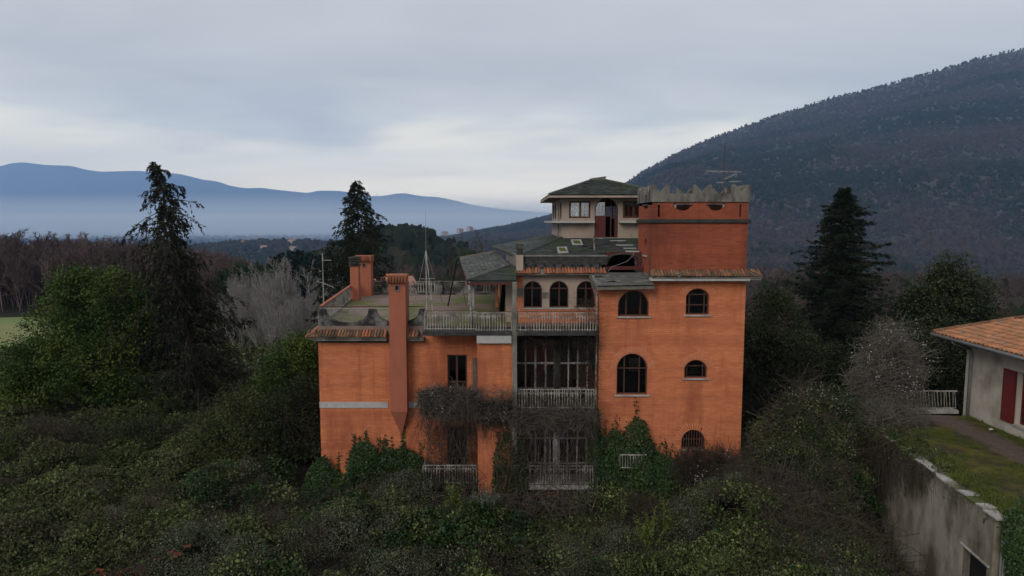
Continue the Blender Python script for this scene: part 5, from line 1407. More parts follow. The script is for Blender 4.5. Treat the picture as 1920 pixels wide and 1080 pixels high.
# bare trees: recursive branching
def bare_paths(H, seed, spread=.5, upright=.6, levels=3, n1=16, n2=9, n3=6, stems=1, base_r=.12, tmin=.15):
    g = np.random.default_rng(seed); out_ = []
    def grow(p, d, L, r, k=6, curve=.12):
        pts = [p]; dd = d / np.linalg.norm(d)
        for i in range(k - 1):
            dd = dd + g.normal(0, curve, 3) + np.array([0, 0, upright * .12]); dd /= np.linalg.norm(dd); pts.append(pts[-1] + dd * L / (k - 1))
        out_.append((np.array(pts), np.linspace(r, r * .35, k)))
        return np.array(pts)
    for s in range(stems):
        d0 = np.array([g.normal(0, .10 + .16 * (stems > 1)), g.normal(0, .10 + .16 * (stems > 1)), 1])
        t1 = grow(np.array([g.normal(0, .15), g.normal(0, .15), 0]) * (stems > 1), d0, H * g.uniform(.85, 1), base_r, curve=.05)
        for a in range(n1):
            f = tmin + (1 - tmin) * (a + g.random()) / n1; q = np.array([np.interp(f * 5, range(6), t1[:, c]) for c in range(3)])
            az = g.uniform(0, 6.28); d1 = np.array([math.cos(az) * spread, math.sin(az) * spread, upright + g.uniform(-.15, .3)])
            L1 = H * g.uniform(.22, .42) * (1.15 - .7 * f)
            t2 = grow(q, d1, L1, base_r * .42 * (1.1 - .6 * f))
            if levels < 2: continue
            for c in range(n2):
                f2 = .2 + .8 * (c + g.random()) / n2; q2 = np.array([np.interp(f2 * 5, range(6), t2[:, i]) for i in range(3)])
                d2 = (t2[-1] - t2[0]) / L1 + g.normal(0, .55, 3) + np.array([0, 0, .15]); L2 = L1 * g.uniform(.25, .5)
                t3 = grow(q2, d2, L2, base_r * .15, curve=.15)
                if levels < 3: continue
                for e in range(n3):
                    f3 = .2 + .8 * g.random(); q3 = np.array([np.interp(f3 * 5, range(6), t3[:, i]) for i in range(3)])
                    grow(q3, (t3[-1] - t3[0]) / L2 + g.normal(0, .6, 3), L2 * g.uniform(.3, .6), base_r * .07, curve=.1)
    return out_
def bare_leafy(paths, rmin=.004, sides=3, mat=0, cut=99):
    lf = Leafy()
    P_ = np.array([p for p, _ in paths]); R_ = np.maximum(np.array([r for _, r in paths]), rmin)
    lf.tubes(P_, R_, sides, mat=mat); return lf
bare_m = []
for s in range(4):
    ps = bare_paths(9.5, 20 + s, spread=.55, upright=.75, n1=15, n2=8, n3=5, stems=(3, 4, 2, 3)[s], base_r=.11, tmin=.1)
    big = [q for q in ps if q[1][0] > .05]; small = [q for q in ps if q[1][0] <= .05]
    bare_m.append((bare_leafy(big, .01, 5).mesh('trunk', [BARKP]), bare_leafy(small, .011, 3).mesh('twigs', [BARKP])))
spots = [(598, 66, .9), (575, 70, 1.0), (552, 68, 1.05), (530, 71, 1.02), (508, 69, 1.0), (486, 74, .98), (466, 78, .95), (448, 75, .85), (520, 62, .72), (562, 61, .75), (588, 74, 1.0), (538, 80, 1.05), (500, 83, 1.0), (425, 82, .9)]
for k, (px, Y, s) in enumerate(spots):
    b = on(px, Y)
    root = empty('bare_tree', b, 'pale bare many-branched tree in the thicket behind the ragged spruce', 'tree', 'pale bare trees behind the wing')
    for nm, me in zip(('trunk', 'twigs'), bare_m[k % 4]):
        o = link(nm, me, root, b)
    root.rotation_euler.z = rng.uniform(0, 6.28); root.scale = (s, s, s)
# a few tall thin bare trees beyond the terrace
thin_m = [bare_leafy(bare_paths(13, 50 + s, spread=.4, upright=.8, n1=16, n2=7, n3=3, base_r=.12), .014, 3).mesh('branches', [TWIG]) for s in range(2)]
for k, (px, Y, s) in enumerate(((848, 92, .95), (868, 100, 1.1), (893, 96, .9), (906, 105, 1.15), (925, 99, .95), (832, 104, .8), (705, 95, .7))):
    x = (px - 960) / FPX * Y
    o = link('bare_tree', thin_m[k % 2]); o.location = (x, Y, float(ground_base(np.array([x]), np.array([Y]))[0]) - .2); o.scale = (s, s, s); o.rotation_euler.z = k * 1.3
    tag(o, 'thin dark bare tree standing beyond the terrace railing', 'tree', 'thin bare trees beyond the terrace')

# cedars and pines down the slope
for k, (px, Y, top, r_) in enumerate(((514, 133, 480, 2.4), (527, 128, 474, 2.6), (545, 134, 470, 2.8), (562, 130, 468, 2.9), (580, 126, 472, 3.0), (596, 131, 478, 2.6), (606, 127, 486, 2.2))):
    b = on(px, Y); H = Z(top, Y) - b[2]
    conifer('cedar', ('low blue-green cedar at the far end of the dark group beside the green pines', 'blue-green cedar next to the lowest one of the dark group', 'blue-green cedar with a tapering tip left of the tallest one', 'tallest blue-green cedar of the dark group', 'broad blue-green cedar of the dark group', 'blue-green cedar just above the corner antenna', 'smallest blue-green cedar, partly behind the corner antenna')[k] if True else ('', 'blue-green cedar second from the outer edge', 'tallest blue-green cedar of the dark group', 'broad blue-green cedar of the dark group', 'blue-green cedar nearest the corner antenna')[k], b, H, [(0, r_), (.4, r_ * .95), (.7, r_ * .62), (.9, r_ * .3), (1, .15)], L_CED, n_br=70, up=.2, droop=.2, tw=9, per=8, card=.55, cw=.22, seed=30 + k, tr=.2, group='dark cedars down the slope')
for k, (px, Y, s, lb) in enumerate(((455, 118, 1.5, 'umbrella pine with spreading green crown beside the cedars'), (490, 124, 1.35, 'second spreading green pine behind the ragged spruce'), (885, 190, 1.5, 'bright green rounded pine beyond the porch roof'), (842, 150, .9, 'low green bush pine behind the back balustrade'))):
    b = on(px, Y); 
    broadleaf('pine', lb, b, [(0, 0, 6.2 * s, 2.9 * s, 2.6 * s, 1.5 * s), (1.6 * s, 0, 5.6 * s, 1.9 * s, 1.8 * s, 1.2 * s), (-1.7 * s, 0, 5.7 * s, 1.9 * s, 1.8 * s, 1.2 * s)], 170, 34, .5, L_PINE, tr=.2, cr=.5, asp=.4)

# the bare wood across the slope, the evergreen knolls: too dense to count
far_m = [bare_leafy(bare_paths(12, 70 + s, spread=.55, upright=.6, n1=14, n2=8, n3=4, base_r=.16, tmin=.3), .03, 3).mesh('wood', [TWIGF]) for s in range(4)]
nF = 2100
fa = rng.uniform(-41, -20.0, nF) * math.pi / 180; fd = rng.uniform(128, 300, nF)
fx, fy = fd * np.sin(fa), fd * np.cos(fa)
infield = (fy < 148) & (fx < -60)
fx, fy = fx[~infield], fy[~infield]; n = len(fx)
scatter('bare_wood', np.stack([fx, fy, ground_base(fx, fy) - .5], 1), rng.uniform(.7, 1.15, n) * np.interp(fx / fy, [-.8, -.6, -.44, -.36], [1.3, 1.15, .9, .55]), zrot(n, .04), rng.integers(0, 4, n), far_m, label='dense brown leafless wood on the slope behind the big evergreen', cat='wood', kind='stuff')
nE = 900
ex = np.concatenate([rng.normal(-360, 70, nE // 2), rng.normal(-76, 34, nE // 2)]); ey = np.concatenate([rng.normal(410, 50, nE // 2), rng.normal(430, 50, nE // 2)])
n = len(ex)
sz = rng.uniform(2.6, 5, n)
scatter('knoll_wood', np.stack([ex, ey, ground_base(ex, ey)], 1), np.stack([sz, sz, sz * 1.4], 1), zrot(n), np.where(rng.random(n) < .75, 6, 3) + rng.integers(0, 3, n), blobs, label='dark evergreen wood on the knolls below the villa', cat='wood', kind='stuff')
nE = 1900
ea = rng.uniform(-13.5, 41, nE) * math.pi / 180; ed = rng.uniform(90, 420, nE)
ex, ey = ed * np.sin(ea), ed * np.cos(ea)
mixm = [blobs[0], blobs[1], blobs[3], blobs[6]] + far_m
n = nE; ix = rng.choice(8, n, p=[.04, .04, .06, .10, .19, .19, .19, .19])
sz = np.where(ix < 4, rng.uniform(2, 3.6, n), rng.uniform(.38, .62, n))
scatter('valley_wood', np.stack([ex, ey, ground_base(ex, ey) - .3], 1), sz, zrot(n, .04), ix, mixm, label='leafless wood in the dip between the villa and the hill', cat='wood', kind='stuff')

# ================================================================== OUTBUILDING, HOUSE, SMALL THINGS
zTer = 4.45
# ---- garden outbuilding with grassy roof
OO = (15, 24, 0)
pf, pn_ = PZ(1657, 812, zTer + .12), PZ(1862, 962, zTer + .12)
wf = Vector((pf.x, pf.y, 0)); wn_ = Vector((pn_.x, pn_.y, 0)); wd = (wn_ - wf).normalized(); nrm_ = Vector((-wd.y, wd.x, 0))
if nrm_.x < 0: nrm_ = -nrm_
outb = empty('outbuilding', OO, 'low plastered outbuilding with mossy grass-grown flat roof', 'outbuilding')
far_ = wf - wd * 3.2; near_ = wn_ + wd * .12
Lw = (near_ - far_).length
def wp(s, z, o=0.0):       # point on the wall: s metres from the far end, o outwards
    p = far_ + wd * s - nrm_ * o
    return Vector((p.x, p.y, z))
def s_of(px, py):          # where a sight line meets the wall plane
    dx = (px - 960) / FPX; dy = -(py - 540) / FPX
    d = Vector((dx, cP + dy * sP, -sP + dy * cP)); t = (far_ - Vector((0, 0, 0))).dot(nrm_) / d.dot(nrm_)
    q = Vector((0, 0, CAMZ)) + d * t
    return (Vector((q.x, q.y, 0)) - far_).dot(wd), q.z
sd0, zd_t = s_of(1806, 1022); sd1, _ = s_of(1852, 1048)
m_ = panel_mesh('outbuilding_wall', rect(0, Lw, -1, zTer), [rect(sd0, sd1, .0, zd_t)], .35, 'y', 0)
bm = bmesh.new(); bm.from_mesh(m_); bmesh.ops.remove_doubles(bm, verts=bm.verts, dist=1e-5)
for v in bm.verts:
    p = far_ + wd * v.co.x + nrm_ * v.co.y; v.co = Vector((p.x, p.y, v.co.z)) - Vector(OO)
bmesh.ops.recalc_face_normals(bm, faces=bm.faces); bm.to_mesh(m_); bm.free(); m_.materials.clear(); m_.materials.append(PLASTW)
link('wall', m_, outb)
m = MB(); m.hexa([tuple(wp(s, z, o)) for z in (0, zd_t) for (s, o) in ((sd0, -.22), (sd1, -.22), (sd1, -.30), (sd0, -.30))]); dv_ = m.build('door', MATBLACK, outb)
m = MB(); fwid = .07
for a, b in ((sd0, sd0 + fwid), (sd1 - fwid, sd1)): m.hexa([tuple(wp(s, z, o)) for z in (0, zd_t - fwid) for (s, o) in ((a, -.02), (b, -.02), (b, -.2), (a, -.2))])
m.hexa([tuple(wp(s, z, o)) for z in (zd_t - fwid + .001, zd_t) for (s, o) in ((sd0, -.02), (sd1, -.02), (sd1, -.2), (sd0, -.2))]); m.build('door_frame', WOODG, dv_)
m = MB(); m.hexa([tuple(wp(s, z, o)) for z in (zd_t + .003, zd_t + .05) for (s, o) in ((sd0 - .12, .05), (sd1 + .12, .05), (sd1 + .12, -.01), (sd0 - .12, -.01))]); m.build('lintel', PALE, outb)
# other walls and the roof slab
bk = nrm_ * 12
m = MB(); q = [far_ + nrm_ * .36, near_ + nrm_ * .36, near_ + bk, far_ + bk]
m.prism([(p.x, p.y) for p in q], zTer - .3, zTer - .002)
m.build('roof_slab', CONC, outb)
m = MB(); q = [far_ + wd * .01 + nrm_ * .355, far_ + wd * .3 + nrm_ * .355, far_ + wd * .3 + bk, far_ + wd * .01 + bk]; m.prism([(p.x, p.y) for p in q], -1, zTer - .31); m.build('wall', PLASTW, outb)
m = MB(); q = [near_ - wd * .3 + nrm_ * .355, near_ + nrm_ * .355, near_ + bk, near_ - wd * .3 + bk]; m.prism([(p.x, p.y) for p in q], -1, zTer - .31); m.build('wall', PLASTW, outb)
# coping stones, each its own, a few broken or lifted
k = 0; s = 3.0
r_ = random.Random(5)
while s < Lw - .3:
    L_ = r_.uniform(.42, .75); m = MB(); tl = r_.uniform(-.02, .05); o0 = r_.uniform(.04, .10); w_ = r_.uniform(.34, .46)
    if r_.random() > .06:
        z0 = zTer + .004 + r_.uniform(0, .02)
        m.hexa([tuple(wp(a, z0 + tl * (a > s), o)) for (a, o) in ((s, o0), (s + L_ - .015, o0), (s + L_ - .015, o0 - w_), (s, o0 - w_))] + [tuple(wp(a, z0 + .055 + tl * (a > s), o)) for (a, o) in ((s, o0), (s + L_ - .015, o0), (s + L_ - .015, o0 - w_), (s, o0 - w_))])
        m.build('coping_stone', PALE if r_.random() < .7 else MOSSY, outb)
    s += L_
# patches of bare rubble where the render has fallen
m = MB()
for _ in range(90):
    s = r_.uniform(4.0, Lw - .3); z = zTer - abs(r_.gauss(.12, .16)) - .05; a = r_.uniform(.05, .13)
    if 0 < s < Lw: m.hexa([tuple(wp(s + da, z + dz, o)) for dz in (0, a * .7) for (da, o) in ((0, .012), (a, .02), (a, -.02), (0, -.02))])
rb = m.build('rubble', CONC, outb); rb['kind'] = 'stuff'
# roof soil and moss
gu, gv = np.meshgrid(np.linspace(0, 1, 50), np.linspace(0, 1, 40), indexing='ij')
sx = far_.x + (near_.x - far_.x) * gu + nrm_.x * (.40 + 11 * gv); sy = far_.y + (near_.y - far_.y) * gu + nrm_.y * (.40 + 11 * gv)
sz_ = zTer + .03 + .07 * fbm(sx, sy, 1.1, 3)
def turfmat():
    m, n, b = newmat('roof_turf')
    p = pos_node(n)
    c = mixc(n, rampf(n, noise(n, p, 3.2, 6, .7), .35, .65), (.075, .066, .016), (.125, .108, .026))
    c = mixc(n, rampf(n, noise(n, p, .9, 7, .7), .40, .56), c, (.050, .042, .024))
    # worn path: pinkish screed running back along the house
    s = N('ShaderNodeSeparateXYZ', n); n.links.new(p, s.inputs[0])
    w = N('ShaderNodeMath', n, operation='MULTIPLY_ADD'); w.inputs[1].default_value = 2.0; n.links.new(noise(n, p, 1.6, 7, .7), w.inputs[0]); n.links.new(s.outputs[0], w.inputs[2])
    a = rampf(n, w.outputs[0], 18.85, 19.2); bb = rampf(n, w.outputs[0], 20.6, 20.1)
    mu = N('ShaderNodeMath', n, operation='MULTIPLY'); n.links.new(a, mu.inputs[0]); n.links.new(bb, mu.inputs[1])
    c = mixc(n, mu.outputs[0], c, mixc(n, rampf(n, noise(n, p, 9, 6, .7), .3, .7), (.085, .060, .047), (.155, .118, .098)))
    n.links.new(c, b.inputs['Base Color']); b.inputs['Roughness'].default_value = .95; b.inputs['Specular IOR Level'].default_value = .1
    bump(n, b, noise(n, p, 14, 5, .7), .04)
    return m
o = link('roof_turf', grid_mesh('roof_turf', np.stack([sx - OO[0], sy - OO[1], sz_], -1), 50, 40, turfmat()), outb)
m = MB(); cpn = near_ + nrm_ * .22 + wd * .12; m.tube([(cpn.x, cpn.y, zTer - .5), (cpn.x, cpn.y, -.5)], .075, 10); m.build('downpipe', GREYP, outb, smooth=True)
# a stub of wall left of it
m = MB(); a = PZ(1618, 1030, 1.0); m.box(a.x, a.x + .75, a.y, a.y + .4, -.5, 1.25); 
tag(m.build('broken_wall', PLASTW), 'stub of broken plastered wall beside the outbuilding', 'wall')

# ---- cream house with tiled roof
HO = (22, 27, zTer)
house = empty('house', HO, 'cream plastered house with orange tiled roof and red shutters', 'house')
hx, hyf, hyn = 20.0, 29.6, 17.0
zE = 7.92
sh = (27.55, 26.55, Z(784, 27.3), Z(689, 27.3))
panel('wall', rect(hyn, hyf, zTer - .4, zE + .02), [rect(25.2, 26.5, sh[2], sh[3])], .35, 'x', hx, PLASTER, house)
m = MB(); m.box(hx + .352, 27.5, hyf - .35, hyf, zTer - .4, zE + .3); m.build('wall', PLASTER, house)
w = window(house, 25.2, 26.5, sh[2], sh[3], 0, hx, [(25.85, .06)], [], axis='x', fm=REDSH, recess=.2, glass=GLASS)
for yy in (26.5, 24.45):
    m = MB(); m.box(hx - .075, hx - .03, yy + .01, yy + .72, sh[2] - .02, sh[3])
    s_ = m.build('shutter', REDSH, house)
    for kk_ in range(22):
        z = fr(sh[2] + .06, sh[3] - .08, kk_ / 22); m = MB(); m.hexa([(hx - .082, yy + .08, z), (hx - .082, yy + .65, z), (hx - .0755, yy + .65, z + .05), (hx - .0755, yy + .08, z + .05), (hx - .09, yy + .08, z + .01), (hx - .09, yy + .65, z + .01), (hx - .0765, yy + .65, z + .07), (hx - .0765, yy + .08, z + .07)]); m.build('slat', REDSH, s_)
m = MB(); m.box(hx - .9, hx - .02, hyn, hyf + 1.0, zE - .02, zE + .03); m.build('eaves_board', WOODG, house)
m = MB(); m.tube([(hx - .98, hyn, zE - .01), (hx - .98, hyf + 1.0, zE - .01)], .075, 10); m.build('gutter', GREYP, house, smooth=True)
m = MB(); yq = 29.15; m.tube([(hx - .95, yq, zE - .08), (hx - .9, yq, zE - .16), (hx - .16, yq, zE - .42), (hx - .1, yq, zE - .6), (hx - .1, yq, zTer)], .065, 10); m.build('downpipe', GREYP, house, smooth=True)
slope = .165
deck = MB(); deck.hexa([(hx - .95, hyn, zE + .032), (26, hyn, zE + .032 + (26 - hx + .95) * slope), (26, hyf + 1, zE + .032 + (26 - hx + .95) * slope), (hx - .95, hyf + 1, zE + .032), (hx - .95, hyn, zE + .075), (26, hyn, zE + .075 + (26 - hx + .95) * slope), (26, hyf + 1, zE + .075 + (26 - hx + .95) * slope), (hx - .95, hyf + 1, zE + .075)])
rf = deck.build('roof', TILEO, house)
def pantile():
    m = MB(); n = 8; w = .26; L = .46; t = .016
    prof = [(w * i / n, .05 * math.sin(math.pi * min(1, i / (n * .55))) if i < n * .55 else -.012) for i in range(n + 1)]
    a = [(0, x, z + .03) for x, z in prof]; b = [(L, x, z) for x, z in prof]; c = [(0, x, z + .03 - t) for x, z in prof]
    k = n + 1; m.add(a + b + c, [(i, k + i, k + i + 1, i + 1) for i in range(n)] + [(i, i + 1, 2 * k + i + 1, 2 * k + i) for i in range(n)])
    return m.mesh('tile', TILEO, smooth=True)
PTm = pantile()
nr_, ncol = 9, 0
yv = hyf + .92
for i in range(nr_):
    for j in range(30):
        x_ = hx - .98 + i * .41; y_ = yv - (j + 1) * .262
        if y_ < 22.9: break
        share('tile', PTm, rf, (x_ + random.uniform(-.012, .012), y_, zE + .082 + (x_ - hx + .95) * slope + random.uniform(0, .006)), rot=(random.uniform(-.02, .02), -math.atan(slope) + .0, random.uniform(-.02, .02)))
RTm = barrel(.12, .58, .02, .85, 8).mesh('ridge_tile', TILEM, smooth=True)
for i in range(8):
    x_ = hx - .98 + i * .52
    share('ridge_tile', RTm, rf, (x_, hyf + .96, zE + .10 + (x_ - hx + .95) * slope), rot=(math.atan(slope), 0, -math.pi / 2))
# white railing at the end of the roof terrace
ra, rb_ = X(1703, 760, 30.1), hx - .02
m = MB(); m.box(ra - .2, rb_, 29.85, 30.3, zTer - .30, zTer + .02); 
def loose_rail(name, a, b, z0, h, label, step=.13, r=.016, tilt=.0, mat=WHITEM, base=True):
    root = empty(name, (a[0], a[1], z0), label, 'railing')
    va, vb = Vector((a[0], a[1], z0)), Vector((b[0], b[1], z0)); up = Vector((0, 0, 1))
    m = MB(); m.bar(va + up * h, vb + up * h, .07, .045); m.build('top_rail', mat, root)
    m = MB(); m.bar(va + up * .08, vb + up * .08, .03, .03); m.build('bottom_rail', mat, root)
    if base: m = MB(); m.bar(va - up * .07, vb - up * .07, .4, .14); m.build('kerb', PALE, root)
    bm_ = MB(); bm_.tube([(0, 0, 0), (0, 0, h * .3), (0, 0, h * .7), (0, 0, h)], [r, r, r * .8, r], 6); me = bm_.mesh('bar', mat, smooth=True)
    n_ = int((vb - va).length / step)
    for i in range(n_ + 1):
        share('bar', me, root, va + (vb - va) * (i / n_), rot=(random.uniform(-.03, .03), tilt + random.uniform(-.05, .05), 0))
    return root
loose_rail('railing', (ra, 30.0), (hx - .05, 30.0), zTer + .14, .84, 'white iron railing with leaning bars beside the cream house', tilt=-.12)
YI = 29.2
x0 = X(1163, 865, YI)
loose_rail('railing', (x0, YI), (X(1212, 865, YI), YI), Z(880, YI), .66, 'short white railing poking out of the ivy by the tower', step=.11, base=False)
m = MB(); m.slab([(pf.x + 1.4, pf.y + 2.6, zTer + .13), (pf.x + 1.62, pf.y + 2.5, zTer + .15), (pf.x + 1.66, pf.y + 2.66, zTer + .13), (pf.x + 1.42, pf.y + 2.74, zTer + .14)], .02)
tag(m.build('litter_scrap', FLUFF), 'white scrap of litter on the grassy roof near the railing', 'litter')
m = MB(); q = PZ(1857, 806, zTer + .12); m.slab([(q.x, q.y, q.z), (q.x + .12, q.y, q.z + .03), (q.x + .13, q.y + .14, q.z + .03), (q.x, q.y + .13, q.z)], .02)
tag(m.build('litter_scrap', FLUFF), 'white scrap of litter on the worn path by the house', 'litter')
m = MB(); m.bar(P3(1432, 803, 31), P3(1492, 807, 29.5), .07); tag(m.build('iron_beam', RUST), 'rusty iron beam lying across the undergrowth beyond the tower', 'beam')

# ---- aerials
def aerial(name, label, base, H, booms, r=.02, mat=GREYP, extra=()):
    root = empty(name, base, label, 'aerial'); b = Vector(base)
    m = MB(); m.tube([b, b + Vector((0, 0, H))], r, 8); m.build('mast', mat, root)
    for z, x0_, x1_, tilt, els in booms:
        m = MB(); a = b + Vector((x0_, -.03, z - tilt / 2)); c_ = b + Vector((x1_, -.03, z + tilt / 2)); m.bar(a, c_, .022)
        bo = m.build('boom', PALE, root)
        for i in range(els):
            p = a.lerp(c_, (i + .5) / els); m = MB(); m.bar(p + Vector((.06, -.22, .03)), p + Vector((-.06, .22, .03)), .01); m.build('rod', PALE, bo)
    return root
yA1 = 31.6
aerial('tv_aerial', 'rusty television aerial standing on the crenellated tower', (X(1357, 350, yA1), yA1, zc0 + .002), Z(268, yA1) - zc0, [(Z(322, yA1) - zc0, -.85, .78, -.05, 7), (Z(343, yA1) - zc0, -.35, .0, 0, 3), (Z(341, yA1) - zc0, .25, .8, .0, 3), (Z(332, yA1) - zc0, .02, .5, .22, 4)], mat=RUST)
yA2 = 31.4
aerial('tv_aerial', 'pale television aerial at the outer corner of the wing terrace', (X(607, 570, yA2), yA2, zFl), Z(475, yA2) - zFl, [(Z(533, yA2) - zFl, -.25, .5, -.28, 6), (Z(488, yA2) - zFl, .0, .42, .0, 4), (Z(508, yA2) - zFl, -.15, .08, .05, 2)], mat=PALE)
tb = PZ(800, 579, zFl)
tri = empty('tripod_mast', (tb.x, tb.y, zFl), 'white tripod aerial mast standing on the mossy terrace', 'mast')
tz = Z(470, tb.y)
m = MB(); m.tube([tb, (tb.x, tb.y, tz)], .03, 8); m.tube([(tb.x, tb.y, tz), (tb.x, tb.y, Z(395, tb.y))], .008, 5); m.build('mast', PALE, tri)
for px, py in ((777, 568), (829, 566), (812, 590)):
    f_ = PZ(px, py, zFl); m = MB(); m.tube([f_, (tb.x, tb.y, tz)], .018, 6); m.build('leg', PALE, tri)
m = MB(); a = Vector((tb.x, tb.y, tz)).lerp(PZ(777, 568, zFl), .52); b_ = Vector((tb.x, tb.y, tz)).lerp(PZ(829, 566, zFl), .52); m.bar(a, b_, .025); m.build('brace', PALE, tri)

# ---- far houses
def far_house(x, y, z, w, d, h, rz, label, group, wall, roof):
    root = empty('farmhouse', (x, y, z), label, 'house', group)
    m = MB(); m.box(-w / 2, w / 2, -d / 2, d / 2, -3, h); me = m.mesh('wall', wall); o = link('wall', me, root, (x, y, z))
    m = MB(); e = .5; m.add([(-w / 2 - e, -d / 2 - e, h), (w / 2 + e, -d / 2 - e, h), (w / 2 + e, d / 2 + e, h), (-w / 2 - e, d / 2 + e, h), (-w / 2, 0, h + d * .25), (w / 2, 0, h + d * .25)], [(0, 1, 5, 4), (2, 3, 4, 5), (1, 2, 5), (3, 0, 4), (3, 2, 1, 0)])
    link('roof', m.mesh('roof', roof), root, (x, y, z))
    for i in range(int(w / 4)):
        m = MB(); xx = -w / 2 + 2 + i * 4; m.box(xx - .5, xx + .5, -d / 2 - .06, -d / 2 - .01, h * .45, h * .45 + 1.5); link('window', m.mesh('window', MATBLACK), root, (x, y, z))
    root.rotation_euler.z = rz
    return root
FW = surf('far_plaster', (.42, .38, .33), (.32, .28, .25), .1, bmp=0); FR = surf('far_roof', (.34, .17, .11), (.26, .13, .09), .1, bmp=0)
for k, (px, v) in enumerate(((748, .93), (766, .96), (793, .95), (832, .97), (861, .98), (880, .97))):
    p = hill_pt(np.array([float(px)]), np.array([v]))[0]
    far_house(p[0], p[1], p[2] + 9, 26, 16, 13, .2 * k, 'pale farmhouse among trees on the hazy spur', 'farmhouses on the spur', FW, FR)
tx = rng.uniform(440, 560, 34); ty = rng.uniform(1500, 2500, 34)
for k in range(34):
    x = (tx[k] - 960) / FPX * ty[k]; z = float(ground_base(np.array([x]), np.array([ty[k]]))[0])
    far_house(x, ty[k], z + 3, rng.uniform(9, 17), rng.uniform(8, 12), rng.uniform(5, 9), rng.uniform(-.5, .5), 'pale house in the small hazy town on the plain', 'houses of the town on the plain', FW, FR)
for k, (px, Y, lb) in enumerate(((735, 150, 'pale cottage half hidden behind the terrace chimneys'), (34, 330, 'lone pale cottage in the brown leafless wood'))):
    x = (px - 960) / FPX * Y; z = float(ground_base(np.array([x]), np.array([Y]))[0]); far_house(x, Y, z + (1.5 if k == 0 else 6), 9, 7, 4, .3, lb, None, FW, FR)

# ---- broken brick kerb showing through the brambles
YKB = 23.6
for yy_ in np.arange(14, 27, .1):           # where the low sight line meets the brush surface
    xq_ = (255 - 960) / FPX * yy_
    if P3(255, 1058, yy_).z > bz(xq_, yy_): continue
    YKB = float(yy_); break
kb = P3(255, 1066, YKB)
kerb = empty('broken_brick_wall', (kb.x, YKB, bz(kb.x, YKB) - .3), 'broken red brick wall top showing through the brambles', 'wall')
BRm = MB(); BRm.box(-.12, .12, -.055, .055, 0, .06); BRme = BRm.mesh('brick', VOUS2 if 'VOUS2' in globals() else BRICKR)
for i in range(24):
    xx = kb.x - 1.7 + (i % 23) * .15 + random.uniform(-.04, .04); yy = YKB + random.uniform(-.25, .2)
    share('brick', BRme, kerb, (xx, yy, bz(xx, yy) - .06 + random.uniform(-.16, .08)), rot=(random.uniform(-.3, .3), random.uniform(-.3, .3), random.uniform(-.6, .6)))

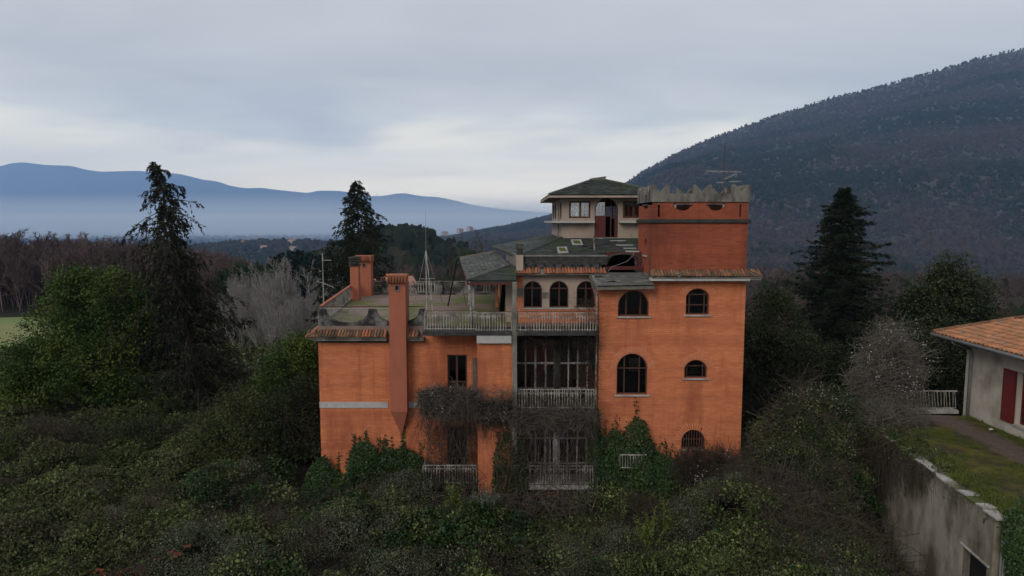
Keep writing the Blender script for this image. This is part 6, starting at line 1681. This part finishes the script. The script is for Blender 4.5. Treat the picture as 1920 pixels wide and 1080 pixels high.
# ================================================================== UNDERGROWTH, IVY AND DEAD VINES
L_LIME2 = leafmat('young_stalk_leaf', (.032, .046, .012), (.115, .145, .036), vary=.3)
def clump(kind, seed):
    g = np.random.default_rng(seed); lf = Leafy()
    def dome(n, r=.6, hz=.55, shell=.3):
        d = unit(g.normal(size=(n, 3))); d[:, 2] = np.abs(d[:, 2]); q = (1 - np.abs(g.normal(0, shell, n))).clip(.1, 1.1)
        return d * q[:, None] * np.array([r, r, hz]), d
    def canes(n, L=.9, r=.006, mat=1, up=.9):
        az = g.uniform(0, 6.28, n); s0 = g.uniform(0, .35, n); t = np.linspace(0, 1, 7)[None, :]
        LL = L * g.uniform(.5, 1.25, n)[:, None]
        x = s0[:, None] + LL * t * .75; z = LL * (up * t - .95 * up * t ** 2.2) + .18
        w = g.normal(0, .06, (n, 7)).cumsum(1) * .5
        P_ = np.stack([np.cos(az)[:, None] * x - np.sin(az)[:, None] * w, np.sin(az)[:, None] * x + np.cos(az)[:, None] * w, z], -1)
        lf.tubes(P_, np.linspace(r, r * .5, 7)[None, :], 3, mat=mat); return P_
    def lv(p, d, L, asp, tint, mat=0):
        n = len(p); lf.leaves(p, unit(d * .5 + unit(g.normal(size=(n, 3)))), unit(g.normal(size=(n, 3))) + np.array([0, 0, 1.1]), L * g.uniform(.6, 1.3, n), L * asp * g.uniform(.7, 1.2, n), np.clip(tint + g.normal(0, .33, n), 0, 1), mat)
    if kind == 'bramble':
        P_ = canes(9); p, d = dome(200); lv(p, d, .125, .72, .38)
        q = P_[:, 1:].reshape(-1, 3); q = np.repeat(q, 2, 0) + g.normal(0, .04, (len(q) * 2, 3)); lv(q, unit(g.normal(size=q.shape)), .075, .7, .62); mats = [L_BRAM, TWIG]
    elif kind == 'green':
        p, d = dome(230, .55, .5); lv(p, d, .12, .8, .4); canes(6); mats = [L_IVY, TWIG]
    elif kind == 'dry':
        canes(26, 1.0, .0055, up=.8); p, d = dome(120, .65, .45); lv(p, d, .07, .7, .4); mats = [L_DRY, TWIGG]
    elif kind == 'grey':
        canes(9, .9, .005); p, d = dome(240, .55, .5); lv(p, d, .08, .6, .5); mats = [L_GREY, TWIGG]
    elif kind == 'tall':
        n = 14; az = g.uniform(0, 6.28, n); t = np.linspace(0, 1, 6)[None, :]; h = g.uniform(.6, 1.5, n)[:, None]; r0 = g.uniform(0, .25, n)[:, None]
        P_ = np.stack([np.cos(az)[:, None] * (r0 + .22 * t ** 2), np.sin(az)[:, None] * (r0 + .22 * t ** 2), h * t], -1)
        lf.tubes(P_, np.linspace(.007, .003, 6)[None, :], 3, mat=1)
        f = g.uniform(.25, 1, (n, 26)); idx = np.repeat(np.arange(n), 26); q = np.stack([np.array([np.interp(f[i] * 5, range(6), P_[i, :, c]) for i in range(n)]).ravel() for c in range(3)], 1)
        lv(q, unit(g.normal(size=q.shape)) + np.array([0, 0, .5]), .085, .42, .35); mats = [L_LIME2, TWIG]
    elif kind == 'grass':
        n = 70; az = g.uniform(0, 6.28, n); b0 = np.stack([g.normal(0, .12, n), g.normal(0, .12, n), np.zeros(n)], 1)
        d = np.stack([np.cos(az) * .6, np.sin(az) * .6, np.ones(n)], 1); lf.leaves(b0, d, unit(g.normal(size=(n, 3))), g.uniform(.06, .2, n), .012, g.uniform(0, 1, n)); mats = [L_GRASS]
    elif kind == 'fluff':
        n = 22; c = g.normal(0, .22, (n, 3)); 
        for i in range(n):
            k = 9; d = unit(g.normal(size=(k, 3))); lf.leaves(np.repeat(c[i][None], k, 0), d, unit(g.normal(size=(k, 3))), .032, .016, .5, 0)
        canes(5, .5, .004); mats = [FLUFF, TWIGG]
    return lf.mesh(kind, mats)
CL = {k: [clump(k, 100 * i + s) for s in range(3)] for i, k in enumerate(('bramble', 'green', 'dry', 'grey', 'tall', 'grass', 'fluff'))}
def in_villa(x, y):
    return ((x > xW0 - 1.6) & (x < xW1 + .1) & (y > YW - .2) & (y < 46)) | ((x > xp0 - .1) & (x < xTR + .1) & (y > YP - .2) & (y < 46)) | ((x > xTL) & (x < xTR + .1) & (y > YT - .15) & (y < 46))
def in_outb(x, y):
    v = (x - far_.x) * nrm_.x + (y - far_.y) * nrm_.y; s_ = (x - far_.x) * wd.x + (y - far_.y) * wd.y
    return (v > -.25) & (s_ > 0)
def cover(n, kinds_f, name, label, cat, smin=.7, smax=1.25, ylo=15, yhi=64, pw=1.0, sink=.12, spread=1.0):
    y = ylo + (yhi - ylo) * rng.random(n) ** pw; x = rng.uniform(-.86, .86, n) * y * spread
    ok = ~in_villa(x, y) & ~in_outb(x, y); x, y = x[ok], y[ok]
    kk = kinds_f(x, y); ok = kk >= 0; x, y, kk = x[ok], y[ok], kk[ok]; n = len(x)
    z = brush_z(x, y) - sink
    s_ = rng.uniform(smin, smax, n) * np.interp(y, [20, 34, 60], [.9, 1.05, 1.6])
    return x, y, z, s_, kk
KN = ['bramble', 'green', 'dry', 'grey', 'tall']
srcs = [m_ for k in KN for m_ in CL[k]]
def bpatch(x, y, px, Y, rx, ry):
    cx = (px - 960) / FPX * Y; return np.exp(-(((x - cx) / rx) ** 2 + ((y - Y) / ry) ** 2))
def zone(x, y):
    a = fbm(x, y, 1 / 3.1, 4) + rng.normal(0, .06, len(x)); b_ = fbm(x + 90, y - 40, 1 / 2.3, 3) + rng.normal(0, .05, len(x))
    dry = .17 + .42 * bpatch(x, y, 590, 27.5, 3.0, 1.6) + .10 * bpatch(x, y, 1580, 25, 3.2, 4) + .2 * bpatch(x, y, 950, 27.8, 3, 1.2) + .12 * bpatch(x, y, 300, 24, 5, 2)
    k = bumps(x, y)[1]
    k = np.where((a < dry + .10) & (b_ < .60), 2, k)
    k = np.where(rng.random(len(x)) < .18, rng.choice(4, len(x), p=[.5, .2, .15, .15]), k)
    return k
x, y, z, s_, kk = cover(11000, zone, '', '', '')
n = len(x)
scatter('brambles', np.stack([x, y, z], 1), np.stack([s_, s_, s_ * rng.uniform(.75, 1.15, n) * np.where(kk == 4, .6, 1)], 1), zrot(n, .22), kk * 3 + rng.integers(0, 3, n), srcs, label='tangled brambles, ivy and dry canes smothering the garden', cat='brambles', kind='stuff')
x, y, z, s_, kk = cover(5000, lambda x, y: np.where(fbm(x, y, 1 / 9., 3) > .42, 0, 3), '', '', '', .9, 1.5, 58, 140, 1.2)
ok = ~((x < -58) & (y > 76)); x, y, z, s_, kk = x[ok], y[ok], z[ok], s_[ok], kk[ok]; n = len(x)
z = ground_z(x, y) + .1
scatter('slope_scrub', np.stack([x, y, z], 1), s_ * 1.5, zrot(n, .2), kk * 3 + rng.integers(0, 3, n), srcs, label='rough scrub on the slope beyond the villa', cat='scrub', kind='stuff')
xh, yh = rng.uniform(9.2, 13.8, 700), rng.uniform(21.5, 28.6, 700)
ok = ~in_outb(xh + .25, yh) & (fbm(xh, yh, .8, 3) > .47); xh, yh = xh[ok], yh[ok]; n = len(xh)
scatter('heap_creeper', np.stack([xh, yh, brush_z(xh, yh) - .02], 1), rng.uniform(.5, .95, n), zrot(n, .4), rng.integers(0, 6, n), CL['green'] + CL['bramble'], label='green creepers growing through the heap of dead vines', cat='creeper', kind='stuff')
sE = np.abs(rng.normal(0, 3.0, 420)); sE = 1.2 + sE; oE = rng.normal(.35, .28, 420)
xe, ye = far_.x + wd.x * sE + nrm_.x * oE, far_.y + wd.y * sE + nrm_.y * oE; ok = (sE < Lw - .6) & (rng.random(420) < np.interp(sE, [0, 3.2, 4.5, 8], [1, .9, .35, .12]))
xe, ye, oE = xe[ok], ye[ok], oE[ok]; n = len(xe)
scatter('coping_creeper', np.stack([xe, ye, zTer - .05 - np.clip(-oE, 0, 1) * .9], 1), rng.uniform(.28, .75, n), zrot(n, .5), rng.integers(0, 9, n), CL['dry'] + CL['bramble'] + CL['green'], label='creepers and weeds spilling over the coping of the outbuilding', cat='creeper', kind='stuff')
# short grass on the outbuilding roof
n = 2600
gs, go_ = rng.uniform(0, Lw, n), .42 + 7.5 * rng.random(n) ** 1.2
x = far_.x + wd.x * gs + nrm_.x * go_; y = far_.y + wd.y * gs + nrm_.y * go_
ok = (x < hx - .1) & ~((x > 17.7) & (x < 19.5)) & ((fbm(x, y, 1.3, 3) > .54) | (go_ < 1.0) | (x > hx - .8)); x, y, gs, go_ = x[ok], y[ok], gs[ok], go_[ok]; n = len(x)
sg = rng.uniform(.5, 1.2, n) * np.where(go_ < 1.0, 1.2, .8)
scatter('roof_grass', np.stack([x, y, np.full(n, zTer + .05)], 1), sg, zrot(n, .1), rng.integers(0, 3, n), CL['grass'], label='short grass and weeds on the flat roof of the outbuilding', cat='grass', kind='stuff')

# ---- ivy that clothes a wall: leaves in a bank in front of a plane, plus climbing shoots
def ivy(name, label, tops, base_py, Y, depth, n, shoots=0, mat=None, L=.11, twig=TWIG, cat='ivy', tint=.38, push=0.0):
    """tops: (px, py) profile of the upper outline, measured on the plane Y"""
    tops = np.array(tops, float)
    cx = X(tops[:, 0].mean(), 850, Y)
    base = (float(cx), Y - depth * .5, gz(float(cx), Y - depth * .5))
    root = empty(name, base, label, cat); lf = Leafy()
    px = rng.uniform(tops[0, 0], tops[-1, 0], n); tp = np.interp(px, tops[:, 0], tops[:, 1]); tp = tp + 26 * (fbm(px, px * 0 + Y, 1 / 22., 3) - .5)
    f = rng.random(n) ** .85; py = tp + (base_py - tp) * f
    q = P3_np(px, py, np.full(n, Y)); x_, z_ = q[0], q[2]
    bulge = depth * (.18 + .82 * f ** .8) * (.45 + .9 * fbm(x_ * 1.0, z_, 1.15, 3))
    lay = 1 - np.abs(rng.normal(0, .22, n))
    y_ = Y - .04 - push - bulge * lay.clip(0, 1.1)
    pos = np.stack([x_, y_, z_], 1)
    D = unit(rdir(n) * .8 + np.array([0, -.35, -.5])); Nn = rdir(n) * .7 + np.array([0, -1.0, .55])
    tn = np.clip(tint + .5 * (fbm(x_, z_, 1 / .5, 3) - .5) + rng.normal(0, .18, n), 0, 1)
    lf.leaves(pos, D, Nn, L * rng.uniform(.6, 1.25, n), L * .9 * rng.uniform(.7, 1.15, n), tn, 0)
    for k in range(shoots):
        p0 = rng.uniform(tops[0, 0] + 4, tops[-1, 0] - 4); t0 = float(np.interp(p0, tops[:, 0], tops[:, 1])); h = rng.uniform(8, 34)
        py = np.linspace(t0 + 14, t0 - h, 7); pp_ = p0 + np.cumsum(rng.normal(0, 1.2, 7)); q = P3_np(pp_, py, np.full(7, Y - .05)); pth = np.stack([q[0], np.full(7, Y - .05 - push), q[2]], 1)
        lf.tubes(pth[None], np.linspace(.012, .005, 7)[None], 3, mat=1)
        m_ = 26; f_ = rng.random(m_) * 6; c_ = np.stack([np.interp(f_, range(7), pth[:, i]) for i in range(3)], 1) + rng.normal(0, .05, (m_, 3)) * np.array([1, .4, 1])
        lf.leaves(c_, rdir(m_), rdir(m_) + np.array([0, -1.2, .5]), L * .85, L * .75, rng.uniform(.2, .8, m_), 0)
    o = put(lf, 'foliage', [mat or L_IVY, twig], root)
    # a few bare stems at the root
    st = Leafy(); k = 14; e = pos[rng.choice(n, k)]; b0 = np.stack([np.full(k, base[0]) + rng.normal(0, .8, k), np.full(k, base[1]), np.full(k, base[2])], 1)
    st.tubes(limb_paths_multi(b0, e, 6), np.linspace(.02, .008, 6)[None], 4, mat=0); put(st, 'stems', [TWIG], root)
    return root
ivy('ivy', 'ivy bank climbing the wing under the pointed chimney', [(652, 880), (662, 842), (675, 828), (690, 822), (702, 832), (715, 846), (728, 838), (745, 832), (758, 828), (768, 838), (782, 842), (796, 858)], 975, YW, 1.5, 15000, 16)
ivy('ivy', 'ivy clump on the outer corner of the wing', [(572, 905), (585, 872), (598, 858), (612, 850), (622, 868), (640, 884), (656, 892)], 965, YW, 1.3, 6500, 7)
ivy('ivy', 'tall ivy mound piled against the foot of the tower', [(1098, 845), (1112, 828), (1130, 815), (1150, 805), (1160, 800), (1172, 784), (1186, 776), (1198, 776), (1208, 792), (1216, 810), (1222, 838), (1238, 850), (1262, 862), (1280, 886), (1292, 915)], 985, YT, 1.7, 21000, 14)
ivy('ivy', 'narrow strip of ivy climbing beside the white downpipe', [(1104, 800), (1110, 766), (1114, 758), (1120, 764), (1124, 806)], 880, YT - .12, .35, 2200, 2)
ivy('ivy', 'dark ivy beside the brick pier under the middle balcony', [(925, 850), (940, 810), (952, 790), (966, 786), (980, 800), (990, 860)], 960, YP - .02, .5, 2600, 3, mat=L_DARK)
ivy('ivy', 'green ivy hanging over the corner of the outbuilding', [(1858, 975), (1866, 950), (1884, 944), (1904, 946), (1930, 952), (1980, 960)], 1085, near_.y + .1, .8, 6000, 4, L=.085, push=.15)

GREYV = surf('weathered_cane', (.17, .15, .12), (.09, .075, .06), 1.5, bmp=0)
# ---- dead vines: mats of thin stems
def vine_root(name, label, base): return empty(name, base, label, 'vine')
def drape(lf, n, px0, px1, py0, py1, Y, Ls, r=.007, depth=.35, sway=.10, curl=.35, side=.35):
    """stems that hang from a band of the facade: start inside the band, fall with a bow outward"""
    k = 9; px = rng.uniform(px0, px1, n); py = rng.uniform(py0, py1, n); q = P3_np(px, py, np.full(n, Y)); t = np.linspace(0, 1, k)[None, :]
    L = rng.uniform(Ls[0], Ls[1], n)[:, None]; az = rng.uniform(-1, 1, n)[:, None]
    x_ = q[0][:, None] + az * side * L * t + rng.normal(0, sway * .35, (n, k)).cumsum(1); out_ = rng.uniform(.1, 1, n)[:, None] * depth
    y_ = Y - out_ * np.sin(np.clip(t * 1.4 + .15, 0, math.pi)) + rng.normal(0, .03, (n, k)).cumsum(1) * .5
    y_ = np.minimum(y_, Y - .01)
    up = rng.uniform(-.15, curl, n)[:, None]
    z_ = q[2][:, None] + L * (up * np.sin(t * math.pi) - t * (.95 - .3 * np.abs(az)))
    lf.tubes(np.stack([x_, y_, z_], -1), np.linspace(r, r * .6, k)[None, :] * rng.uniform(.6, 1.5, n)[:, None], 3, mat=0)
def mat_tangle(lf, n, fn, L=(.4, 1.3), r=.007, k=7, curve=.35):
    """short curling stems filling a volume: fn(n) gives their middles"""
    c = fn(n); d = rdir(n) * np.array([1, .6, .8]); d = unit(d); t = np.linspace(-.5, .5, k)[None, :, None]; ll = rng.uniform(L[0], L[1], n)[:, None, None]
    p = rdir(n); P_ = c[:, None] + d[:, None] * ll * t + p[:, None] * (curve * ll * (.25 - t ** 2)) + rng.normal(0, .02, (n, k, 3)).cumsum(1)
    lf.tubes(P_, np.full((1, k), r) * rng.uniform(.5, 1.5, n)[:, None], 3, mat=0)
def box_fn(px0, px1, py0, py1, Y0, Y1, round_=True):
    def f(n):
        u = rng.uniform(-1, 1, n); v = rng.uniform(-1, 1, n); Y = rng.uniform(Y0, Y1, n)
        px = (px0 + px1) / 2 + u * (px1 - px0) / 2; py = (py0 + py1) / 2 + v * (py1 - py0) / 2 * (np.sqrt(np.clip(1 - .55 * u * u, 0, 1)) if round_ else 1)
        q = P3_np(px, py, Y); return np.stack([q[0], Y, q[2]], 1)
    return f
def vine(name, label, base, build, mats, fluff=0, ff=None):
    root = empty(name, base, label, 'vine'); lf = Leafy(); build(lf); put(lf, 'stems', mats, root)
    if fluff:
        fl = Leafy(); c0 = ff(max(3, fluff // 5)); c = np.repeat(c0, 8, 0) + rng.normal(0, .13, (len(c0) * 8, 3)) * rng.uniform(.4, 1.6, (len(c0) * 8, 1)); c = c[rng.random(len(c)) < .75]
        k = 9; c2 = np.repeat(c, k, 0); fl.leaves(c2, rdir(len(c2)), rdir(len(c2)), .034 * rng.uniform(.5, 1.4, len(c2)), .016, .5, 0); put(fl, 'seed_heads', [FLUFF], root)
    return root
def bush(lf):
    mat_tangle(lf, 2600, box_fn(788, 898, 728, 776, YP - .35, YP + .25), (.3, .9), .0065)
    drape(lf, 420, 790, 897, 735, 772, YP - .1, (.5, 1.5), depth=.35)
vine('dead_vine', 'thick grey-brown dead vine swallowing the middle balcony of the wing', (X(842, 775, YP), YP, Z(770, YP)), bush, [TWIGG], 10, box_fn(795, 890, 726, 770, YP - .42, YP - .3))
def bush(lf):
    mat_tangle(lf, 260, box_fn(786, 900, 880, 930, YP - .45, YP + .1, False), (.4, 1.3), .0065)
    drape(lf, 130, 800, 897, 772, 840, YP + .55, (.8, 2.4), depth=.5, r=.0065)
    drape(lf, 60, 785, 840, 770, 800, YP + .45, (.5, 1.8), depth=.5, r=.0065, side=.5)
    mat_tangle(lf, 420, box_fn(800, 900, 790, 890, YP + .1, YP + .9), (.5, 1.5), .006)
vine('dead_vine', 'curtain of dead vine hanging between the two wing balconies', (X(848, 900, YP), YP + .5, Z(905, YP)), bush, [TWIG])
def bush(lf):
    mat_tangle(lf, 1000, box_fn(893, 966, 752, 792, YP - .32, YP - .03), (.3, .9), .0065)
    drape(lf, 240, 893, 966, 745, 790, YP - .04, (.4, 1.6), depth=.25)
vine('dead_vine', 'dead vine band crossing the brick pier', (X(930, 790, YP), YP - .1, Z(790, YP)), bush, [TWIG], 10, box_fn(895, 960, 742, 790, YP - .36, YP - .28))
def bush(lf):
    mat_tangle(lf, 1500, box_fn(962, 1120, 768, 806, YR - .32, YR + .35), (.3, 1.0), .0065)
    drape(lf, 240, 964, 1118, 764, 800, YR - .05, (.6, 2.2), depth=.3)
    mat_tangle(lf, 420, box_fn(962, 1118, 735, 768, YR - .15, YR + .12, False), (.3, .8), .0055)
vine('dead_vine', 'dead vine matted along the middle loggia balcony', (X(1040, 770, YR), YR, Z(770, YR)), bush, [TWIGG])
def bush(lf):
    drape(lf, 170, 968, 1116, 600, 650, YG - .45, (1.0, 3.4), depth=.3, r=.0055, side=.2)
    drape(lf, 130, 990, 1060, 690, 735, YG - .4, (.5, 1.6), depth=.4, r=.0055, curl=.9)
    mat_tangle(lf, 520, box_fn(968, 1116, 622, 650, YR + .1, YG - .2, False), (.3, 1.0), .006)
    mat_tangle(lf, 420, box_fn(1085, 1120, 560, 740, YR + .1, YG - .1, False), (.4, 1.2), .006)
vine('dead_vine', 'veil of dead vine hanging over the tall loggia glazing', (X(1040, 630, YR), YR + .5, Z(632, YR)), bush, [TWIG])
def bush(lf):
    drape(lf, 190, 966, 1110, 806, 880, YR + .05, (.7, 2.2), depth=.4, r=.006)
    mat_tangle(lf, 300, box_fn(964, 1112, 850, 925, YR - .5, YR + .4), (.4, 1.3), .0065)
vine('dead_vine', 'dead vine tangled round the lowest loggia balcony', (X(1040, 900, YR), YR, Z(912, YR)), bush, [TWIGG])
def bush(lf):
    drape(lf, 260, 790, 1115, 915, 965, YR - .5, (.8, 2.6), depth=.9, r=.008, curl=.6, side=.6)
    mat_tangle(lf, 900, box_fn(785, 1120, 925, 1015, YR - 1.9, YR - .2, False), (.5, 1.6), .008)
vine('dead_vine', 'heap of dead canes along the foot of the loggia', (X(950, 980, 28), 28.3, .3), bush, [TWIGG])
def bush(lf):
    mat_tangle(lf, 1500, box_fn(1265, 1385, 842, 945, YT - 1.1, YT - .1), (.4, 1.2), .007)
    drape(lf, 130, 1270, 1385, 835, 890, YT - .3, (.6, 1.6), depth=.5, r=.008, curl=1.1)
vine('dead_vine', 'brown dead shrub with white seed heads under the barred window', (X(1325, 930, 29.3), 29.4, .8), bush, [TWIG], 130, box_fn(1290, 1392, 845, 930, YT - 1.25, YT - .5))
def strands(lf):
    mat_tangle(lf, 420, box_fn(786, 966, 724, 792, YP - .46, YP - .2), (.4, 1.2), .006)
    mat_tangle(lf, 260, box_fn(962, 1118, 764, 812, YR - .4, YR - .15), (.4, 1.3), .006)
    drape(lf, 120, 790, 1115, 740, 900, YR - .25, (.6, 2.0), depth=.35, r=.006)
    mat_tangle(lf, 200, box_fn(785, 1118, 920, 1000, YR - 2.0, YR - .5, False), (.6, 1.7), .007)
vine('dead_vine', 'pale grey strands caught across all the balconies', (X(950, 760, YR), YR - .2, Z(770, YR)), strands, [GREYV])
# the great heap over the end of the outbuilding
def heap_fn(x0, x1, y0, y1, lift=.25):
    def f(n):
        x = rng.uniform(x0, x1, n); y = rng.uniform(y0, y1, n); ok = ~in_outb(x + .3, y); x, y = x[ok], y[ok]
        if len(x) < n:
            i = rng.integers(0, len(x), n - len(x)); x = np.concatenate([x, x[i] + rng.normal(0, .1, len(i))]); y = np.concatenate([y, y[i]])
        return np.stack([x, y, brush_z(x, y) + np.abs(rng.normal(0, lift, n))], 1)
    return f
def bush(lf):
    mat_tangle(lf, 3000, heap_fn(8.8, 13.6, 21.0, 28.8), (.5, 1.9), .0075, curve=.55)
    mat_tangle(lf, 700, heap_fn(9.2, 13.8, 22.5, 28.0, .5), (1.2, 3.0), .009, curve=.7)
def flow(lf, n, x0, x1, y0, y1, L, r, lift=.25, k=9):
    # stems that run downhill over the heap, bowing clear of it
    c = heap_fn(x0, x1, y0, y1, .1)(n); P_ = np.zeros((n, k, 3)); p = c[:, :2].copy(); e = .15
    d0 = rng.normal(0, .55, (n, 2)); ll = rng.uniform(L[0], L[1], n)[:, None]; up_ = rng.random((n, 1)) * lift
    for i in range(k):
        P_[:, i, :2] = p; P_[:, i, 2] = brush_z(p[:, 0], p[:, 1]) + .06 + (up_ * math.sin(math.pi * i / (k - 1)))[:, 0] + rng.normal(0, .02, n)
        gx_ = (brush_z(p[:, 0] + e, p[:, 1]) - brush_z(p[:, 0] - e, p[:, 1])) / (2 * e); gy_ = (brush_z(p[:, 0], p[:, 1] + e) - brush_z(p[:, 0], p[:, 1] - e)) / (2 * e)
        g_ = np.stack([-gx_, -gy_], 1) / (1 + np.hypot(gx_, gy_))[:, None]
        d0 = .7 * d0 + .6 * g_ + rng.normal(0, .18, (n, 2)); p = p + d0 / (np.linalg.norm(d0, axis=1, keepdims=True) + .3) * ll / (k - 1) / (1 + .4 * np.hypot(gx_, gy_))[:, None]
    ok = ~in_outb(P_[:, -1, 0] + .1, P_[:, -1, 1]); P_ = P_[ok]
    lf.tubes(P_, np.full((1, k), r) * rng.uniform(.5, 1.5, len(P_))[:, None], 3, mat=0)
def pale_arcs(lf):
    flow(lf, 1500, 9.4, 13.6, 22.5, 28.6, (1.2, 3.2), .0075, .35)
vine('dead_vine', 'grey stems trailing down over the great vine heap', (11.6, 23.6, .8), pale_arcs, [GREYV])
vine('dead_vine', 'huge heap of dead vines and canes beside the outbuilding wall', (12, 24.5, .6), bush, [TWIGG], 230, heap_fn(9.3, 14.2, 22.5, 28.4, .35))
def wallhang(lf):
    n, k = 620, 9; s_ = rng.uniform(2.0, 8.0, n) * rng.random(n) ** .35; t = np.linspace(0, 1, k)[None, :]; L = rng.uniform(.5, 2.6, n)[:, None] * np.interp(s_, [0, 4, 7], [1.3, 1, .4])[:, None]
    P_ = np.array([[tuple(wp(a, zTer + .1, .06)) for _ in range(k)] for a in s_])
    o_ = .06 + .35 * np.sin(t * 2.6) * rng.random((n, 1))
    P_[..., 0] += -nrm_.x * o_ + rng.normal(0, .02, (n, k)).cumsum(1); P_[..., 1] += -nrm_.y * o_ + rng.normal(0, .035, (n, k)).cumsum(1); P_[..., 2] -= L * t - .25 * np.sin(t * 3.1) * rng.random((n, 1))
    lf.tubes(P_, np.full((1, k), .008) * rng.uniform(.5, 1.5, n)[:, None], 3, mat=0)
vine('dead_vine', 'dead stems trailing over the coping of the outbuilding', tuple(wp(4, zTer + .05, 0)), wallhang, [TWIG], 24, lambda n: np.array([tuple(wp(rng.uniform(2, 5), zTer + rng.uniform(-.6, .4), .15)) for _ in range(n)]))
# clematis-smothered shrub standing on the roof terrace
def shrub_fn(c, r_, shell=.35):
    def f(n):
        d = rdir(n); return np.array(c) + d * np.array(r_) * np.clip(1 - np.abs(rng.normal(0, shell, n)), .05, 1.05)[:, None]
    return f
cq = P3(1672, 705, 28.6)
def bush(lf):
    for dx_, dz_, rr_ in ((-.7, -.7, .95), (.8, -1.0, .9), (.1, .3, .8), (-.9, .7, .65), (.85, .2, .6), (-.1, 1.35, .6), (.5, 1.0, .5), (-1.3, -.2, .6)): mat_tangle(lf, 300, shrub_fn(cq + Vector((dx_, 0, dz_)), (rr_, rr_, rr_ * 1.1)), (.3, 1.0), .007)
    mat_tangle(lf, 260, shrub_fn(cq + Vector((0, 0, .5)), (1.7, 1.2, 2.0), .2), (.6, 1.8), .006, curve=.3); mat_tangle(lf, 260, shrub_fn(cq + Vector((-.3, 0, 1.6)), (.9, .8, .8)), (.3, 1.1), .006)
    mat_tangle(lf, 900, shrub_fn(cq + Vector((-.6, -.8, -1.6)), (1.8, 1.0, .8)), (.4, 1.2), .007)
vine('clematis', 'grey leafless clematis shrub dotted with white seed heads on the flat roof', (cq.x, cq.y, zTer), bush, [GREYV], 210, shrub_fn(cq + Vector((-.1, -.1, .6)), (1.6, 1.2, 1.7), .12))
cq2 = P3(1545, 760, 27.4)
bb_ = (cq2.x, cq2.y, bz(cq2.x, cq2.y) - .6)
broadleaf('flowering_ivy', 'green ivy bush topped with pale flower heads on the vine heap', bb_, [(0, 0, .9, 1.2, .9, .8), (-.6, 0, .5, .9, .8, .7), (.8, 0, .6, .8, .8, .7)], 150, 40, .09, L_IVY, cat='shrub', tr=.03, stems=3, cr=.2, tint=.6)
FLOWR = surf('ivy_flower', (.30, .31, .22), (.20, .21, .14), 3, bmp=0)
fl = Leafy(); c = shrub_fn((cq2.x - .2, cq2.y - .1, bb_[2] + 1.0), (1.3, 1.0, .85), .08)(150); c = c[c[:, 2] > bb_[2] + .7]; c2 = np.repeat(c, 12, 0)
fl.leaves(c2, rdir(len(c2)), rdir(len(c2)), .04, .024, .5, 0); o = link('flower_heads', fl.mesh('flower_heads', [FLOWR], bb_), bpy.data.objects['flowering_ivy'])

# ---- fresh plants that stand out of the brush
def plant(name, label, px, Y, kind_mat, n_st, h, L, asp=.4, cat='shrub', spread=.35, up=.5):
    x_ = (px - 960) / FPX * Y; b_ = (x_, Y, bz(x_, Y) - .15); root = empty(name, b_, label, cat); lf = Leafy(); st = Leafy()
    az = rng.uniform(0, 6.28, n_st); t = np.linspace(0, 1, 7)[None, :]; hh = h * rng.uniform(.5, 1.1, n_st)[:, None]; s_ = spread * rng.random(n_st)[:, None]
    P_ = np.stack([b_[0] + np.cos(az)[:, None] * s_ * (.3 + t), b_[1] + np.sin(az)[:, None] * s_ * (.3 + t), b_[2] + hh * t], -1)
    st.tubes(P_, np.linspace(.012, .004, 7)[None], 3, mat=0); put(st, 'stems', [TWIG], root)
    m_ = 46; idx = np.repeat(np.arange(n_st), m_); f = rng.uniform(1.2, 6, len(idx)); i0 = np.floor(f).astype(int).clip(0, 5); fr_ = (f - i0)[:, None]
    q = P_[idx, i0] * (1 - fr_) + P_[idx, i0 + 1] * fr_
    lf.leaves(q, rdir(len(q)) + np.array([0, 0, up]), rdir(len(q)), L * rng.uniform(.6, 1.2, len(q)), L * asp, rng.uniform(.1, 1, len(q)), 0); put(lf, 'leaves', [kind_mat], root)
    return root
plant('sage', 'silvery grey-green bush at the bottom edge of the brambles', 908, 23.6, L_OLIV, 30, 1.0, .11, .3, spread=.55)
plant('young_shrub', 'lime green shoots in the hollow below the pier', 846, 26.2, L_LIME, 20, 1.7, .10, .45, spread=.5)
plant('young_shrub', 'yellow-green upright shrub at the bottom edge below the tower', 1228, 23.8, L_LIME, 26, 1.3, .09, .4, spread=.6)
plant('young_shrub', 'second yellow-green shrub nearer the tall ivy mound', 1262, 25.2, L_LIME, 18, 1.3, .09, .4, spread=.5)
plant('young_shrub', 'slim pale-stemmed sapling in front of the ivy mound', 1174, 26.6, L_BRAM, 3, 2.2, .10, .5, cat='sapling', spread=.15)
